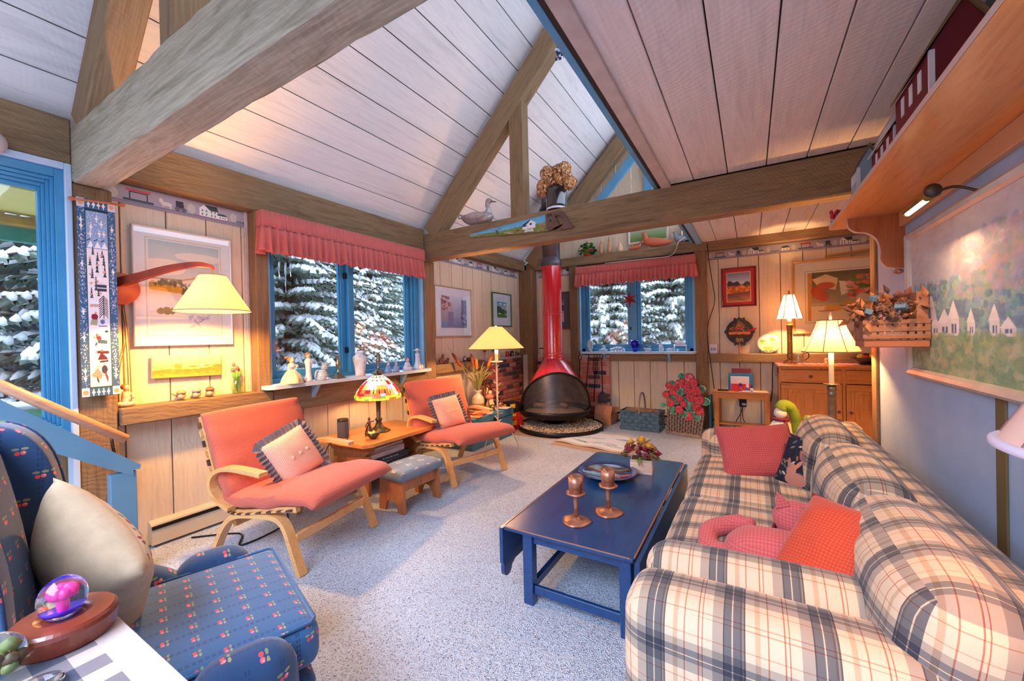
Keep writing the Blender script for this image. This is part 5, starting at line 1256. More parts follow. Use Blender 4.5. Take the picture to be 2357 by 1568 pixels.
for k in range(8):
    a0, a1 = k*PI/4+.2, (k+1)*PI/4+.2
    def f(u, v, a0=a0, a1=a1): a = a0+(a1-a0)*u; r = .075+(.195-.075)*(v**1.2); return (r*cos(a), r*sin(a), .85-.27*v)
    B().grid(f, 5, 8).o('shade_panel', SHU, l7)
    B().tube([(1.005*(.075+.12*(v/8)**1.2)*cos(a0), 1.005*(.075+.12*(v/8)**1.2)*sin(a0), .85-.27*v/8) for v in range(9)], .004, 5).o('shade_rib', MATS['taupe_trim'], l7)
B().tube([(.197*cos(2*PI*i/40), .197*sin(2*PI*i/40), .578) for i in range(41)], .009, 6, cap=False).o('shade_band', mat('pale_band', (214, 196, 206), .8), l7)
B().lathe([(.07, 0), (.07, .015), (.02, .04), (.016, .3), (.014, .8)], seg=20).o('lamp_base', SILV, l7)
bulb((.56, 1.0, 1.30), 17, (255, 190, 110))  # dim bulb added inside for the warm glow on the near sofa
lt2 = thing('lamp_table', 'small table under the cut-off lamp at the near end of the sofa', 'table', (.58, .98, 0))
B().box(-.2, .2, -.16, .16, .59, .62, .004).o('tabletop', OAK, lt2)
for x in (-.17, .17):
    for y in (-.13, .13): B().box(x-.015, x+.015, y-.015, y+.015, 0, .59, .003).o('leg', OAK, lt2)
# ================= pine sideboard =================
hx0, hx1, hy0, hy1 = .285, 1.62, 6.03, 6.46; hc = ((hx0+hx1)/2, (hy0+hy1)/2)
hu = thing('pine_sideboard', 'honey pine sideboard with two drawers and two doors behind the sofa', 'sideboard', (hc[0], hc[1], 0))
def hb(name, x0, x1, y0, y1, z0, z1, bev=.003, mt=PINE, par=hu): return B().box(x0-hc[0], x1-hc[0], y0-hc[1], y1-hc[1], z0, z1, bev).o(name, mt, par)
hb('top', hx0-.01, hx1+.01, hy0-.02, hy1, .955, .985, .008); hb('body', hx0+.01, hx1-.01, hy0+.012, hy1, .05, .955, .002, PINEZ); hb('plinth', hx0+.03, hx1-.03, hy0+.03, hy1, 0, .05)
mid = (hx0+hx1)/2-.03
for (a, c) in ((hx0+.03, mid-.01), (mid+.03, hx1-.03)):
    d = hb('drawer', a, c, hy0, hy0+.014, .775, .925, .004)
    hb('drawer_panel', a+.04, c-.04, hy0-.006, hy0, .80, .90, .006, par=d)
    B().at((0, 0, 0)).lathe([(0, 0)], seg=4) if False else None
    k = B(); k.at(((a+c)/2-hc[0], hy0-hc[1]-.006, .85), rx=R(90)); k.lathe([(.008, 0), (.008, .012), (.02, .02), (.018, .03), (0, .034)], seg=16); k.o('knob', mat('bronze_knob', (140, 84, 56), .4, .4), d)
    dr = hb('door', a, c, hy0, hy0+.014, .09, .76, .004, PINEZ)
    for (x0, x1, z0, z1) in ((a-.006, a, .09, .76), (c, c+.006, .09, .76), (a, c, .762, .770), (a, c, .928, .934)): hb('shadow_gap', x0, x1, hy0+.010, hy0+.0125, z0, z1, 0, DARK)
    for (x0, x1, z0, z1) in ((a, c, .69, .76), (a, c, .09, .16), (a, a+.07, .16, .69), (c-.07, c, .16, .69)): hb('door_rail' if x1-x0 > .1 else 'door_stile', x0, x1, hy0-.008, hy0, z0, z1, .003, PINE if x1-x0 > .1 else PINEZ, dr)
    hb('door_panel', a+.11, c-.11, hy0-.006, hy0, .20, .65, .008, PINEZ, dr)
    kx = c-.035 if a < mid-.1 else a+.035
    k = B(); k.at((kx-hc[0], hy0-hc[1]-.008, .44), rx=R(90)); k.lathe([(.008, 0), (.008, .012), (.018, .02), (.016, .03), (0, .034)], seg=16); k.o('knob', MATS['bronze_knob'], dr)
def stripe_cloth(n):
    u, v = n.boxuv(); return stripes(n, u, .07, [(0, srgb((206, 90, 90))), (.3, srgb((120, 130, 170))), (.45, srgb((230, 160, 110))), (.6, srgb((214, 96, 100))), (.85, srgb((110, 120, 160)))]), None
STRC = cloth('striped_runner_cloth', stripe_cloth)
rn = B(); rn.box(-.70, .60, -.18, .18, 0, .004, .001).box(-.706, -.700, -.18, .16, -.15, .004, .001)
tag(rn.o('table_runner', STRC, None, (.975, 6.25, .9856)), 'red and blue striped runner over the pine sideboard', 'table runner')
# bottles, bowl and jug on the sideboard
gj = thing('glass_pitcher', 'clear glass pitcher with two dark handles on the sideboard runner', 'pitcher', (.50, 6.08, .991))
B().lathe([(.0, 0), (.05, .0), (.058, .02), (.062, .08), (.056, .13), (.06, .15), (.056, .15), (.052, .13), (.058, .08), (.054, .02), (0, .008)], seg=24).o('jar', glass_mat('thin_glass', (.96, .97, .96), .10), gj)
for s in (-1, 1): B().tube(catmull([(s*.055, 0, .13), (s*.10, 0, .14), (s*.105, 0, .09), (s*.06, 0, .05)], 5), .006, 6).o('handle', DKM, gj)
fb2 = thing('fruit_bowl', 'dark bowl of yellow fruit at the right end of the sideboard', 'bowl', (1.17, 6.2, .991))
B().lathe([(.0, 0), (.06, 0), (.16, .08), (.155, .085), (.06, .012), (0, .01)], seg=24).o('bowl', mat('dark_bowl_glaze', (30, 26, 34), .3, coat=.5), fb2)
for i, (x, y, z, k) in enumerate(((-.06, -.03, .09, 0), (.0, .02, .10, 1), (.05, -.03, .10, 0), (-.02, -.06, .08, 2), (.08, .04, .09, 0))):
    tag(B().ball((0, 0, 0), (.036, .03, .03), 12, 8).o('fruit', [mat('yellow_fruit', (250, 196, 20), .4), mat('brown_cone', (90, 50, 34), .9, bump=1, bs=60, bd=.03), mat('red_fruit', (200, 30, 30), .4)][k], None, (1.17+x, 6.2+y, .995+z)), ['yellow fruit at the left of the dark bowl', 'dark cone in the middle of the fruit bowl', 'yellow fruit in the middle front of the dark bowl', 'red fruit low at the front of the dark bowl', 'yellow fruit at the right of the dark bowl'][i], 'fruit', 'fruit in the dark bowl')
tag(B().lathe([(0, 0), (.045, 0), (.045, .012), (.018, .02), (.03, .05), (.022, .07), (0, .07)], seg=20).o('candle_stub', mat('pink_candle', (226, 150, 120), .5), None, (.80, 6.2, .991)), 'small squat pink candle on a dark foot on the runner', 'candle')
# ================= small desk beside it =================
sd = thing('small_desk', 'small honey pine side table with papers beside the sideboard', 'table', (-.125, 6.36, 0))
B().box(-.345, .345, -.13, .13, .575, .598, .004).o('tabletop', PINE, sd)
for x in (-.30, .30):
    for y in (-.09, .09): B().box(x-.03, x+.03, y-.025, y+.025, 0, .575, .003).o('leg', PINEZ, sd)
B().box(-.27, .27, -.105, -.09, .50, .575, .002).o('apron', PINE, sd); B().box(-.27, .27, -.07, .09, .13, .15, .003).o('shelf', PINE, sd)
def slab(name, label, cat, c, d, loc, rot=None, rz=0, bev=.002, group=None, mt=None):
    return tag(B().cb((0, 0, 0), d, bev).o(name, mt or mat('flat_%d_%d_%d' % c, c, .6), None, loc, rot=rot or (0, 0, rz)), label, cat, group)
slab('folder', 'maroon folder standing at the back of the small side table', 'folder', (110, 34, 52), (.235, .012, .30), (-.12, 6.432, .751), rot=(R(-4), 0, 0))
slab('folder', 'blue folder with papers standing on the small side table', 'folder', (20, 112, 168), (.30, .012, .235), (-.13, 6.405, .717), rot=(R(-5), 0, 0))
slab('paper', 'white sheet in front of the blue folder', 'paper', (222, 206, 206), (.225, .003, .19), (-.14, 6.386, .70), rot=(R(-6), 0, 0))
slab('case', 'red case with a dark centre leaning on the blue folder', 'case', (214, 26, 48), (.23, .012, .095), (-.13, 6.364, .647), rot=(R(-6), 0, 0), bev=.005)
slab('papers', 'loose white and red papers on the small side table', 'papers', (226, 214, 224), (.36, .15, .006), (.03, 6.305, .6018))
slab('note', 'yellow note lying on the loose papers', 'paper', (244, 206, 140), (.13, .07, .003), (.11, 6.29, .6072), rz=.1)
slab('camera_strap', 'tangle of black cord on the left of the small side table', 'cord', (26, 24, 26), (.14, .08, .016), (-.34, 6.30, .6065), bev=.006)
for i, (x, h, c1, c2, lb) in enumerate(((-.13, .105, (30, 44, 150), (206, 80, 90), 'blue-capped pill bottle with a red label, left of three'), (-.05, .09, (240, 240, 240), (60, 130, 200), 'white pill bottle with a blue label, middle of three'), (.0, .08, (20, 40, 120), (232, 224, 220), 'small dark blue pill bottle, right of three'))):
    t = thing('pill_bottle', lb, 'bottle', (x, 6.285, .605), group='pill bottles on the small side table'); r = .022-.003*i
    B().lathe([(0, 0), (r, 0), (r, h*.68), (r*.75, h*.78), (r*.75, h*.8), (0, h*.8)], seg=16).o('bottle', mat('bot_%d' % c1[0], c1, .35), t)
    B().lathe([(r+.0006, h*.12), (r+.0006, h*.6)], seg=16, cap=False).o('bottle_label', mat('labl_%d' % c2[0], c2, .6), t)
    B().lathe([(r*.8, h*.78), (r*.8, h), (0, h)], seg=16).o('cap', mat('bot_%d' % c1[0], c1, .35), t)
pw = thing('power_strip', 'black outlet block with plugs on the wall under the small side table', 'outlet', (-.11, 6.575, .42))
B().box(-.045, .045, -.03, 0, -.07, .07, .004).o('socket_block', BLK, pw); B().box(-.01, .04, -.05, -.03, -.045, -.02, .003).o('plug', mat('ivory_plug', (220, 206, 190), .5), pw)
for k, p in enumerate(([(0, -.04, -.06), (-.03, -.08, -.16), (-.09, -.1, -.28), (-.12, -.12, -.41)], [(-.01, -.04, -.06), (.0, -.1, -.22), (.05, -.12, -.33), (.09, -.12, -.41)])): B().tube(catmull(p, 5), .005, 6).o('cord', BLK, pw)
tin = thing('tin', 'small red tin beside the pine sideboard on the floor', 'tin', (.19, 6.12, 0))
B().box(-.055, .055, -.05, .05, 0, .19, .008).o('tin_body', mat('red_tin', (196, 24, 34), .35, coat=.4), tin); B().box(-.05, .05, -.0506, -.05, .02, .11).o('tin_label', mat('silver_label', (210, 190, 190), .4), tin); B().box(-.052, .052, -.047, .047, .19, .20, .005).o('lid', MATS['red_tin'], tin)
# plush figure and green-capped one by the sofa arm
pg = thing('plush_snowman', 'white plush figure with a long green hat and plaid scarf behind the sofa arm', 'toy', (.235, 4.62, .0))
WPL = mat('white_plush', (236, 222, 208), .95, bump=.4, bs=200); GH = mat('green_felt', (120, 142, 36), .9, bump=.3, bs=200)
B().lathe([(0, .28), (.08, .30), (.095, .42), (.08, .52), (.045, .56), (0, .57)], seg=20).o('body', WPL, pg)
B().ball((0, 0, .62), (.055, .055, .06)).o('head', WPL, pg)
B().tube(catmull([(.0, .0, .66), (.03, .0, .70), (.09, .01, .66), (.12, .02, .55), (.125, .02, .44), (.10, .0, .36)], 6), [.055, .056, .056, .055, .054, .053]+[.05]*6+[.045]*6+[.04]*6+[.035]*7, 12).o('hat', GH, pg)
B().tube([(.058*cos(a), .058*sin(a), .565) for a in [2*PI*i/16 for i in range(17)]], .017, 8, cap=False).tube([(.03, -.05, .56), (.05, -.085, .46), (.055, -.095, .36)], .018, 8, flat=(1, .4)).o('scarf', mat('maroon_scarf', (120, 30, 52), .9), pg)
B().tube(catmull([(-.06, -.02, .50), (-.12, -.03, .46), (-.165, -.03, .455)], 4), .022, 8).o('arm', WPL, pg)
B().lathe([(.09, .0), (.09, .28)], seg=16).o('stand', mat('dark_stool_wood', (90, 60, 44), .6), pg)
tag(B().lathe([(0, 0), (.05, 0), (.055, .03), (.03, .06), (0, .065)], seg=16).o('felt_hat', GH, None, (.44, 4.45, .58)), 'small green felt cap just showing above the sofa arm', 'hat')
tag(B().lathe([(.06, 0), (.05, .5), (.05, .575), (0, .579)], seg=16).o('cap_stand', MATS['dark_stool_wood'], None, (.44, 4.45, 0)), 'dark stand under the small green cap behind the sofa', 'stand')
# ================= shelf and painting on the right wall =================
SHW2 = wood_mat('varnished_cherry_shelf', (226, 138, 66), (238, 158, 86), (216, 124, 58), axis=1, rough=.35, coat=.4, bump=.05, fine_=.12)
BRK = wood_mat('varnished_bracket', (176, 92, 44), (192, 106, 54), (160, 80, 38), axis=2, rough=.35, coat=.4, bump=.05, fine_=.12)
sh = thing('wall_shelf', 'long varnished cherry shelf high on the blue right wall', 'shelf', (XR, 2.0, 2.13))
B().prism([(0, -2.2), (0, 1.74), (-.31, 1.74), (-.335, 1.72), (-.34, 1.69), (-.34, -2.2)], 0, .022, 'z').o('shelf_board', SHW2, sh)
B().box(-.342, -.338, -2.2, 1.69, .0, .022, .001).o('front_edge', mat('pale_shelf_edge', (220, 190, 178), .5), sh)
B().box(-.03, 0, -2.2, 1.42, -.09, 0, .004).o('cleat', mat('pale_pine_cleat', (214, 160, 116), .5), sh)
bp = [(0, 0), (0, -.345), (-.05, -.345)]+catmull([(-.09, -.335), (-.118, -.29), (-.118, -.22), (-.135, -.15), (-.18, -.105), (-.235, -.09), (-.27, -.06), (-.28, -.02)], 4)+[(-.28, 0)]
for y in (1.44, -.9): 
    o = B().prism([(p[0], p[1]) for p in bp], y-.016, y+.016, 'y').o('bracket', BRK, sh)
    B().ribbon([(p[0]-.001, p[1]) for p in bp[2:]], y-.0165, y+.0165, .003, 'y').o('bracket_edge', MATS['pale_shelf_edge'], sh)
b2 = B().tube(catmull([(-.10, 1.41, -.36), (-.07, 1.42, -.385), (-.04, 1.43, -.36)], 4), .018, 8).o('x', BRASS); bpy.data.objects.remove(b2)
tag(B().ball((0, 0, 0), (.025, .022, .018), 12, 8).o('shell_ornament', mat('striped_shell', (196, 130, 100), .4, col2=(30, 34, 60), vs=60), None, (.79, 3.36, 1.755)), 'small striped shell ornament hanging below the shelf bracket', 'ornament')
def frame_pic(name, label, cat, w, h, loc, rz, fw, fcol, cv, matw=0, matcol=(240, 236, 228), depth=.025, glass=False, fmt=None, lip=None, tilt=0, group=None):
    t = thing(name, label, cat, loc, group=group, rot=(tilt, 0, rz)); d = depth; fm = fmt or mat('frame_%d_%d_%d' % fcol, fcol, .4, coat=.2)
    pr = [(0, 0), (fw*.25, d*.6), (fw*.6, d), (fw, d*.7), (fw, .004)]
    for (nm, a) in (('frame_side', 0), ('frame_side', 1), ('frame_side', 2), ('frame_side', 3)):
        L_ = w if a % 2 == 0 else h; O = h if a % 2 == 0 else w; b = B(); V = []
        for s_ in (-1, 1):
            for (e, dd) in [(0, 0), (0, d*.75), (fw*.3, d), (fw*.7, d*.8), (fw, d*.45), (fw, 0)]:
                q = (s_*(L_/2-e), -dd, O/2-e)
                if a == 1: q = (q[2], q[1], -q[0])
                if a == 2: q = (-q[0], q[1], -q[2])
                if a == 3: q = (-q[2], q[1], q[0])
                V.append(q)
        n_ = 6; F = [tuple(range(n_))[::-1], tuple(range(n_, 2*n_))]+[(i, (i+1) % n_, n_+(i+1) % n_, n_+i) for i in range(n_)]
        b.add(V, F); b.o(nm, fm, t)
    iw, ih = w-2*fw, h-2*fw
    B().box(-iw/2-.002, iw/2+.002, -.006, -.002, -ih/2-.002, ih/2+.002).o('mount' if matw else 'backing', mat('mount_%d_%d_%d' % matcol, matcol, .8), t)
    if lip:
        for k, c_ in enumerate(lip):
            e = matw*(.78+.1*k); B().box(-iw/2+e, iw/2-e, -.0075-.0012*k, -.006, -ih/2+e, ih/2-e).o('mount_line', mat('mount_%d_%d_%d' % c_, c_, .8), t)
    print_mesh('picture', cv, iw-2*matw, ih-2*matw, PR if not glass else PR, t, (0, -.0105, 0))
    if glass: B().box(-iw/2, iw/2, -.0135, -.0125, -ih/2, ih/2).o('glass', WG, t)
    return t
# big painting: misty valley with white farmhouses
cv = Cv(320, 190, (170, 186, 214), 1.4); cv.grad((150, 170, 200), (226, 206, 200), .3, 1)
cv.below(lambda x: .5+.42*np.exp(-((x-.95)/.42)**2)+.04*np.sin(x*9), (200, 168, 170), (150, 160, 186), .2)
cv.below(lambda x: .52+.30*np.exp(-((x-.8)/.25)**2)+.02*np.sin(x*25), (196, 170, 148), (140, 160, 170), .2)
cv.speck(900, .0, .28, 1, .62, [(96, 140, 160), (120, 170, 170), (140, 160, 190), (160, 190, 180), (110, 130, 170), (170, 190, 160)], .016, 3, .6)
cv.speck(300, .4, .5, 1, .85, [(196, 160, 170), (170, 160, 190), (150, 170, 160)], .018, 5, .45)
cv.rect(.05, .27, .13, .34, (96, 116, 166)); cv.poly([(.04, .34), (.06, .38), (.13, .38), (.14, .34)], (140, 156, 196))
for (x, s_, h_) in ((.19, .07, .10), (.25, .10, .13), (.33, .075, .17), (.46, .045, .12), (.585, .05, .13), (.64, .07, .07)):
    cv.rect(x, .25, x+s_, .25+h_*.7, (222, 214, 216)); cv.poly([(x-.006, .25+h_*.7), (x+s_/2, .27+h_*1.25), (x+s_+.006, .25+h_*.7)], (236, 226, 224)); cv.poly([(x+s_/2, .27+h_*1.25), (x+s_*1.5, .27+h_*1.2), (x+s_*1.6, .25+h_*.7), (x+s_, .25+h_*.7)], (120, 136, 166), .8); cv.rect(x+s_*.3, .27, x+s_*.5, .27+h_*.35, (96, 110, 150)); cv.rect(x+s_*.6, .27, x+s_*.75, .27+h_*.35, (96, 110, 150))
cv.poly([(.10, .37), (.11, .53), (.20, .53), (.24, .36)], (214, 204, 212))
cv.poly([(.08, .40), (.10, .50), (.20, .50), (.22, .38)], (206, 196, 206)); cv.poly([(.78, .25), (.78, .42), (.88, .50), (1, .46), (1, .25)], (104, 84, 110)); cv.poly([(.76, .40), (.86, .52), (1, .50), (1, .42)], (130, 120, 150))
cv.rect(0, 0, 1, .255, (150, 170, 130)); cv.speck(900, 0, 0, 1, .26, [(130, 160, 130), (170, 180, 130), (190, 176, 140), (120, 150, 120), (190, 190, 160)], .018, 7, .5)
cv.mottle(16, 30, 3)
GILT = mat('silver_gilt_frame', (196, 184, 172), .35, .35, col2=(214, 206, 198), vs=7)
frame_pic('landscape_painting', 'large framed painting of white farmhouses in a misty valley on the blue wall', 'painting', 1.62, .84, (XR-.004, 2.50, 1.545), RW, .045, (200, 180, 150), cv, fmt=GILT, depth=.035)
# dried flower wall basket
wbk = thing('wall_basket', 'woven wall basket of dried pine cones and husks on the blue wall', 'basket', (.82, 3.10, 1.30))
WOV = mat('brown_splint', (150, 96, 66), .8, col2=(176, 122, 90), vs=20)
BX0 = -.27
B().box(BX0, 0, -.13, .10, 0, .04, .004).o('bottom_rail', mat('red_brown_splint', (186, 110, 74), .7), wbk)
for i in range(9):
    x = BX0+.012+i*.031; B().box(x-.011, x+.011, -.135, -.128, .04, .15, .001).o('splint', WOV, wbk)
for i in range(6):
    y = -.11+i*.038; B().box(BX0-.004, BX0+.003, y-.014, y+.014, .04, .15, .001).o('splint', WOV, wbk)
for z in (.06, .10, .14): B().box(BX0-.006, 0, -.139, -.134, z-.012, z+.012, .001).o('weaver', WOV, wbk)
B().box(-.05, -.0, -.12, .10, .04, .30, .003).o('back_board', WOV, wbk)
rd = random.Random(21); HUSK = [mat('husk_%d' % i, c, .9, col2=c2, vs=30) for i, (c, c2) in enumerate((((190, 110, 66), (214, 140, 90)), ((150, 84, 54), (110, 60, 40)), ((206, 136, 90), (176, 104, 66)), ((96, 64, 50), (140, 100, 80))))]
for i in range(90):
    x = rd.uniform(BX0-.05, .01); y = rd.uniform(-.17, .10); z = .14+rd.uniform(0, .16)*(1-((x+.13)/.25)**2*.6); l = rd.uniform(.04, .085)
    b = B(); b.at((x, y, z), ry=rd.uniform(-1.5, 1.5), rx=rd.uniform(-1.2, 1.2), rz=rd.uniform(0, 6.28)); w_ = l*.24
    b.add([(0, 0, 0), (l*.4, w_, .01), (l, 0, 0), (l*.4, -w_, .01), (l*.45, 0, -.012)], [(0, 1, 4), (1, 2, 4), (2, 3, 4), (3, 0, 4)], 0, True); b.o('husk', HUSK[rd.choice([0, 0, 1, 2, 2, 3])], wbk)
def pinecone(parent, loc, r, seed, mt):
    rd = random.Random(seed); b = B(); b.ball((0, 0, 0), (r*.6, r*.6, r*.9), 8, 6)
    for k in range(34):
        t = k/33; a = k*2.4; z = (t-.5)*1.8*r; q = r*math.sqrt(max(.05, 1-(2*t-1)**2)); c_ = Vector((q*cos(a), q*sin(a), z+.12*r)); s_ = Vector((-sin(a), cos(a), 0))*r*.22; i_ = Vector((q*.45*cos(a), q*.45*sin(a), z-.1*r))
        b.add([i_, c_-s_, c_+s_, c_+Vector((0, 0, -.1*r))], [(0, 1, 2), (0, 3, 1), (0, 2, 3), (1, 3, 2)])
    return b.o('pine_cone', mt, parent, loc, rot=(rd.uniform(0, 3), rd.uniform(0, 3), 0))
for i, p in enumerate(((-.18, -.13, .21), (-.23, -.12, .16), (-.15, -.15, .17), (-.27, -.04, .2), (-.10, -.12, .23))): pinecone(wbk, p, .036, i, HUSK[3])
for i, p in enumerate(((-.21, -.09, .275), (-.25, -.13, .20), (-.12, -.16, .22))): b = B(); b.at(p, rz=.5+i, rx=.4); b.cb((0, 0, 0), (.05, .035, .03), .003); b.o('blue_house_bit', mat('slate_blue_bit', (92, 122, 142), .7), wbk)
# row of little houses on the shelf
def house(label, y, w, d, h, body, roofc, x=.70, chim=False, fw_=True):
    t = thing('toy_house', label, 'ornament', (x, y, 2.1525), group='little wooden houses on the wall shelf'); bm_ = mat('house_%d_%d' % (body[0], body[2]), body, .7); rm = mat('roof_%d_%d' % (roofc[0], roofc[2]), roofc, .8)
    B().prism([(-w/2, 0), (w/2, 0), (w/2, h*.62), (0, h*.98), (-w/2, h*.62)], -d/2, d/2, 'y').o('house_body', bm_, t)
    e = .015
    for s_ in (-1, 1): B().prism([(s_*(w/2+e), h*.62-e*.7), (0, h*.98), (0, h*1.04), (s_*(w/2+e), h*.62-e*.7+.012)][::s_], -d/2-e, d/2+e, 'y').o('roof_side', rm, t)
    WH = mat('white_paint_trim', (226, 224, 230), .6)
    for x_ in (-w/2, w/2-.012): B().box(x_-.002, x_+.014, -d/2-.003, -d/2+.01, 0, h*.62).o('corner_trim', WH, t)
    for i in range(3):
        B().box(-w/2-.003, -w/2, -d/2+d*(.2+.25*i), -d/2+d*(.2+.25*i)+.035, h*.38, h*.56).o('window', WH, t)
    return t
house('small grey-blue birdhouse-like toy house at the far end of the shelf', 3.12, .11, .16, .30, (150, 176, 190), (132, 98, 70), .60)
house('dark red toy barn with white windows, middle of the shelf', 2.74, .14, .40, .32, (120, 24, 34), (200, 196, 202), .66)
house('dark red toy house with a brown roof, nearest on the shelf', 2.27, .18, .40, .43, (112, 22, 32), (130, 98, 66), .67)
tl = thing('wooden_tulip', 'red wooden tulip leaning over the far end of the shelf', 'ornament', (.51, 3.52, 2.1525))
for k in range(5): a = k*1.2566; b = B(); b.tube(catmull([(0, 0, .01), (.018*cos(a), .018*sin(a), .025), (.02*cos(a), .02*sin(a), .045), (.03*cos(a), .03*sin(a), .07)], 4), [.006]*4+[.011]*4+[.008]*4+[.001], 6); b.o('petal', mat('red_petal', (196, 22, 44), .4), tl)
tag(B().lathe([(0, 0), (.03, 0), (.034, .03), (.02, .06), (0, .06)], seg=16).o('ceramic_cup', mat('blue_white_glaze', (200, 214, 230), .3, col2=(40, 60, 120), vs=40, coat=.5), None, (.535, 3.655, 2.1525)), 'small blue and white ceramic cup at the far tip of the shelf', 'cup')
# ================= pictures =================
cv = Cv(120, 170, (236, 220, 190)); cv.grad((240, 214, 178), (196, 206, 200), .3, 1)
cv.ell(.2, .72, .3, .09, (246, 226, 200)); cv.ell(.7, .86, .35, .05, (240, 226, 206)); cv.below(lambda x: .56+.20*np.clip((x-.35), 0, 1)**.7*1.1, (232, 206, 166), (238, 220, 190), .3)
cv.below(lambda x: .60+.20*np.clip((x-.45), 0, 1), (196, 160, 110), None, .54); cv.below(lambda x: .585+.17*np.clip((x-.45), 0, 1), (240, 220, 186), None, .4)
cv.poly([(0, .47), (0, .55), (.3, .545), (.5, .50), (.55, .44), (.3, .45)], (214, 160, 44)); cv.speck(40, .02, .53, .45, .575, [(110, 90, 60), (140, 116, 80)], .02, 2, .7); cv.speck(26, .45, .40, .6, .55, [(110, 100, 90)], .018, 4, .6)
cv.rect(0, 0, 1, .43, (242, 226, 206)); cv.rect(0, .22, 1, .24, (222, 200, 196), .6); cv.speck(14, .1, .235, .3, .25, [(110, 110, 70)], .03, 3, .9); cv.speck(30, .5, .02, .85, .2, [(196, 184, 190)], .02, 8, .8)
for i in range(9): cv.line(.45+.045*i, .03+.022*i, .49+.045*i, .03+.022*i, .008, (150, 144, 160))
cv.mottle(6, 12)
frame_pic('snow_picture', 'large white-framed print of snowy hills behind the swing-arm lamp', 'picture', .605, .835, (-3.60, 1.345, 1.815), LW, .012, (226, 216, 210), cv, .075, (244, 236, 226), .02, True, lip=[(226, 206, 170), (246, 240, 232)])
cv = Cv(120, 46, (226, 190, 120)); cv.grad((214, 160, 70), (240, 216, 160)); cv.below(lambda x: .32+.25*np.clip(x-.3, 0, 1)+.06*np.sin(x*7), (190, 116, 30), (224, 160, 60)); cv.speck(120, 0, .1, 1, .5, [(176, 100, 24), (206, 140, 50), (230, 180, 90)], .03, 5, .6, .5); cv.ell(.35, .5, .06, .12, (196, 130, 50)); cv.rect(.69, .52, .71, .62, (250, 240, 220)); cv.ell(.69, .50, .03, .05, (250, 240, 220)); cv.line(.5, .47, .95, .52, .03, (150, 90, 30)); cv.mottle(10, 14)
t = thing('sand_painting', 'small unframed golden dune painting on a tilted board below the snow picture', 'painting', (-3.60, 1.345, 1.245), rz=LW); t.rotation_euler = (0, R(1.5), LW)
B().box(-.214, .214, -.015, 0, -.08, .08, .002).o('board', mat('pale_board_edge', (220, 196, 160), .7), t); print_mesh('painted_face', cv, .424, .156, PR, t, (0, -.016, 0))
cv = Cv(110, 90, (214, 214, 226)); cv.grad((120, 140, 176), (220, 222, 232), 0, 1); cv.rect(.0, .2, .42, .8, (196, 150, 150), .5); cv.speck(60, .02, .55, .3, .98, [(150, 80, 80), (190, 100, 60), (220, 190, 190)], .035, 3, .7); cv.rect(.25, .05, .45, .5, (96, 120, 170), .6); cv.rect(.78, .05, 1, .9, (116, 104, 150), .8); cv.speck(40, .78, .1, 1, .5, [(60, 70, 110), (160, 170, 200)], .03, 4, .7); cv.mottle(12, 16)
frame_pic('framed_print', 'thin-framed print with a white mount left of the brick surround, reflecting the window', 'picture', .82, .70, (-3.605, 4.49, 1.78), LW, .018, (190, 160, 140), cv, .11, (238, 232, 236), .02, True)
cv = Cv(70, 90, (110, 190, 206)); cv.grad((226, 200, 180), (70, 170, 196), .5, 1); cv.ell(.35, .88, .14, .05, (250, 250, 250)); cv.ell(.8, .84, .14, .05, (250, 250, 250)); cv.below(lambda x: .70-.25*x+.08*np.exp(-((x-.25)/.12)**2)+.03*np.sin(x*20), (40, 84, 70), (50, 110, 60)); cv.below(lambda x: .27-.03*np.sin(x*6), (86, 150, 50), (70, 130, 44)); cv.rect(.14, .23, .36, .30, (245, 245, 245)); cv.poly([(.12, .30), (.24, .39), (.38, .30)], (40, 60, 70)); cv.rect(.86, .18, .93, .27, (245, 245, 245)); cv.mottle(7, 12)
frame_pic('green_framed_print', 'green-framed print of a farm under dark hills, above the floor lamp', 'picture', .60, .56, (-3.605, 5.76, 1.872), LW, .018, (34, 120, 50), cv, .13, (232, 230, 240), .03, True)
cv = Cv(50, 70, (196, 176, 168)); cv.speck(60, .1, .35, .9, 1, [(50, 46, 50), (120, 110, 110), (210, 200, 190)], .1, 3, .7); cv.rect(0, 0, 1, .35, (220, 196, 184))
frame_pic('framed_photo', 'brown-framed old photograph half hidden behind the red chimney pipe', 'picture', .44, .66, (-2.905, 6.57, 1.855), 0, .022, (150, 74, 44), cv, .11, (96, 90, 100), .025)
cv = Cv(90, 100, (150, 160, 180)); cv.grad((206, 206, 216), (110, 124, 160), .6, 1); cv.below(lambda x: .66+.05*np.sin(x*7)+.04*np.sin(x*17), (44, 46, 60), (60, 56, 66)); cv.speck(160, .0, .28, 1, .52, [(214, 110, 40), (190, 84, 34), (232, 150, 70), (150, 70, 40)], .06, 4, .85, .7); cv.below(lambda x: .27+.06*x, (90, 56, 60), (200, 140, 90))
for i in range(7): cv.line(0, .26-.04*i, .5+.08*i, .05-.03*i+.1, .012, (60, 40, 50), .8)
cv.mottle(10, 14)
frame_pic('mountain_picture', 'dark red framed picture of orange trees under mountains above the painted plaque', 'picture', .435, .555, (-.138, 6.575, 2.047), 0, .022, (120, 28, 34), cv, .055, (166, 44, 54), .03, False, lip=[(226, 170, 130)])
cv = Cv(150, 120, (110, 92, 60)); cv.grad((226, 200, 150), (104, 92, 64), 0, 1); cv.rect(0, 0, 1, .34, (240, 216, 170)); cv.rect(0, .3, 1, .36, (200, 176, 130)); cv.rect(0, .5, .05, 1, (214, 140, 60)); cv.rect(.0, 0, .04, 1, (206, 150, 80))
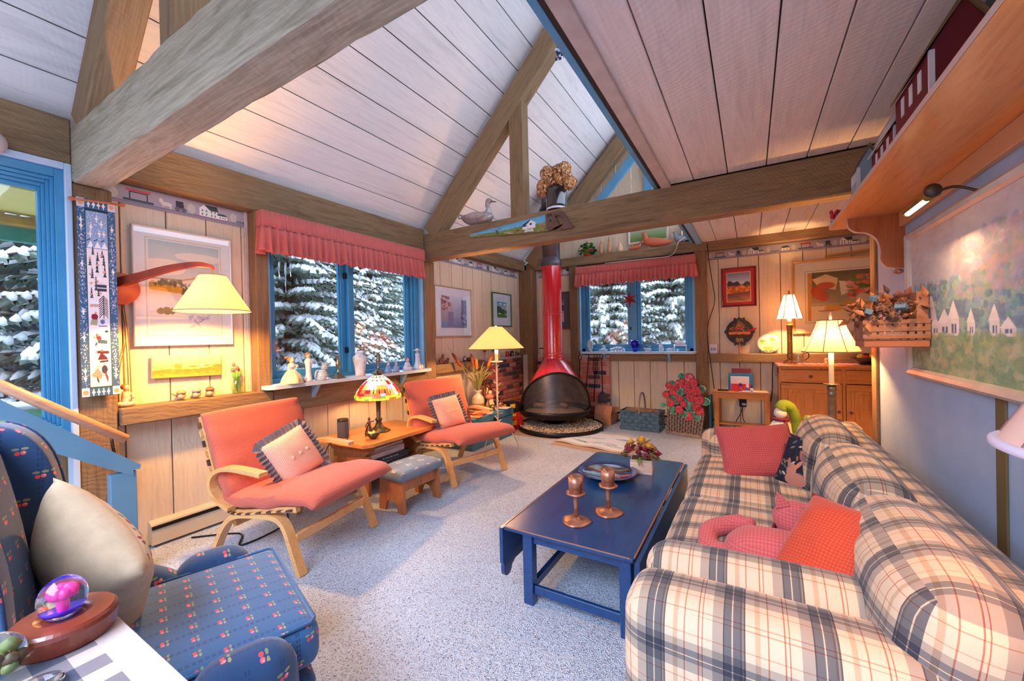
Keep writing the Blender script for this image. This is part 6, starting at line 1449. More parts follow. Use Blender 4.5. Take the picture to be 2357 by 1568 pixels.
cv.poly([(.05, .86), (.2, .95), (.33, .85), (.3, .62), (.12, .70)], (238, 206, 150)); cv.poly([(.34, .8), (.48, .76), (.46, .58), (.36, .5)], (240, 224, 200)); cv.ell(.13, .55, .08, .16, (196, 80, 50), 1, .4); cv.ell(.2, .72, .1, .07, (206, 90, 60))
cv.speck(120, .45, .45, .75, .9, [(60, 110, 44), (90, 140, 60), (220, 70, 50), (236, 110, 100), (240, 150, 150)], .035, 2, .85); cv.speck(140, .74, .35, 1, .88, [(70, 130, 50), (110, 160, 80), (244, 230, 200), (240, 200, 170)], .032, 6, .85)
cv.ell(.58, .42, .07, .10, (214, 200, 176)); cv.ell(.8, .38, .04, .1, (230, 226, 220)); cv.ell(.5, .33, .14, .05, (226, 160, 50)); cv.ell(.28, .25, .1, .06, (232, 160, 70)); cv.ell(.75, .26, .1, .05, (230, 190, 120)); cv.line(.35, .3, .6, .24, .02, (90, 120, 60)); cv.ell(.2, .2, .09, .02, (150, 110, 70), .6); cv.mottle(9, 18)
frame_pic('still_life_print', 'large gilt-framed print of flowers, mugs and fruit above the sideboard', 'picture', 1.30, .97, (1.135, 6.575, 1.845), 0, .03, (196, 150, 90), cv, .14, (242, 226, 200), .03, True, lip=[(216, 190, 150), (244, 230, 206)])
for k in range(3): tag(B().box(-.35, .35, -.006, .006, -.006, .006, .002).o('gold_stick', mat('dull_gold_stick', (170, 130, 66), .5), None, (1.19, 6.555-.012*k, 2.355+.016*k), rot=(0, R(-1.5-1.2*k), 0)), 'dull gold stick resting over the top of the still life frame', 'stick', 'gold sticks over the still life')
# rosemaled plaque
pq = thing('painted_plaque', 'round black rosemaled plaque with a lettered red band above the small side table', 'plaque', (-.135, 6.545, 1.413))
out = []
for i in range(72):
    a = 2*PI*i/72; r = .172; 
    if abs(abs(a-PI)-PI) < .16 or abs(a-PI) < .16: r = .188
    for c_ in (PI/2, 3*PI/2):
        if abs(a-c_) < .36: r = .2 if .26 < abs(a-c_) else .186+.012*cos((a-c_)*12)
    out.append((r*cos(a), r*sin(a)*1.03))
B().prism(out, -.014, .0, 'y').o('plaque_board', mat('plaque_black', (30, 30, 36), .5), pq)
cv = Cv(110, 110, (28, 28, 36)); rd = random.Random(12)
for i in range(60):
    x, y = rd.uniform(.1, .9), rd.uniform(.5, .95); 
    if (x-.5)**2+(y-.5)**2 > .2: continue
    a = rd.uniform(0, 6); cv.ell(x, y, .06, .03, rd.choice([(216, 60, 44), (120, 130, 80), (200, 80, 50), (86, 130, 130), (180, 150, 90)]), .95, a); cv.ell(x+.01, y+.005, .035, .015, (30, 30, 40), .8, a)
for k in range(40): a = k*.16; cv.ell(.5+(.04+.0035*k)*cos(a), .74+(.03+.003*k)*sin(a), .02, .02, (226, 70, 46))
cv.rect(.08, .36, .92, .50, (206, 90, 50)); cv.rect(.1, .385, .9, .475, (226, 130, 60)); cv.ell(.5, .30, .4, .035, (70, 64, 50)); cv.ell(.5, .315, .38, .03, (30, 30, 40)); cv.speck(30, .35, .06, .65, .2, [(200, 70, 50), (120, 130, 100), (190, 150, 110)], .03, 3, .8)
m_ = ((cv.X-.5)/.5)**2+((cv.Y-.5)/.5)**2 > 1; cv.a[m_] = (28, 28, 36)
def circ(X, Y, Z):
    r = np.sqrt(X**2+Z**2); mx = np.maximum(np.abs(X), np.abs(Z)); k = np.where(r > 1e-6, mx/np.maximum(r, 1e-6), 1); return X*k, Y, Z*k
print_mesh('plaque_painting', cv, .32, .33, PR, pq, (0, -.0155, 0), shape=circ)
tag(B().lathe([(0, 0), (.02, 0), (.012, .02), (.015, .10), (0, .16)], seg=12).o('carved_figure', mat('orange_figure', (206, 130, 90), .6), None, (-.135, 6.50, 1.1055)), 'tiny orange standing figure on the ledge below the painted plaque', 'figurine')
t = thing('ribbon', 'red ribbon end sticking out beside the painted plaque', 'ribbon', (.02, 6.52, 1.44)); B().tube([(-.06, 0, -.01), (.02, 0, .0), (.05, 0, .01)], [.006, .014, .012], 8, flat=(1, .4)).o('ribbon_strip', mat('bright_red_ribbon', (220, 24, 50), .5), t)
# decorative plate on stand
dp = thing('decorative_plate', 'round plate painted with a green lakeside on a black wire stand', 'plate', (.207, 6.525, 1.105))
b = B(); b.at((0, -.01, .135), rx=R(80)); b.lathe([(0, 0), (.08, .002), (.132, .014), (.13, .018), (.08, .008), (0, .006)], seg=40); b.o('plate', mat('cream_china', (240, 228, 196), .25, coat=.6), dp)
cv = Cv(60, 60, (236, 226, 200)); cv.grad((214, 214, 170), (220, 224, 226)); cv.ell(.2, .66, .14, .12, (120, 176, 60)); cv.ell(.75, .78, .17, .14, (110, 166, 56)); cv.rect(.1, .46, .95, .52, (200, 190, 90)); cv.rect(.05, .34, .95, .44, (176, 190, 206)); cv.ell(.5, .2, .35, .1, (160, 186, 80)); cv.rect(.47, .38, .52, .46, (250, 250, 250)); cv.mottle(10, 10)
print_mesh('plate_painting', cv, .235, .235, PR, dp, (0, -.026, .138), rot=(R(-10), 0, 0), shape=circ)
b = B()
for s_ in (-1, 1): b.tube(catmull([(s_*.01, -.045, .03), (s_*.04, -.055, .045), (s_*.065, -.05, .02), (s_*.045, -.03, .004), (s_*.02, .02, .004)], 5), .003, 5)
b.tube([(-.05, -.03, .004), (.05, -.03, .004)], .003, 5); b.o('wire_stand', BLK, dp)
cdd = thing('greeting_card', 'small white card with three dark trees standing on the ledge', 'card', (-.47, 6.51, 1.106), rz=R(6)); B().box(-.05, .05, -.001, .001, 0, .13).o('card', mat('card_white', (228, 222, 236), .7), cdd)
b = B()
for x in (-.024, 0, .024): b.prism([(x-.010, .045), (x+.010, .045), (x, .10)], -.0022, -.0012, 'y')
b.o('tree_print', mat('grey_violet_ink', (120, 110, 140), .7), cdd)
# ================= curtains =================
def valance(label, loc, rz, W, H, d, seed):
    """gathered valance in the XZ plane hanging d in front of the wall (room side -y), ends returned"""
    t = thing('valance', label, 'curtain', loc, rz); rd = random.Random(seed); ph = [0]
    nu = 420; L = W+2*d
    for i in range(nu): ph.append(ph[-1]+rd.uniform(.75, 1.25))
    def base(s):
        if s < d: return (-W/2, -s, (-1, 0))
        if s > d+W: return (W/2, -(L-s), (1, 0))
        return (-W/2+(s-d), -d, (0, -1))
    def surf(z0, z1, amp0, amp1, k, nv, sag=0):
        V = []
        for i in range(nu):
            s = L*i/(nu-1); x, y, n_ = base(s)
            for j in range(nv):
                t_ = j/(nv-1); a = amp0+(amp1-amp0)*t_
                wv = sin(ph[i]*k)+.5*sin(ph[i]*k*.43+seed)
                z = z0+(z1-z0)*t_-sag*t_*.012*(1+sin(ph[i]*k*.5))
                V.append((x+n_[0]*a*wv, y+n_[1]*(a*wv+.004*t_), z))
        F = [(i*nv+j, (i+1)*nv+j, (i+1)*nv+j+1, i*nv+j+1) for i in range(nu-1) for j in range(nv-1)]; return B().add(V, F, 0, True)
    o = surf(0, -H*.40, .005, .005, 1.55, 4).o('gathered_header', VALC, t); o2 = surf(-H*.40, -H, .008, .030, .48, 8, 1).o('ruffle', VALC, t)
    for q in (o, o2): md = q.modifiers.new('cloth', 'SOLIDIFY'); md.thickness = .002
    B().box(-W/2, W/2, -d+.006, -d+.014, -H*.35, -.004).o('curtain_rod', mat('white_rod', (226, 220, 224), .4), t)
    return t
valance('red gingham valance over the left window', (-3.5, 2.755, 2.495), LW, 1.90, .335, .09, 3)
valance('red gingham valance over the far window', (-1.597, 6.46, 2.555), 0, 1.83, .315, .08, 5)
# white extension cord over the far valance and dark cord on the post
tag(B().tube(catmull([(-.72, 6.42, 3.0), (-.80, 6.43, 2.84), (-.90, 6.42, 2.76), (-.93, 6.41, 2.66), (-1.02, 6.36, 2.56), (-1.35, 6.37, 2.56), (-2.0, 6.37, 2.565)], 6), .006, 6).o('extension_cord', mat('ivory_cord', (226, 206, 190), .5)), 'ivory extension cord hanging over the far valance', 'cord')
tag(B().tube(catmull([(-.52, 6.455, 2.70), (-.50, 6.46, 2.45), (-.46, 6.50, 2.1), (-.44, 6.52, 1.85), (-.53, 6.52, 1.55), (-.535, 6.45, 1.3), (-.50, 6.45, .95), (-.46, 6.52, .5)], 6), .005, 6).o('black_cable', BLK), 'thin dark cord wandering down the post right of the far window', 'cord')
tag(B().tube(catmull([(.26, 6.52, 1.0), (.245, 6.5, .85), (.24, 6.5, .6), (.22, 6.5, .45)], 6), .006, 6).o('black_cable', BLK), 'black lamp cord hanging beside the sideboard', 'cord')
# ================= banner on the post =================
bn = thing('winter_banner', 'long woven winter banner on the post beside the stair window', 'banner', (-3.455, .843, 1.70), LW)
cv = Cv(84, 560, (58, 92, 128), .14)
rd = random.Random(3)
def star(x, y, r, c): 
    cv.ell(x, y, r, r*.12*1.0, c); cv.ell(x, y, r*.4, r*.42, c)
cv.rect(.22, .045, .78, .952, (226, 214, 212)); cv.grad((226, 214, 212), (226, 214, 212), 0, 0)
m_ = (cv.X > .22) & (cv.X < .78) & (cv.Y > .75) & (cv.Y < .952); cv.a[m_] = (138, 158, 188)
m_ = (cv.X > .22) & (cv.X < .78) & (cv.Y > .32) & (cv.Y < .40); cv.a[m_] = (206, 206, 218)
for i in range(420):
    x = rd.choice([rd.uniform(.0, .2), rd.uniform(.8, 1)]); cv.ell(x, rd.random(), .014, .0022, (200, 210, 220), .8)
for i in range(60): cv.ell(rd.uniform(.25, .75), rd.uniform(.8, .94), .012, .002, (220, 226, 236), .8)
for (x, y) in [(.35, .86), (.62, .88), (.5, .905), (.68, .83), (.33, .825), (.56, .83)]+[(.3+.13*k, .975) for k in range(4)]+[(.3+.13*k, .022) for k in range(4)]+[(.1, .89), (.1, .86), (.1, .67), (.1, .43), (.1, .30), (.1, .13), (.1, .095), (.9, .86), (.9, .64), (.9, .13), (.9, .10)]: star(x, y, .045, (240, 222, 204))
cv.rect(.2, .04, .225, .955, (40, 74, 62)); cv.rect(.775, .04, .8, .955, (40, 74, 62)); cv.rect(.2, .94, .8, .952, (30, 50, 60)); cv.rect(.2, .042, .8, .05, (40, 74, 62))
for (x, y) in ((.0, .955), (.8, .955), (.0, 0), (.8, 0)): cv.rect(x, y, x+.2, y+.045, (196, 196, 212)); cv.ell(x+.1, y+.022, .07, .012, (226, 150, 96))
for k in range(3): cv.poly([(.24+.18*k, .755), (.33+.18*k, .79), (.42+.18*k, .755)], (232, 224, 224)); cv.line(.24+.18*k, .79, .33+.18*k, .80, .006, (70, 60, 80))
for (x, y, s) in ((.38, .72, .05), (.62, .71, .04), (.5, .69, .05), (.66, .67, .06), (.3, .665, .05), (.48, .63, .09), (.68, .61, .08), (.35, .60, .06), (.44, .54, .08), (.5, .51, .05), (.32, .50, .06)):
    for q in range(4): cv.poly([(x-.05*(1-q*.2), y+s*.22*q), (x, y+s*.22*(q+1.4)), (x+.05*(1-q*.2), y+s*.22*q)], (50, 66, 74))
for (x, y) in ((.3, .70), (.6, .72), (.5, .67), (.66, .635), (.3, .62), (.48, .585), (.32, .575), (.3, .52), (.55, .525), (.3, .46)): cv.ell(x, y, .035, .006, (206, 148, 120))
cv.rect(.46, .535, .72, .57, (60, 56, 72)); cv.rect(.46, .55, .72, .556, (200, 196, 200)); cv.poly([(.46, .57), (.59, .585), (.72, .57)], (200, 200, 214))
cv.poly([(.24, .47), (.32, .49), (.52, .48), (.52, .465)], (226, 222, 226)); cv.rect(.28, .455, .5, .47, (196, 150, 140))
for q in range(9): cv.line(.50, .40+.011*q, .62, .425+.011*q, .006, (60, 50, 64)); cv.line(.74, .40+.011*q, .62, .425+.011*q, .006, (60, 50, 64))
cv.line(.62, .39, .62, .5, .02, (70, 56, 60)); cv.poly([(.26, .365), (.32, .40), (.46, .40), (.44, .36)], (150, 150, 120)); cv.ell(.38, .405, .09, .015, (130, 26, 50)); cv.ell(.41, .425, .03, .006, (206, 140, 110)); cv.rect(.48, .355, .7, .36, (90, 90, 110)); cv.ell(.58, .38, .06, .012, (70, 110, 150)); cv.ell(.6, .395, .03, .006, (220, 170, 140)); cv.ell(.68, .33, .05, .005, (40, 60, 70))
cv.line(.42, .305, .52, .29, .03, (150, 50, 60)); cv.line(.45, .28, .68, .275, .02, (60, 90, 100)); cv.ell(.46, .31, .03, .005, (206, 150, 120)); cv.ell(.36, .30, .035, .005, (226, 150, 96)); cv.line(.42, .27, .38, .262, .016, (60, 70, 90))
cv.poly([(.42, .185), (.52, .225), (.66, .20), (.7, .185)], (84, 30, 44)); cv.line(.42, .225, .72, .222, .014, (84, 30, 44)); cv.ell(.55, .232, .035, .006, (206, 100, 80)); cv.ell(.4, .225, .03, .005, (226, 130, 90)); cv.line(.48, .175, .7, .178, .01, (60, 40, 50))
cv.poly([(.24, .105), (.42, .145), (.56, .11), (.5, .085)], (150, 140, 116)); cv.ell(.44, .15, .05, .007, (206, 180, 130)); cv.ell(.6, .135, .08, .022, (50, 50, 70)); cv.ell(.59, .16, .03, .006, (206, 150, 120)); cv.line(.62, .115, .68, .085, .03, (120, 50, 60)); cv.line(.4, .09, .44, .075, .02, (50, 60, 70))
cv.mottle(10, 30, 2)
PCL = attr_mat('printed_cloth', .95, .2, 500)
B().box(-.084, .084, -.004, -.001, -.60, .60).o('backing', mat('navy_backing', (30, 56, 90), .95), bn)
print_mesh('woven_picture', cv, .17, 1.205, PCL, bn, (0, -.005, 0))
B().cyl((-.10, -.004, .585), (.115, -.004, .605), .008, .008, 8).o('hanging_rod', BRK, bn)
for x, z in ((-.105, .584), (.12, .606)): B().ball((x, -.004, z), (.016, .012, .012)).o('rod_knob', mat('copper_knob', (190, 100, 70), .4), bn)
def text_mesh(s_, parent, loc, rot, size, col, name='lettering', ext=.0003, align='LEFT', bold=0):
    cu = bpy.data.curves.new(name, 'FONT'); cu.body = s_; cu.size = size; cu.extrude = ext; cu.align_x = align; cu.resolution_u = 2; cu.offset = bold
    o = bpy.data.objects.new(name, cu); S.collection.objects.link(o); me = bpy.data.meshes.new_from_object(o.evaluated_get(bpy.context.evaluated_depsgraph_get())); bpy.data.objects.remove(o)
    me.materials.clear(); me.materials.append(mat('ink_%d_%d_%d' % tuple(col), col, .6)); q = bpy.data.objects.new(name, me); S.collection.objects.link(q); q.location = loc; q.rotation_euler = rot; q.parent = parent
    tag(q, kind='stuff'); return q
for (x, zz, s_) in ((-.068, .42, 'STARLIGHT'), (-.068, .19, 'SNOWFALL'), (-.068, -.08, 'MAKE'), (-.068, -.22, 'A'), (-.068, -.30, 'WISH'), (.068, .42, 'A WISH FOR'), (.068, .12, 'PEACE ON'), (.068, -.17, 'EARTH'), (.068, -.33, 'TOGETHER')):
    for k, ch in enumerate(s_):
        if ch != ' ': text_mesh(ch, bn, (x, -.0065, zz-k*.024), (R(90), 0, 0), .022, (206, 204, 212), align='CENTER')
# ================= stair guard and handrail =================
sg = thing('stair_guard', 'sloping blue stair guard with a square post beside the wing chair', 'railing', (-3.2, .90, 0))
GP = mat('dusty_blue_paint', (84, 124, 146), .55, col2=(92, 132, 154), vs=4)
sl_ = (.95-.69)/(.63-.92)
def zc(y): return .70+sl_*(y-.92)
B().prism([(y-.90, z) for y, z in ((.35, zc(.35)), (.935, zc(.935)), (.93, zc(.92)-.035), (.90, zc(.90)-.055), (.90, zc(.90)-.09), (.35, zc(.35)-.20))], -.045, .035, 'x').o('sloping_cap', GP, sg)
B().box(-.03, .03, -.10, .015, 0, zc(.90)-.06, .003).o('post', GP, sg)
B().box(-.02, .02, -.55, -.10, .02, .42, .003).o('panel', GP, sg)
hr = thing('handrail', 'round pale wooden handrail running down past the stair window', 'handrail', (-3.17, .87, .855))
B().tube([(0, 0, 0), (0, -.45, .365), (0, -1.2, .975)], .026, 16).o('rail', wood_mat('pale_rail_wood', (196, 146, 112), (212, 164, 130), (186, 136, 104), axis=1, rough=.4, coat=.2, bump=.04, fine_=.12), hr)
B().tube(catmull([(.0, -.06, .02), (-.02, -.05, -.04), (-.03, -.04, -.09)], 4), .008, 6).o('rail_bracket', DKM, hr)
tag(B().ball((0, 0, 0), (.05, .05, .06), 14, 10).o('hat_end', mat('pale_knob', (190, 180, 176), .7), None, (-3.44, .455, 2.50)), 'pale round wooden ornament on the wall beam at the left edge', 'ornament')
# ================= painted saw, duck, vase on the tie beam =================
sw = thing('painted_saw', 'old hand saw painted with a farm landscape on the middle tie beam', 'saw', (-2.2, 3.795, 2.57))
sx = lambda x: x+2.2
cv = Cv(260, 60, (90, 170, 206)); cv.grad((130, 190, 216), (80, 160, 210), .5, 1)
gt = lambda x: .40+.14*x
cv.below(lambda x: .46+.12*x+.05*np.sin(x*11), (120, 150, 70), (110, 110, 50)); cv.speck(120, 0, .35, 1, .62, [(60, 110, 50), (90, 130, 60), (130, 130, 60), (176, 140, 60), (44, 90, 60)], .014, 3, .85, .9)
cv.speck(160, .0, .05, 1, .38, [(150, 150, 60), (190, 150, 80), (110, 120, 50), (170, 110, 70), (206, 180, 120)], .02, 5, .6, 1)
cv.poly([(.53, .05), (.46, .3), (.5, .3), (.6, .05)], (190, 160, 120)); cv.line(.38, .2, .375, .7, .018, (70, 50, 40)); cv.line(.375, .5, .33, .8, .01, (70, 50, 40)); cv.line(.375, .55, .42, .85, .01, (70, 50, 40)); cv.speck(30, .32, .6, .46, .95, [(60, 80, 70), (90, 110, 90), (200, 210, 220)], .012, 8, .8)
cv.rect(.74, .33, .86, .66, (236, 232, 232)); cv.poly([(.74, .64), (.80, .9), (.87, .64)], (236, 232, 232)); cv.poly([(.69, .62), (.79, .92), (.80, .88), (.745, .6)], (50, 40, 70)); cv.rect(.70, .28, .76, .5, (236, 230, 232)); cv.poly([(.68, .5), (.72, .64), (.77, .5)], (50, 40, 70)); cv.rect(.79, .55, .815, .68, (60, 50, 80)); cv.rect(.90, .4, 1, .5, (196, 120, 70)); cv.line(.73, .08, .75, .3, .012, (240, 240, 240)); cv.line(.83, .1, .82, .3, .012, (240, 240, 240)); cv.poly([(.74, .08), (.75, .3), (.82, .3), (.82, .1)], (210, 200, 196))
cv.poly([(.17, .3), (.2, .42), (.22, .3)], (150, 60, 60)); cv.ell(.64, .28, .03, .05, (120, 50, 40)); cv.mottle(14, 30)
def sawshape(X, Y, Z):
    u = (X+.5)  # 0..1
    x = -2.78+u*.99; zb = 2.570-u*.080; zt = 2.610+u*.058
    v = (Z+.5); return x+2.2, Y*0, (zb+(zt-zb)*v)-2.57
print_mesh('painted_blade', cv, 1, 1, PR, sw, (0, -.003, 0), shape=sawshape)
B().prism([(-.58, .0), (.41, -.08), (.41, .098), (-.58, .04)], -.0025, 0, 'y').o('saw_blade', mat('saw_steel', (120, 120, 124), .4, .8), sw)
hd = catmull([(.40, .095), (.46, .105), (.56, .098), (.62, .05), (.65, -.02), (.70, -.085), (.63, -.09), (.56, -.085), (.52, -.05), (.47, -.075), (.42, -.08), (.40, -.03)], 5)
hole = catmull([(.505, .055), (.55, .06), (.585, .03), (.59, -.03), (.565, -.06), (.545, -.03), (.53, .01)], 5)+[]
b = B(); n1 = 60
def resamp(P, n):
    d = [0]
    for i in range(len(P)): q = P[(i+1) % len(P)]; d.append(d[-1]+math.hypot(q[0]-P[i][0], q[1]-P[i][1]))
    out = []
    for k in range(n):
        t = d[-1]*k/n; i = max(j for j in range(len(P)) if d[j] <= t); q = P[(i+1) % len(P)]; f = (t-d[i])/((d[i+1]-d[i]) or 1); out.append((P[i][0]+(q[0]-P[i][0])*f, P[i][1]+(q[1]-P[i][1])*f))
    return out
O = resamp(hd[:-1], n1); c0 = (.545, .0); O = sorted(O, key=lambda p: 0) 
H_ = resamp(hole[:-1], n1)
# start both rings at their top left
def rot_start(P):
    i = min(range(len(P)), key=lambda k: abs(math.atan2(P[k][1]-0, P[k][0]-.545)-2.4)); return P[i:]+P[:i]
O = rot_start(O); H_ = rot_start(H_)
V = [(p[0], y, p[1]) for y in (-.022, 0) for p in O]+[(p[0], y, p[1]) for y in (-.022, 0) for p in H_]
F = []
for i in range(n1):
    j = (i+1) % n1; F += [(i, j, n1+j, n1+i), (2*n1+j, 2*n1+i, 3*n1+i, 3*n1+j), (i, 2*n1+i, 2*n1+j, j), (n1+i, n1+j, 3*n1+j, 3*n1+i)]
b.add(V, F); b.o('saw_handle', mat('saw_handle_wood', (92, 60, 52), .5, col2=(112, 78, 66), vs=9), sw)
for x, z in ((.43, .075), (.46, .08), (.455, .02)): b = B(); b.at((x, -.022, z), rx=R(90)); b.lathe([(0, 0), (.012, 0), (.012, .004), (0, .004)], seg=10); b.o('saw_bolt', DKM, sw)
dk = thing('wooden_duck', 'pale carved duck decoy standing on the middle tie beam', 'ornament', (-2.72, 3.90, 2.716))
DW = mat('silvery_duck_paint', (190, 180, 184), .35, .3, col2=(160, 140, 130), vs=9, coat=.3)
b = B(); PP = [(-.26, .16), (-.20, .125), (-.12, .10), (0, .085), (.10, .085), (.16, .10), (.185, .12)]; b.tube(catmull([(p[0], 0, p[1]) for p in PP], 5), [.012, .02, .03, .038, .046, .052, .056, .062, .066, .07, .074, .077, .08, .082, .083, .084, .085, .085, .084, .083, .08, .076, .072, .066, .06, .052, .044, .036, .028, .018, .008], 16, flat=(.9, .85)); b.o('body', DW, dk)
b = B(); b.tube(catmull([(.11, 0, .12), (.135, 0, .18), (.12, 0, .225), (.135, 0, .265)], 5), [.045, .042, .038, .034, .031, .03, .028, .027, .027, .027, .028, .028, .029, .03, .03, .03], 12); b.ball((.14, 0, .27), (.042, .032, .032), 14, 10); b.o('head_and_neck', DW, dk)
b = B(); b.tube([(.165, 0, .265), (.21, 0, .25), (.245, 0, .24)], [.02, .014, .006], 10, flat=(.6, 1)); b.o('bill', mat('duck_bill', (130, 110, 104), .4), dk)
b = B(); b.tube(catmull([(-.22, -.02, .15), (-.27, -.02, .175), (-.285, -.02, .14), (-.25, -.02, .13)], 5), .009, 6); b.o('curled_tail', DW, dk)
for s in (-1, 1): b = B(); b.at((-.02, s*.07, .11), ry=.05); b.ball((0, 0, 0), (.14, .018, .045), 14, 8); b.o('wing', DW, dk)
vs = thing('black_vase', 'tall glossy black vase of dried hydrangeas on the middle tie beam', 'vase', (-1.72, 3.88, 2.716))
B().lathe([(0, 0), (.095, 0), (.105, .02), (.108, .06), (.11, .16), (.105, .20), (.085, .235), (.06, .25), (.055, .26), (.05, .26), (.05, .22)], seg=36).o('vase_body', mat('black_glaze', (28, 22, 26), .12, coat=.8, col2=(50, 36, 34), vs=3), vs)
B().lathe([(.107, 0), (.109, .012), (.107, .02)], seg=36, cap=False).o('base_ring', mat('white_glaze_ring', (220, 214, 220), .3), vs)
HYD = [mat('dried_hydrangea', (214, 156, 100), .9), mat('dried_hydrangea_dark', (176, 116, 72), .9), mat('dried_hydrangea_pale', (236, 190, 140), .9)]
rd = random.Random(6)
for (cx, cy, cz, r) in ((-.03, 0, .34, .10), (.08, -.02, .33, .10), (.02, .03, .40, .085), (-.13, -.02, .27, .075), (.15, 0, .26, .07), (-.17, 0, .22, .05), (-.07, -.05, .38, .08), (.11, -.04, .39, .07)):
    b = B()
    for k in range(230):
        a = rd.uniform(0, 6.283); q = rd.uniform(-1, 1); sq = math.sqrt(1-q*q); n_ = Vector((sq*cos(a), sq*sin(a), q)); c = n_*r*rd.uniform(.82, 1.05); t1 = n_.orthogonal().normalized(); t2 = n_.cross(t1); s = .016; al = rd.uniform(0, 3)
        u_, v_ = t1*cos(al)+t2*sin(al), t2*cos(al)-t1*sin(al)
        b.add([c, c+u_*s+n_*.006, c+(u_+v_)*s*.6-n_*.0, c+v_*s+n_*.006, c-u_*s+n_*.004, c-v_*s+n_*.004], [(0, 1, 2), (0, 2, 3), (0, 3, 4), (0, 4, 5)], rd.choice([0, 0, 1, 2]))
    b.o('flower_head', HYD, vs, (cx, cy, cz))
# quilt corner at the loft edge
b = B(); rd = random.Random(2)
for k in range(50): x, z = rd.uniform(0, .12), rd.uniform(0, .16); b.box(x, x+.02, -.004+rd.uniform(-.01, .01), .004, z, z+.02, 0, rd.choice([0, 1, 1]))
tag(b.o('fringe_cloth', [mat('fringe_white', (210, 214, 226), .9), mat('fringe_navy', (44, 60, 100), .9)], None, (-1.63, 3.72, 4.12)), 'navy and white fringed cloth corner hanging high by the rafter', 'cloth')
# ================= red star in the far window =================
sr = thing('hanging_star', 'red six-pointed foil star hanging in the far window', 'ornament', (-1.635, 6.42, 1.965))
REDF = [mat('red_foil', (176, 20, 30), .3, .3), mat('dark_red_foil', (120, 14, 24), .3, .3)]
for k in range(6):
    a = PI/2+k*PI/3; b = B(); tip = (cos(a)*.135, 0, sin(a)*.135)
    l_ = (cos(a-.52)*.045, 0, sin(a-.52)*.045); r__ = (cos(a+.52)*.045, 0, sin(a+.52)*.045); m0 = (0, -.022, 0); m1 = (0, .022, 0)
    b.add([tip, l_, m0, r__, m1], [(0, 1, 2)], 0); b.add([tip, l_, m0, r__, m1], [(0, 2, 3)], 1); b.add([tip, l_, m0, r__, m1], [(0, 4, 1), (0, 3, 4)], 0); b.o('star_point', REDF, sr)
B().cyl((0, 0, .13), (0, 0, .56), .0012, .0012, 4).o('thread', MATS['white_rod'], sr)
# ================= glass ornaments on the far shelf =================
CG = mat('clear_ornament_glass', (226, 240, 250), .08, coat=.6); CG.node_tree.nodes['Principled BSDF'].inputs['Transmission Weight'].default_value = .55; BG = solid_glass('cobalt_glass', (30, 60, 230))
def orn(name, label, x, y, b, m, cat='ornament', grp='glass ornaments on the far window shelf', z=1.136): return tag(b.o(name, m, None, (x, y, z)), label, cat, grp)
orn('glass_egg', 'tall clear glass egg-shaped ornament at the left end of the far window shelf', -2.30, 6.43, B().lathe([(0, 0), (.04, .003), (.028, .02), (.05, .08), (.058, .13), (.045, .18), (0, .205)], seg=24), CG)
orn('glass_duck', 'small clear glass duck second from the left on the far window shelf', -2.08, 6.43, B().lathe([(0, 0), (.06, .01), (.058, .035), (.03, .05), (.0, .055)], seg=16, sx=1.2).ball((.01, 0, .075), (.035, .025, .028)), CG)
b = B()
for i, (x, r) in enumerate(((-.09, .03), (-.05, .035), (0, .042), (.05, .04), (.10, .03))): b.ball((x, 0, r), (r, r*.8, r))
orn('glass_train', 'cluster of clear glass animals in a row left of the cobalt vase', -1.845, 6.43, b, CG)
orn('cobalt_vase', 'cobalt blue glass vase in the middle of the far window shelf', -1.567, 6.43, B().lathe([(0, 0), (.036, .0), (.034, .02), (.055, .07), (.072, .12), (.068, .165), (.05, .19), (.046, .188), (.062, .16), (.064, .12), (.045, .06), (0, .03)], seg=28), BG, 'vase')
orn('glass_swan', 'small clear glass swan just right of the cobalt vase', -1.37, 6.43, B().ball((0, 0, .03), (.055, .03, .028)).tube([(.03, 0, .04), (.02, 0, .075), (.035, 0, .085)], .008, 6).tube([(-.03, 0, .04), (-.07, 0, .06)], [.015, .003], 6), CG)
orn('glass_owl', 'clear glass owl with a faceted head on the far window shelf', -1.175, 6.43, B().ball((0, 0, .05), (.042, .03, .05)).ball((0, 0, .105), (.026, .022, .022)), CG)
orn('glass_fish', 'small clear glass fish beside the glass owl', -1.06, 6.43, B().ball((0, 0, .03), (.045, .02, .025)).add([(.03, 0, .03), (.075, 0, .07), (.06, 0, .03), (.07, 0, .0)], [(0, 1, 2), (0, 2, 3)]), CG)
orn('glass_arch', 'clear glass block arch at the right end of the far window shelf', -.90, 6.43, B().box(-.09, .09, -.02, .02, .085, .11, .008).box(-.09, -.072, -.02, .02, 0, .085, .006).box(.072, .09, -.02, .02, 0, .085, .006).ball((-.04, 0, .02), .02), CG)
orn('glass_rabbit', 'frosted white glass creature sitting on the glass arch', -.94, 6.43, B().ball((0, 0, .03), (.04, .025, .03)).ball((.06, 0, .02), (.04, .02, .018)), mat('frosted_white', (236, 240, 246), .3), z=1.247)
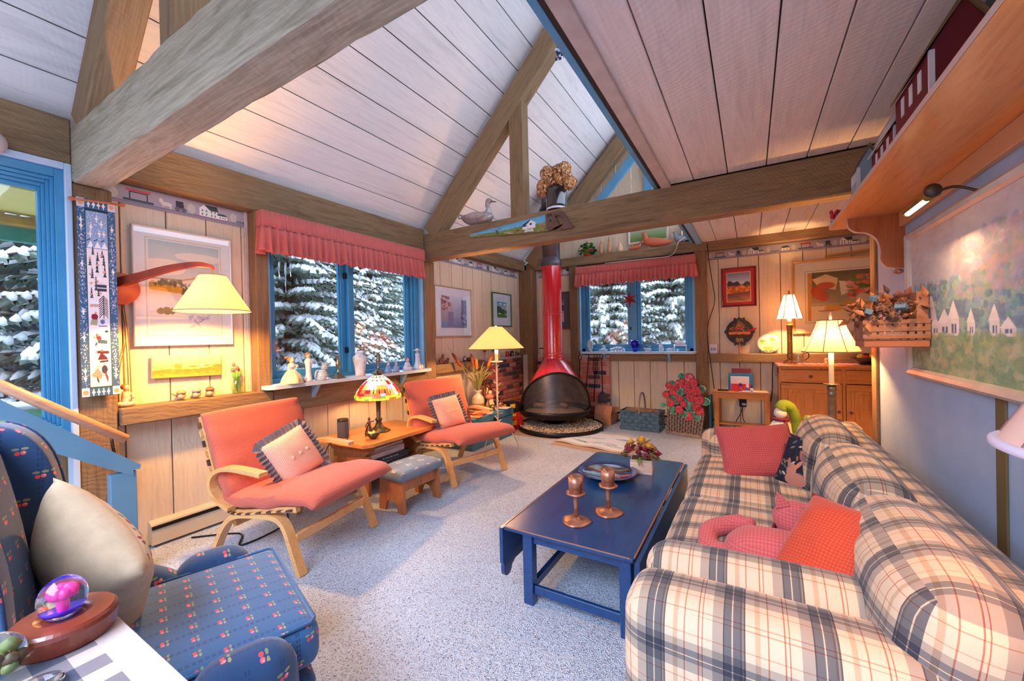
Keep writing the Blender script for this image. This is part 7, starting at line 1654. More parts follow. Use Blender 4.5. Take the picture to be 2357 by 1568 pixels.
# ================= figurines on the left window shelf =================
PORC = mat('white_porcelain', (214, 212, 220), .25, coat=.6); PORB = mat('pale_blue_porcelain', (140, 166, 206), .25, coat=.6); PORY = mat('cream_porcelain', (232, 214, 170), .25, coat=.6); HAIR = mat('brown_glazed_hair', (176, 104, 70), .4); SKIN = mat('porcelain_skin', (226, 186, 160), .35)
GS = 'ornaments on the left window shelf'; SZ = 1.0455; SX = -3.435
f1 = thing('lady_figurine', 'porcelain lady in a wide cream and blue skirt, leftmost on the window shelf', 'figurine', (SX, 2.03, SZ), LW, GS)
B().lathe([(0, 0), (.085, 0), (.088, .01), (.07, .06), (.04, .105), (.022, .125), (0, .126)], seg=28, wob=lambda a, z: 1+.06*sin(a*7)).o('skirt', PORY, f1); B().lathe([(.03, 0), (.07, 0), (.072, .03), (.05, .08), (.02, .1)], (.035, .02, 0), seg=20).o('blue_skirt_fold', PORB, f1)
B().lathe([(0, .12), (.024, .125), (.03, .155), (.02, .175), (.01, .18), (0, .18)], seg=16).o('bodice', PORC, f1); B().ball((.0, -.01, .20), (.021, .021, .025)).o('head', SKIN, f1); B().ball((-.006, .006, .21), (.026, .024, .024)).ball((-.035, .01, .225), (.018, .012, .01)).o('bonnet', HAIR, f1)
B().tube([(-.025, 0, .165), (-.03, -.03, .145), (.0, -.045, .145)], .008, 6).tube([(.025, 0, .165), (.04, -.03, .145), (.02, -.045, .145)], .008, 6).o('arms', SKIN, f1)
f2 = thing('standing_figurine', 'slim standing porcelain figure in pale blue beside the lady in the wide skirt', 'figurine', (SX, 2.185, SZ), LW, GS)
B().box(-.04, .045, -.03, .03, 0, .008, .003).lathe([(.0, 0), (.035, .008), (.03, .02), (.022, .1), (.026, .16), (.03, .19), (.018, .21), (0, .212)], seg=18).o('robe', PORC, f2); B().ball((.0, 0, .235), (.021, .02, .025)).o('head', SKIN, f2); B().ball((-.002, .005, .243), (.023, .022, .02)).o('hair', HAIR, f2); B().box(.01, .05, -.04, -.025, .165, .19, .004).tube([(.02, -.0, .195), (.035, -.03, .17)], .009, 6).o('held_flowers', PORB, f2); B().box(-.055, -.02, -.02, .02, .008, .045, .004).o('rock', PORC, f2)
f3 = thing('cat_figurine', 'blue and white striped ceramic cat on the left window shelf', 'figurine', (SX, 2.32, SZ), LW, GS)
m, n, b_ = newmat('striped_cat_glaze'); wv = n.new('ShaderNodeTexWave', wave_type='BANDS', bands_direction='Z'); n.put(wv, 0, n.co()); wv.inputs['Scale'].default_value = 26; wv.inputs['Distortion'].default_value = 2
n.l.new(n.ramp(wv.outputs[1], [(0, srgb((40, 60, 110))), (.38, srgb((230, 228, 234)))], 'CONSTANT'), b_.inputs['Base Color']); b_.inputs['Roughness'].default_value = .25; CATG = m
B().lathe([(0, 0), (.05, .0), (.055, .02), (.05, .06), (.035, .09), (.02, .1), (0, .1)], seg=20, sx=1.05).o('body', CATG, f3); B().ball((.02, -.01, .12), (.035, .028, .03)).prism([(.0, .14), (.005, .165), (.02, .148)], -.015, -.005, 'y').prism([(.028, .148), (.042, .165), (.046, .14)], -.015, -.005, 'y').o('head', CATG, f3); B().tube(catmull([(-.04, 0, .01), (-.07, 0, .03), (-.06, 0, .08), (-.04, 0, .09)], 4), .011, 7).o('tail', PORB, f3); B().ball((.02, -.04, .015), (.02, .02, .015)).o('paws', PORC, f3)
PEW = mat('pewter', (150, 136, 116), .3, .9)
for y, s, lb in ((2.49, 1.0, 'shorter brass candlestick, left of the white urn'), (2.975, 1.05, 'taller brass candlestick, right of the white urn')):
    t = thing('candlestick', lb, 'candlestick', (SX, y, SZ), LW, GS); t.scale = (s, s, s)
    B().box(-.05, .05, -.05, .05, 0, .01, .003).add([(-.045, -.045, .01), (.045, -.045, .01), (.045, .045, .01), (-.045, .045, .01), (-.014, -.014, .045), (.014, -.014, .045), (.014, .014, .045), (-.014, .014, .045)], [(0, 1, 5, 4), (1, 2, 6, 5), (2, 3, 7, 6), (3, 0, 4, 7)]).o('base', PEW, t)
    B().lathe([(.012, .045), (.02, .06), (.01, .075), (.012, .1), (.022, .12), (.023, .15), (.014, .165), (.014, .21), (.026, .215), (.026, .22), (0, .22)], seg=16).o('shaft', PEW, t)
ur = thing('white_urn', 'white ginger jar painted with bare trees in the middle of the left window shelf', 'vase', (SX, 2.745, SZ), LW, GS)
m, n, b_ = newmat('tree_painted_glaze'); o3 = n.xyz(n.co()); v = n.co(); f = n.noise(n.mp(v, (26, 26, 3)), 1, 3, .6, .4); g = n.noise(n.mp(v, (6, 6, 6)), 1, 3)
n.l.new(n.mix(n.ramp(f, [(.55, (0, 0, 0)), (.62, (.7, .7, .7))]), n.ramp(g, [(.4, srgb((222, 222, 230))), (.7, srgb((206, 176, 140)))]), (*srgb((120, 84, 56)), 1)), b_.inputs['Base Color']); b_.inputs['Roughness'].default_value = .2; b_.inputs['Coat Weight'].default_value = .5
B().lathe([(0, 0), (.05, 0), (.048, .03), (.056, .1), (.072, .16), (.07, .195), (.045, .215), (.042, .225), (.05, .235), (.05, .245), (.03, .255), (0, .256)], seg=30).o('jar', m, ur); B().tube([(-.02, 0, .255), (.0, 0, .262), (.02, 0, .258)], .006, 6).add([(-.02, 0, .262), (-.035, 0, .275), (-.01, 0, .266)], [(0, 1, 2)]).o('bird_knob', DKM, ur)
def sitter(label, y, s, m1, m2, flip=1, hat=False):
    t = thing('seated_figurine', label, 'figurine', (SX, y, SZ), LW, GS); t.scale = (s, s, s)
    B().lathe([(0, 0), (.045, 0), (.042, .03), (.025, .07), (.018, .085), (0, .086)], seg=16, sx=1.1).o('body', m1, t); B().ball((0, -.005, .105), (.019, .019, .022)).o('head', SKIN, t); B().ball((0, .002, .113), (.021, .02, .018)).o('hair', HAIR if not hat else PORB, t)
    B().tube([(flip*.02, -.01, .03), (flip*.05, -.035, .02), (flip*.06, -.05, .01)], .012, 7).o('leg', m2, t); B().tube([(-flip*.02, 0, .07), (-flip*.03, -.03, .05), (0, -.04, .05)], .008, 6).o('arm', m1, t)
    if hat: B().lathe([(.0, .125), (.04, .118), (.042, .122), (.02, .14), (0, .142)], seg=16).o('hat', PORC, t)
sitter('small seated blue boy figurine with dark hair, right of the taller candlestick', 3.11, .9, PORB, PORB)
sitter('small seated blue girl figurine next to the seated boy', 3.225, .85, PORB, PORC, -1)
sitter('porcelain figure seated with a goose, second from the right on the window shelf', 3.40, 1.15, PORC, PORB)
f5 = thing('hat_figurine', 'tall porcelain lady with a wide white hat at the right end of the window shelf', 'figurine', (SX, 3.57, SZ), LW, GS)
B().lathe([(0, 0), (.055, 0), (.05, .02), (.03, .1), (.026, .16), (.03, .185), (.012, .20), (0, .2)], seg=18).o('dress', PORC, f5); B().ball((0, 0, .215), (.018, .018, .022)).o('head', SKIN, f5); B().lathe([(0, .228), (.05, .225), (.052, .23), (.022, .24), (.018, .25), (0, .252)], seg=20).o('hat', PORC, f5); B().ball((.05, -.01, .03), (.035, .02, .03)).o('lamb', PORY, f5)
# ================= things on the left ledge under the snow picture =================
kf = thing('kneeling_figurine', 'kneeling white figure with red-brown hair at the left end of the lit ledge', 'figurine', (-3.56, .985, 1.001), LW)
CRM = mat('cream_clay', (236, 214, 176), .6)
B().ball((0, 0, .02), (.055, .03, .02)).tube(catmull([(.0, 0, .02), (.0, 0, .06), (-.0, 0, .10)], 4), [.03, .03, .028, .026, .025, .024, .023, .02, .018], 12).o('robe', CRM, kf); B().ball((0, -.005, .125), (.018, .018, .021)).o('head', SKIN, kf); B().ball((-.004, .004, .132), (.023, .022, .02)).o('hair', HAIR, kf); B().tube([(.018, 0, .09), (.035, -.03, .07), (.02, -.04, .06)], .008, 6).o('arm', CRM, kf)
for i, (y, lb, c) in enumerate(((1.285, 'ceramic bird with a brown cap and tail, left of three on the lit ledge', (190, 140, 90)), (1.378, 'ceramic bird with a grey cap, middle of three on the lit ledge', (140, 136, 130)), (1.466, 'ceramic bird with a drooping brown cap, right of three on the lit ledge', (130, 84, 54)))):
    t = thing('ceramic_bird', lb, 'figurine', (-3.56, y, 1.001), LW, 'ceramic birds on the lit ledge'); cp = mat('bird_cap_%d' % i, c, .6)
    B().ball((0, 0, .032), (.028, .026, .027)).o('body', mat('speckled_clay', (206, 184, 150), .6, col2=(176, 150, 110), vs=30), t); B().lathe([(.03, .048), (.028, .062), (.015, .075), (0, .08)], seg=14, wob=lambda a, z: 1+.12*sin(a*4)).o('cap', cp, t); B().tube([(0, -.024, .045), (0, -.034, .042)], [.005, .001], 6).o('beak', BRASS, t)
    if i == 0: B().tube([(-.02, 0, .035), (-.055, 0, .055)], [.012, .006], 8).o('tail', cp, t)
    B().box(-.02, .02, -.02, .01, 0, .005, .002).o('foot', DKM, t)
tv = thing('tulip_vase', 'clear green-tinted glass vase of small pink tulips on the lit ledge by the window post', 'vase', (-3.56, 1.655, 1.001), LW)
B().lathe([(0, 0), (.028, 0), (.04, .03), (.042, .06), (.03, .10), (.024, .125), (.03, .135), (.027, .135), (.021, .12), (.036, .06), (0, .008)], seg=22).o('glass_vase', glass_mat('green_tint_glass', (.86, .95, .70), .08), tv)
PKT = mat('pink_tulip', (226, 120, 96), .6, col2=(206, 80, 70), vs=30); LFG = mat('tulip_leaf', (92, 150, 60), .6, col2=(120, 176, 80), vs=20)
for k, (x, y, z) in enumerate(((-.03, 0, .185), (0, -.01, .20), (.02, .01, .18), (-.015, .01, .225))):
    B().tube([(0, 0, .02), (x*.5, y*.5, .12), (x, y, z-.01)], .003, 5).o('stem', LFG, tv); B().lathe([(0, 0), (.011, .006), (.013, .018), (.007, .032), (0, .034)], seg=10).o('tulip', PKT, tv, (x, y, z-.01))
for k in range(5): a = -1+k*.5; B().tube(catmull([(0, 0, .05), (.01*sin(a), 0, .12), (.05*sin(a), .0, .19)], 4), [.006]*3+[.008]*4+[.005, .001], 6, flat=(1, .3)).o('leaf', LFG, tv)
# ================= ledge left of the bricks =================
GL2 = 'small ornaments on the ledge left of the hearth'; RB = mat('red_brown_clay', (150, 74, 50), .5, col2=(110, 56, 40), vs=20); SLV = mat('tarnished_silver', (150, 146, 136), .3, .9)
fox = thing('fox_figurine', 'red-brown fox family figurine on the ledge beside the window post', 'figurine', (-3.56, 4.20, 1.071), LW, GL2)
B().ball((-.06, 0, .04), (.045, .025, .04)).ball((-.04, -.01, .09), (.024, .02, .022)).prism([(-.055, .10), (-.05, .13), (-.04, .105)], -.02, -.01, 'y').prism([(-.035, .105), (-.025, .13), (-.02, .10)], -.02, -.01, 'y').o('fox', RB, fox); B().ball((.06, 0, .03), (.035, .022, .03)).ball((.075, -.01, .06), (.02, .018, .018)).o('cub', RB, fox); B().ball((0, -.01, .015), (.05, .03, .015)).o('rock', DKM, fox)
tag(B().lathe([(0, 0), (.03, 0), (.034, .04), (.02, .07), (0, .085)], seg=14).o('silver_shaker', SLV, None, (-3.56, 4.66, 1.071)), 'small round silver shaker on the ledge', 'ornament', GL2)
tag(B().lathe([(0, 0), (.028, 0), (.028, .05), (0, .055)], seg=14).o('dark_cup', DKM, None, (-3.56, 4.76, 1.071)), 'small dark cup right of the silver shaker', 'cup', GL2)
for y, lb in ((5.12, 'long-legged metal shorebird, the left one of the two behind the floor lamp'), (5.36, 'long-legged metal shorebird, the right one of the two behind the floor lamp')):
    t = thing('metal_shorebird', lb, 'figurine', (-3.53, y, 1.087), LW, 'metal shorebirds'); B().ball((0, 0, .12), (.04, .022, .024)).tube(catmull([(.02, 0, .13), (.035, 0, .165), (.03, 0, .19)], 3), .008, 6).tube([(.03, 0, .19), (.07, 0, .18)], [.005, .001], 5).o('body', BRASS, t); B().cyl((-.01, 0, 0), (-.005, 0, .11), .003).cyl((.012, 0, 0), (.006, 0, .11), .003).o('legs', BRASS, t)
tag(B().lathe([(0, 0), (.035, 0), (.035, .085), (0, .085)], seg=16).o('red_candle', mat('red_wax', (190, 24, 34), .4), None, (-3.53, 5.80, 1.087)), 'stout red candle on top of the brick surround', 'candle', GL2)
pf = thing('penguin_pair', 'black and white penguin pair on top of the brick surround', 'figurine', (-3.53, 5.95, 1.087), LW, GL2)
for x in (-.03, .03): B().lathe([(0, 0), (.022, .0), (.024, .04), (.014, .065), (.015, .08), (0, .092)], (x, 0, 0), seg=12).o('penguin', BLK, pf); B().ball((x, -.014, .03), (.015, .012, .025)).o('white_front', PORC, pf)
tag(B().ball((0, 0, .03), (.045, .03, .03)).ball((-.03, 0, .05), (.02, .02, .02)).o('rooster_ornament', RB, None, (-3.53, 6.14, 1.087)), 'dark red round ornament near the corner post', 'ornament', GL2)
tag(B().lathe([(0, 0), (.035, 0), (.038, .08), (.034, .08), (.03, .01), (0, .008)], seg=18).o('glass_jar', MATS['thin_glass'], None, (-3.53, 6.29, 1.087)), 'small clear glass jar in the corner on the bricks', 'jar', GL2)
# ================= items on the far wall plate =================
gp = thing('potted_ivy', 'leafy green plant in a red pot on the far wall plate', 'plant', (-2.33, 6.49, 2.746))
B().lathe([(0, 0), (.06, 0), (.075, .09), (.08, .10), (.07, .10), (.065, .08), (0, .07)], seg=20).o('pot', mat('glossy_red_pot', (206, 24, 34), .2, coat=.6), gp)
rd = random.Random(8); LG = [mat('ivy_leaf', (56, 132, 40), .5), mat('ivy_leaf_dark', (34, 92, 34), .5)]
for i in range(90):
    a = rd.uniform(0, 6.283); r = rd.uniform(.02, .15); z = rd.uniform(.02, .24)*(1-.3*r/.15); s = rd.uniform(.02, .034); b = B(); b.at((r*cos(a), r*sin(a)*.7-.01, z), rx=rd.uniform(-1, 1), ry=rd.uniform(-1, 1), rz=rd.uniform(0, 6))
    b.add([(0, -s, 0), (s, -s*.3, .003), (s*.5, s, 0), (-s*.5, s, 0), (-s, -s*.3, .003), (0, 0, -.004)], [(0, 1, 5), (1, 2, 5), (2, 3, 5), (3, 4, 5), (4, 0, 5)], 0, True); b.o('leaf', rd.choice(LG), gp)
BW_ = mat('turned_blond_wood', (206, 156, 110), .5, col2=(186, 136, 92), vs=9)
for i, (x, h) in enumerate(((-2.10, .24), (-1.96, .28))):
    tag(B().lathe([(0, 0), (.035, 0), (.04, .06), (.03, .1), (.036, .13), (.018, .15), (.026, h-.08), (.02, h-.05), (.012, h-.03), (0, h)], seg=16).o('turned_figure', BW_, None, (x, 6.50, 2.746)), ['shorter blond turned wooden figure by the ivy', 'taller blond turned wooden figure right of the shorter one'][i], 'figurine', 'turned wooden figures')
tag(B().lathe([(0, 0), (.05, 0), (.055, .05), (.04, .1), (.012, .15), (0, .2)], seg=10, wob=lambda a, z: 1+.1*sin(a*5)).o('carved_gourd', mat('pale_carved_wood', (226, 186, 150), .6), None, (-1.79, 6.50, 2.746)), 'pale carved gourd shape on the far wall plate', 'ornament')
TER = mat('terracotta_bird', (206, 106, 74), .7)
def tbird(label, x, s, m_, rz=0, tall=0):
    t = thing('bird_carving', label, 'figurine', (x, 6.50, 2.746), rz); t.scale = (s, s, s)
    B().tube(catmull([(.26, 0, .05), (.16, 0, .055), (.02, 0, .075), (-.08, 0, .10), (-.10, 0, .17), (-.12, 0, .22)], 5), [.01, .015, .022, .03, .038, .045, .05, .056, .06, .063, .065, .065, .064, .062, .058, .05, .044, .04, .036, .034, .033, .032, .032, .03, .028, .022], 14).o('body', m_, t); B().tube([(-.125, 0, .225), (-.165, 0, .22)], [.012, .003], 6).o('beak', m_, t); return t
tbird('large terracotta dove on the far wall plate', -1.28, 1.1, TER); tbird('small terracotta dove left of the large one', -1.52, .55, TER, PI)
gb = tbird('grey painted pigeon right of the terracotta doves', -.86, .85, mat('grey_bird_paint', (150, 156, 164), .6, col2=(120, 128, 140), vs=12)); B().box(-.12, .12, -.05, .05, -.0, .012, .003).o('base', BW_, gb)
spk = thing('speaker', 'black loudspeaker standing on the far wall plate under the loft edge', 'speaker', (-.72, 6.52, 2.746)); B().box(-.10, .10, -.06, .10, 0, .36, .01).o('cabinet', mat('black_speaker', (34, 34, 42), .6), spk); B().box(-.09, .09, -.066, -.06, .02, .34, .01).o('grille', mat('black_grille', (22, 22, 26), .9), spk); B().box(-.02, .02, -.068, -.066, .05, .065).o('badge', SLV, spk)
cv = Cv(40, 24, (120, 150, 80)); cv.grad((110, 140, 60), (190, 206, 200))
frame_pic('cream_framed_picture', 'cream-framed picture standing behind the doves, mostly hidden by the tie beam', 'picture', .62, .34, (-1.38, 6.63, 3.03), 0, .035, (220, 206, 190), cv, .0, (230, 226, 216), .02)
# ================= blue chest, cattails and copper pieces =================
bc = thing('blue_chest', 'blue painted storage chest behind the farther orange chair', 'chest', (-3.24, 4.50, 0))
BCH = mat('teal_chest_paint', (58, 112, 142), .5, col2=(66, 122, 152), vs=5)
B().box(-.27, .27, -.48, .49, .0, .30, .008).o('body', BCH, bc); B().box(-.28, .28, -.49, .50, .305, .40, .01).o('lid', BCH, bc); B().box(.28, .29, -.03, .03, .29, .345, .003).o('hasp', BLK, bc); B().box(.27, .278, .2, .215, .08, .12).o('side_handle', BLK, bc)
tray = thing('round_tray', 'round wooden tray under the cattail pot on the blue chest', 'tray', (-3.24, 4.52, .401)); B().lathe([(0, 0), (.15, 0), (.165, .03), (.155, .032), (.14, .01), (0, .01)], seg=32).o('tray', mat('pale_tray_wood', (206, 166, 130), .5, coat=.2), tray)
cp = thing('cattail_pot', 'stoneware pot of orange cattails and reeds on the blue chest', 'vase', (-3.24, 4.52, .412))
B().lathe([(0, 0), (.075, 0), (.085, .02), (.088, .09), (.085, .10)], seg=26).o('pot_foot', mat('brown_stoneware', (150, 92, 60), .5), cp)
B().lathe([(.085, .10), (.086, .15), (.07, .19), (.04, .22), (.036, .25), (.06, .275), (.056, .276), (.03, .25)], seg=26, cap=False).o('pot_neck', mat('grey_stoneware', (190, 172, 150), .35, coat=.4, col2=(214, 200, 176), vs=8), cp)
REED = mat('dry_reed', (150, 146, 70), .7, col2=(120, 110, 56), vs=12); CAT_ = mat('orange_cattail', (206, 104, 30), .9, bump=.4, bs=200); CATD = mat('brown_cattail', (130, 52, 24), .9)
rd = random.Random(5)
for k, (dx, dy, dz, m_) in enumerate(((-.17, -.28, .50, CATD), (.0, -.02, .42, CAT_), (.11, .19, .47, CAT_), (-.05, -.06, .48, CATD))):
    d = Vector((dx, dy, dz)); p0 = Vector((0, 0, .25)); p1 = p0+d*.72; p2 = p0+d*1.1; st_ = B().tube([p0, p0+d*.75], .004, 5).o('cattail_stem', REED, cp); B().tube([p1, p1+(p2-p1)*.15, p2-(p2-p1)*.15, p2], [.008, .02, .02, .008], 10).o('cattail_head', m_, st_); B().tube([p2, p2+d*.25], [.003, .001], 4).o('cattail_tip', REED, st_)
for k in range(18):
    a = rd.uniform(0, 6.283); s = rd.uniform(.08, .3); h = rd.uniform(.25, .42); B().tube(catmull([(0, 0, .24), (s*.25*cos(a), s*.25*sin(a), .24+h*.5), (s*.7*cos(a), s*.7*sin(a), .24+h*.9), (s*cos(a), s*sin(a), .24+h*rd.uniform(.7, 1.05))], 4), [.006]*4+[.008]*4+[.006]*4+[.001], 6, flat=(1, .25)).o('reed_leaf', REED, cp)
COPP = mat('polished_copper', (176, 96, 60), .2, .95, col2=(206, 140, 90), vs=8)
cm = thing('copper_mold', 'copper lobster-ring moulds and angel piece leaning behind the cattail pot', 'ornament', (-3.36, 4.93, .401), R(30))
b = B()
b.tube([(.0, .13*cos(a), .19+.13*sin(a)) for a in [2*PI*i/24 for i in range(25)]], [.05+.006*sin(i*1.6) for i in range(25)], 12, cap=False); b.o('ring_mold', COPP, cm); B().lathe([(0, 0), (.10, .0), (.11, .01), (.0, .012)], seg=20).o('stand', COPP, cm)
ag = thing('angel_figurine', 'cream and rose ceramic angel with a gold bell on the blue chest', 'figurine', (-3.20, 4.76, .401), R(60)); B().lathe([(0, 0), (.07, 0), (.06, .06), (.035, .14), (.03, .18), (.012, .2), (0, .2)], seg=20, wob=lambda a, z: 1+.06*sin(5*a)).o('robe', mat('cream_glaze', (226, 200, 160), .35), ag); B().ball((0, 0, .225), (.03, .03, .034)).o('head', SKIN, ag); B().ball((-.01, 0, .165), (.07, .05, .045)).o('rose_cape', mat('rose_glaze', (196, 120, 106), .4), ag)
tag(B().ball((0, 0, .05), (.045, .045, .05)).lathe([(.01, .095), (.012, .11), (0, .112)], seg=10).o('copper_kettle', COPP, None, (-3.08, 4.84, .401)), 'round polished copper pot at the front of the blue chest', 'pot')
tag(B().ball((0, 0, .04), (.05, .05, .04)).tube([(-.05, 0, .05), (-.07, 0, .12), (-.03, 0, .16)], .006, 6).o('brass_bell', BRASS, None, (-3.10, 4.66, .401)), 'small golden antlered ornament between the pot and the copper pieces', 'ornament')
for i, (x, y, rz, c, lb) in enumerate(((-3.06, 4.42, .4, (226, 196, 176), 'pale magazine at the front of the blue chest'), (-3.10, 4.30, -.2, (214, 80, 60), 'red-edged magazine lying under the others on the blue chest'), (-3.05, 4.15, .2, (206, 150, 100), 'tan magazine at the near end of the blue chest'), (-3.03, 4.82, .1, (236, 216, 206), 'pale catalogue at the far end of the blue chest'))):
    slab('magazine', lb, 'magazine', c, (.2, .15, .008), (x, y, .4055+.0085*(i % 2)), rz=rz, bev=.001, group='magazines on the blue chest')
tag(B().prism(catmull([(-.16, -.02), (-.1, .02), (.0, .03), (.12, .0), (.16, -.03), (.1, -.02), (0, 0), (-.1, -.015)], 3), 0, .02, 'z').o('wooden_spoon_rest', BIRCH, None, (-3.05, 4.33, .424), rz=1.3), 'curved orange-wood piece lying on the magazines', 'ornament')
for i, (x, z, d, c, lb) in enumerate(((-3.18, 0, (.22, .30, .17), (196, 30, 34), 'red box with yellow lettering, lowest beside the hearth'), (-3.18, .17, (.20, .27, .09), (206, 50, 40), 'flatter red box in the middle of the pile beside the hearth'), (-3.17, .26, (.16, .22, .16), (30, 26, 26), 'black box with a yellow panel on top of the pile beside the hearth'))):
    t = thing('kindling_box', lb, 'box', (x, 5.27, z+.004), R(-20), 'kindling boxes beside the hearth'); B().box(-d[0]/2, d[0]/2, -d[1]/2, d[1]/2, 0, d[2], .003).o('carton', mat('carton_%d_%d' % (c[0], c[1]), c, .5), t); B().box(d[0]/2, d[0]/2+.001, -d[1]*.35, d[1]*.1, d[2]*.45, d[2]*.85).o('yellow_panel', mat('yellow_print', (240, 190, 30), .5), t); B().box(-d[0]*.3, d[0]*.2, -d[1]/2-.001, -d[1]/2, d[2]*.45, d[2]*.85).o('yellow_panel', MATS['yellow_print'], t)
# ================= hearth tools, cardboard, baskets =================
IR = mat('wrought_iron', (38, 36, 40), .5, .6)
def tool(label, x, kind, lean=0, top=1.06, zb=.3):
    t = thing('fire_tool', label, 'fire tool', (x, 6.44, zb), group='fire tools against the bricks', rot=(R(2), R(lean), 0)); L = top-zb
    B().cyl((0, 0, 0), (0, 0, L), .007, .007, 6).o('shaft', IR, t); B().tube([(.028*sin(a), 0, L+.04-.04*cos(a)) for a in [2*PI*i/12 for i in range(13)]], .006, 6, cap=False).o('loop_handle', IR, t)
    if kind == 'shovel': B().prism([(-.03, .06), (-.065, .0), (-.07, -.13), (.07, -.13), (.065, 0), (.03, .06)], -.006, .0, 'y').ribbon([(-.07, -.13), (-.068, .0)], -.025, .0, .004, 'y').o('blade', mat('sooty_blade', (84, 76, 76), .6, .4), t)
    if kind == 'fork':
        for q in (-.035, 0, .035): B().tube([(q, 0, L*.98), (q, 0, L*.72), (0, 0, L*.62)], .007, 5).o('tine', IR, t)
    if kind == 'poker': B().tube([(0, 0, 0), (.02, 0, -.03), (.05, 0, -.02)], [.007, .006, .002], 5).o('hook', IR, t)
tool('long dark iron poker leaning against the bricks, tallest of the fire tools', -2.42, 'poker', 7, 1.22, .28)
tool('iron poker with a loop handle, left of the fork', -2.52, 'poker', 3, 1.0, .3); tool('three-pronged iron fork among the fire tools', -2.26, 'fork', 4, 1.03, .3); tool('iron shovel with a sooty blade, right of the fire tools', -2.11, 'shovel', 0, 1.02, .42)
cb = thing('cardboard_box', 'open cardboard box between the hearth and the blue basket', 'box', (-2.02, 6.30, 0.005), R(-6)); CBM = mat('cardboard', (186, 130, 92), .85, col2=(172, 116, 80), vs=6); CBD = mat('cardboard_inside', (110, 76, 54), .9)
for (x0, x1, y0, y1) in ((-.14, .14, -.12, -.115), (-.14, .14, .115, .12), (-.14, -.135, -.115, .115), (.135, .14, -.115, .115)): B().box(x0, x1, y0, y1, 0, .15).o('box_wall', CBM, cb)
B().box(-.135, .135, -.115, .115, 0, .004).o('box_floor', CBD, cb); B().at((0, -.118, .15), rx=R(-28)).box(-.14, .14, -.002, .002, 0, .15).o('flap', CBM, cb); B().at((0, .118, .15), rx=R(-50)).box(-.14, .14, -.002, .002, 0, .12).o('flap', CBM, cb)
for x in (-.02, .0, .06): B().box(x, x+.012, -.1215, -.12, .07, .085).o('printed_mark', mat('brown_print', (110, 66, 44), .8), cb)
def splint_basket(name, label, loc, rz, w, d, h, cA, cB, nx, nz, flare=.03):
    t = thing(name, label, 'basket', loc, rz); mA = mat(name+'_stake', cA, .7, col2=tuple(int(c*.8) for c in cA), vs=14); mB = mat(name+'_weaver', cB, .7, col2=tuple(int(c*.8) for c in cB), vs=14)
    def side(x0, y0, x1, y1, n_):
        dx, dy = (x1-x0)/n_, (y1-y0)/n_; L = math.hypot(dx, dy); nxn, nyn = dy/L, -dx/L; a = math.atan2(dy, dx)
        for i in range(n_):
            cx, cy = x0+dx*(i+.5), y0+dy*(i+.5); b = B(); b.at((cx, cy, 0), rz=a); b.box(-L*.40, L*.40, .004, .007, 0, h); b.o('stake', mA, t)
        for k in range(nz):
            z0 = h*(k+.06)/nz; z1 = h*(k+.94)/nz
            V = []; m_ = n_*4+1
            for j in range(m_):
                q = j/(m_-1); s_ = (1 if (int(q*n_)+k) % 2 else -1)*.0; wv = .011*cos(q*n_*PI+(k % 2)*PI); fl = 1
                for (dd, z) in ((0, z0), (0, z1), (-.003, z1), (-.003, z0)): off = wv+dd; V.append((x0+(x1-x0)*q+nxn*off, y0+(y1-y0)*q+nyn*off, z))
            F = []
            for j in range(m_-1):
                for c in range(4): F.append((j*4+c, j*4+(c+1) % 4, j*4+4+(c+1) % 4, j*4+4+c))
            B().add(V, F).o('weaver', mB, t)
    side(-w/2, -d/2, w/2, -d/2, nx); side(w/2, -d/2, w/2, d/2, max(3, int(nx*d/w))); side(w/2, d/2, -w/2, d/2, nx); side(-w/2, d/2, -w/2, -d/2, max(3, int(nx*d/w)))
    B().box(-w/2, w/2, -d/2, d/2, 0, .006).o('bottom', mA, t)
    for (x0, x1, y0, y1) in ((-w/2-.01, w/2+.01, -d/2-.012, -d/2+.006), (-w/2-.01, w/2+.01, d/2-.006, d/2+.012), (-w/2-.012, -w/2+.006, -d/2, d/2), (w/2-.006, w/2+.012, -d/2, d/2)): B().box(x0, x1, y0, y1, h-.015, h+.01, .004).o('rim', mA, t)
    return t
bb = splint_basket('blue_basket', 'blue woven splint basket of kindling with a hoop handle', (-1.405, 6.12, .004), R(-3), .56, .30, .27, (70, 104, 124), (84, 118, 138), 9, 5)
B().ribbon([(.0+.17*cos(a), .25+.29*sin(a)) for a in [PI*i/20 for i in range(21)]], -.012, .012, .010, 'x').o('hoop_handle', mat('worn_handle', (120, 110, 104), .6), bb, (0, 0, 0))
rd = random.Random(3)
for i in range(12): b = B(); b.at((rd.uniform(-.16, .16), rd.uniform(-.08, .08), .25+rd.uniform(0, .04)), rz=rd.uniform(-.5, .5), ry=rd.uniform(-.15, .15)); b.box(-.1, .1, -.02, .02, -.01, .01, .002); tag(b.o('kindling', mat('kindling_wood', (186, 136, 100), .85, col2=(130, 100, 80), vs=9), None, (-1.405, 6.12, 0)), 'piece of kindling in the blue basket', 'firewood', 'kindling in the blue basket')
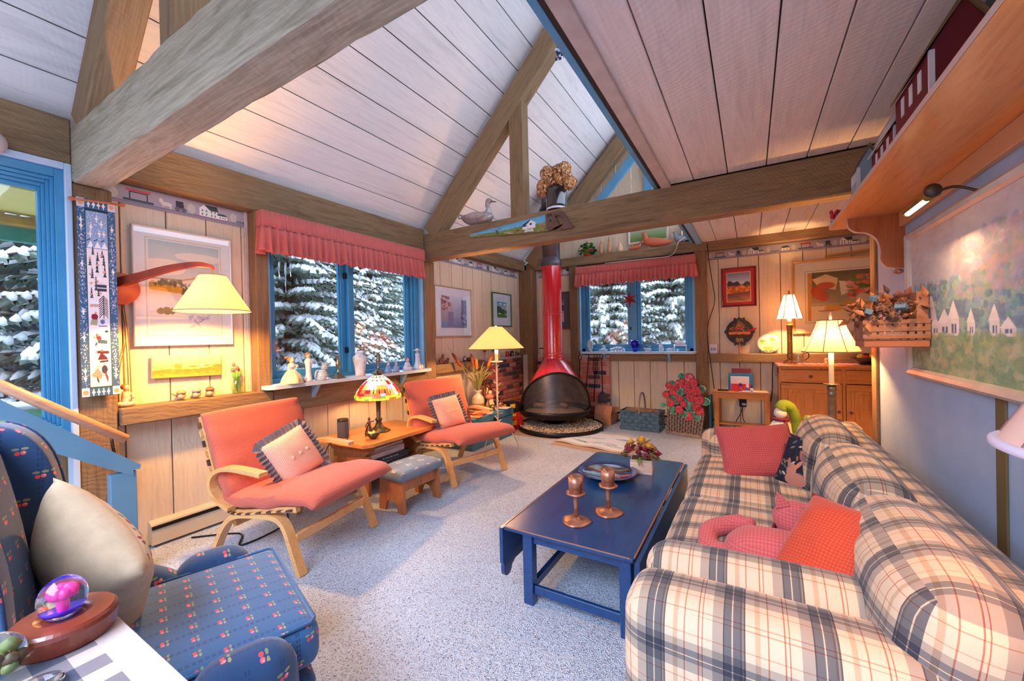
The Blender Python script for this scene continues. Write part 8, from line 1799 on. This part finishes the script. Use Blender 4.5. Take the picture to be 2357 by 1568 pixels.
# geranium cut-out basket
gc = thing('geranium_screen', 'painted cut-out screen of red geraniums over a wicker basket, leaning by the small side table', 'fireplace screen', (-.80, 5.92, 0.0), R(-14), rot=None)
WK = mat('painted_wicker', (168, 146, 130), .8, col2=(130, 110, 98), vs=30); WKD = mat('wicker_shadow_board', (74, 62, 58), .9)
B().prism([(-.25, .0), (.21, .0), (.27, .34), (-.24, .34)], 0, .02, 'y').o('basket_board', WKD, gc)
for i in range(13):
    x0 = -.23+i*.036; x1 = -.225+i*.040; b = B(); zz = .045
    while zz < .33: f = zz/.34; b.box(x0*(1-f)+x1*f+(.0 if (int(zz*60)+i) % 2 else .010)-.014, x0*(1-f)+x1*f+.014, -.010, -.002, zz, zz+.016, .003); zz += .021
    tag(b.o('wicker_column', WK, gc), kind='stuff')
for z in (.012, .03): B().tube([(-.255, -.008, z), (.215, -.008, z)], .013, 8).o('rim_braid', WK, gc)
GRd = [mat('geranium_red', (206, 70, 76), .6, col2=(170, 36, 50), vs=40, vlo=.45, vhi=.55), mat('geranium_pink', (226, 120, 130), .6, col2=(186, 60, 76), vs=40, vlo=.45, vhi=.55)]; GLf = mat('geranium_leaf', (70, 150, 120), .6, col2=(36, 100, 84), vs=16, vlo=.45, vhi=.55); LED2 = mat('flower_edge', (96, 24, 36), .7); LED = mat('leaf_edge', (190, 206, 150), .6)
rd = random.Random(9)
fl_ = [(.08, .80, .06), (-.02, .74, .05), (.14, .74, .055), (-.06, .70, .055), (-.2, .68, .045), (.17, .63, .07), (-.14, .60, .055), (-.24, .55, .05), (.06, .62, .05), (-.06, .52, .055), (.10, .54, .06), (.2, .52, .07), (-.18, .44, .055), (.17, .42, .06), (-.06, .36, .055), (.06, .28, .06), (.21, .37, .055), (.0, .44, .045), (-.1, .66, .05), (.05, .70, .055)]
for i, (x, z, r) in enumerate(fl_):
    b = B(); pts = [(x+r*(1+.07*sin(7*a+i))*cos(a), z+r*(1+.07*sin(7*a+i))*sin(a)) for a in [2*PI*k/26 for k in range(26)]]; b.prism(pts, -.012-.004*(i % 3), .006, 'y'); q_ = B(); q_.prism([(x+(p[0]-x)*1.09, z+(p[1]-z)*1.09) for p in pts], -.0105-.004*(i % 3), .004, 'y'); q_.o('flower_outline', LED2, gc); b.o('flower_head', GRd[(i % 3 == 0)*1 if i < 6 else 0], gc)
for i, (x, z, r) in enumerate(((-.02, .82, .05), (-.16, .72, .04), (.02, .66, .06), (.24, .66, .05), (-.19, .54, .05), (-.04, .60, .05), (-.12, .48, .06), (.12, .64, .05), (.03, .50, .05), (-.28, .40, .04), (-.15, .34, .06), (.28, .50, .055), (.10, .40, .07), (.0, .30, .05), (.16, .29, .06), (.12, .47, .05))):
    for (rr, dd, m_) in ((r*1.1, 0, LED), (r, .002, GLf)):
        b = B(); a0 = rd.uniform(0, 6); pts = [(x+rr*(1-.22*max(0, cos(a-a0))**8+.06*sin(8*a))*cos(a), z+rr*.85*(1+.06*sin(8*a))*sin(a)) for a in [2*PI*k/24 for k in range(24)]]; b.prism(pts, -.008-dd-.004*(i % 2), .005, 'y'); b.o('leaf' if dd else 'leaf_outline', m_, gc)
B().at((-.02, .018, 0)).prism([(-.2, .30), (.22, .30), (.24, .70), (.08, .82), (-.08, .76), (-.2, .6)], 0, .012, 'y').o('back_board', mat('navy_board', (20, 60, 96), .7), gc)
tag(B().box(-.012, .012, -.16, .16, 0, .52, .003).o('teal_board', mat('teal_board', (20, 96, 130), .6), None, (-.50, 6.30, 0)), 'teal board standing on edge beside the small side table', 'board')
# ================= rug and papers on the carpet =================
rg = thing('paper_rug', 'botanical fern print sheet curling on the carpet before the hearth', 'mat', (-1.72, 5.18, .012), R(-11))
cv = Cv(120, 90, (232, 228, 226)); rd = random.Random(4)
cv.rect(0, 0, 1, .1, (206, 190, 170)); cv.rect(0, .9, 1, 1, (206, 190, 170)); cv.rect(0, 0, .06, 1, (206, 190, 170)); cv.rect(.94, 0, 1, 1, (206, 190, 170))
for i in range(46): cv.line(0, i/45, 1, i/45, .004, (180, 164, 146), .35) if i in (0, 1, 2, 3, 42, 43, 44) else None
for i in range(9):
    x, y, a = rd.uniform(.15, .85), rd.uniform(.2, .8), rd.uniform(-.4, .4); L = rd.uniform(.08, .14)
    cv.line(x-L*cos(a), y-L*sin(a), x+L*cos(a), y+L*sin(a), .006, (30, 104, 100))
    for k in range(9): q = -1+k/4; px, py = x+L*q*cos(a), y+L*q*sin(a); h = .05*(1-abs(q)*.7); cv.line(px, py, px-h*sin(a)+.01, py+h*cos(a), .008, (50, 130, 126), .9); cv.line(px, py, px+h*sin(a)+.01, py-h*cos(a), .008, (50, 130, 126), .9)
def curl(X, Y, Z): return X, Z, Y*0+.004+.05*np.clip((Z/.42+.35*X-.62), 0, 1)**1.5+.006*np.sin(X*14)
print_mesh('printed_sheet', cv, 1.0, .80, PR, rg, shape=curl)
tag(B().box(-.50, .54, -.47, .30, 0, .003).o('tan_sheet', mat('tan_backing', (176, 146, 120), .9), None, (-1.70, 5.12, .004), rz=R(-9)), 'tan backing sheet under the fern print on the carpet', 'mat')
tag(B().box(-.66, .80, -.62, .60, 0, .003).o('carpet_remnant', CARPET, None, (-1.62, 5.22, .0004), rz=R(-14)), 'loose carpet remnant laid flat in front of the hearth', 'rug')
# ================= things on the pine table =================
ZT = .4925
es = thing('cylinder_speaker', 'dark grey cylindrical smart speaker on the pine table', 'speaker', (-3.33, 2.45, ZT)); B().lathe([(0, 0), (.05, 0), (.052, .004), (.052, .155)], seg=36, cap=False).lathe([(0, 0), (.05, 0)], seg=36, cap=False).o('fabric_body', mat('charcoal_speaker_cloth', (84, 82, 84), .9, bump=.6, bs=300), es); B().lathe([(.052, .155), (.051, .175), (.046, .178), (0, .176)], seg=36).o('top_ring', mat('dark_speaker_top', (46, 46, 50), .3), es)
dn = thing('dancer_figurine', 'small bronze dancer figurine behind the leaf bowl', 'figurine', (-3.17, 2.62, ZT)); BRZ = mat('brown_bronze', (104, 66, 44), .35, .7)
B().lathe([(0, 0), (.035, 0), (.04, .02), (.03, .06), (.018, .095), (.012, .10), (0, .1)], seg=18, wob=lambda a, z: 1+.12*sin(5*a)).o('skirt', BRZ, dn); B().tube([(0, 0, .095), (0, 0, .12), (0, 0, .14)], [.012, .015, .008], 8).o('torso', BRZ, dn); B().ball((0, 0, .157), (.013, .013, .016)).o('head', BRZ, dn); B().tube([(0, -.012, .132), (.01, -.04, .115), (.0, -.045, .085)], .005, 6).o('arm', BRZ, dn); B().tube([(0, .012, .132), (.01, .035, .125), (.03, .03, .14)], .005, 6).o('arm', BRZ, dn)
lb_ = thing('leaf_bowl', 'small dark bowl of metal leaves on the pine table', 'bowl', (-3.02, 2.54, ZT)); B().lathe([(0, 0), (.025, 0), (.05, .03), (.06, .045), (.056, .046), (.04, .025), (0, .01)], seg=24).o('bowl', mat('brown_bowl', (86, 64, 50), .35, .5), lb_)
for k in range(8): a = k*.785; b = B(); b.at((.045*cos(a), .045*sin(a), .05), ry=-.2, rz=a); b.add([(-.02, 0, 0), (.0, .02, .004), (.03, .0, .008), (0, -.02, .004)], [(0, 1, 2), (0, 2, 3)]); b.o('metal_leaf', mat('olive_brass_leaf', (150, 130, 90), .35, .7), lb_)
tag(B().tube(catmull([(-3.28, 2.47, .497), (-3.2, 2.36, .497), (-3.33, 2.30, .46), (-3.45, 2.29, .2), (-3.42, 2.25, .01)], 5), .004, 6).o('black_cable', BLK), 'black cord running from the speaker off the pine table', 'cord')
tag(B().tube(catmull([(-3.5, 1.30, .008), (-3.25, 1.5, .008), (-3.05, 1.42, .008), (-3.1, 1.75, .008), (-3.4, 1.95, .008), (-3.5, 2.2, .008)], 6), .006, 6).o('black_cable', BLK), 'black cord looping on the carpet under the front orange chair', 'cord')
tag(B().tube(catmull([(-2.6, 4.0, .008), (-2.9, 3.75, .008), (-2.7, 3.5, .008), (-2.95, 3.3, .008)], 6), .004, 6).o('pale_cable', MATS['ivory_cord']), 'thin pale cord on the carpet behind the farther orange chair', 'cord')
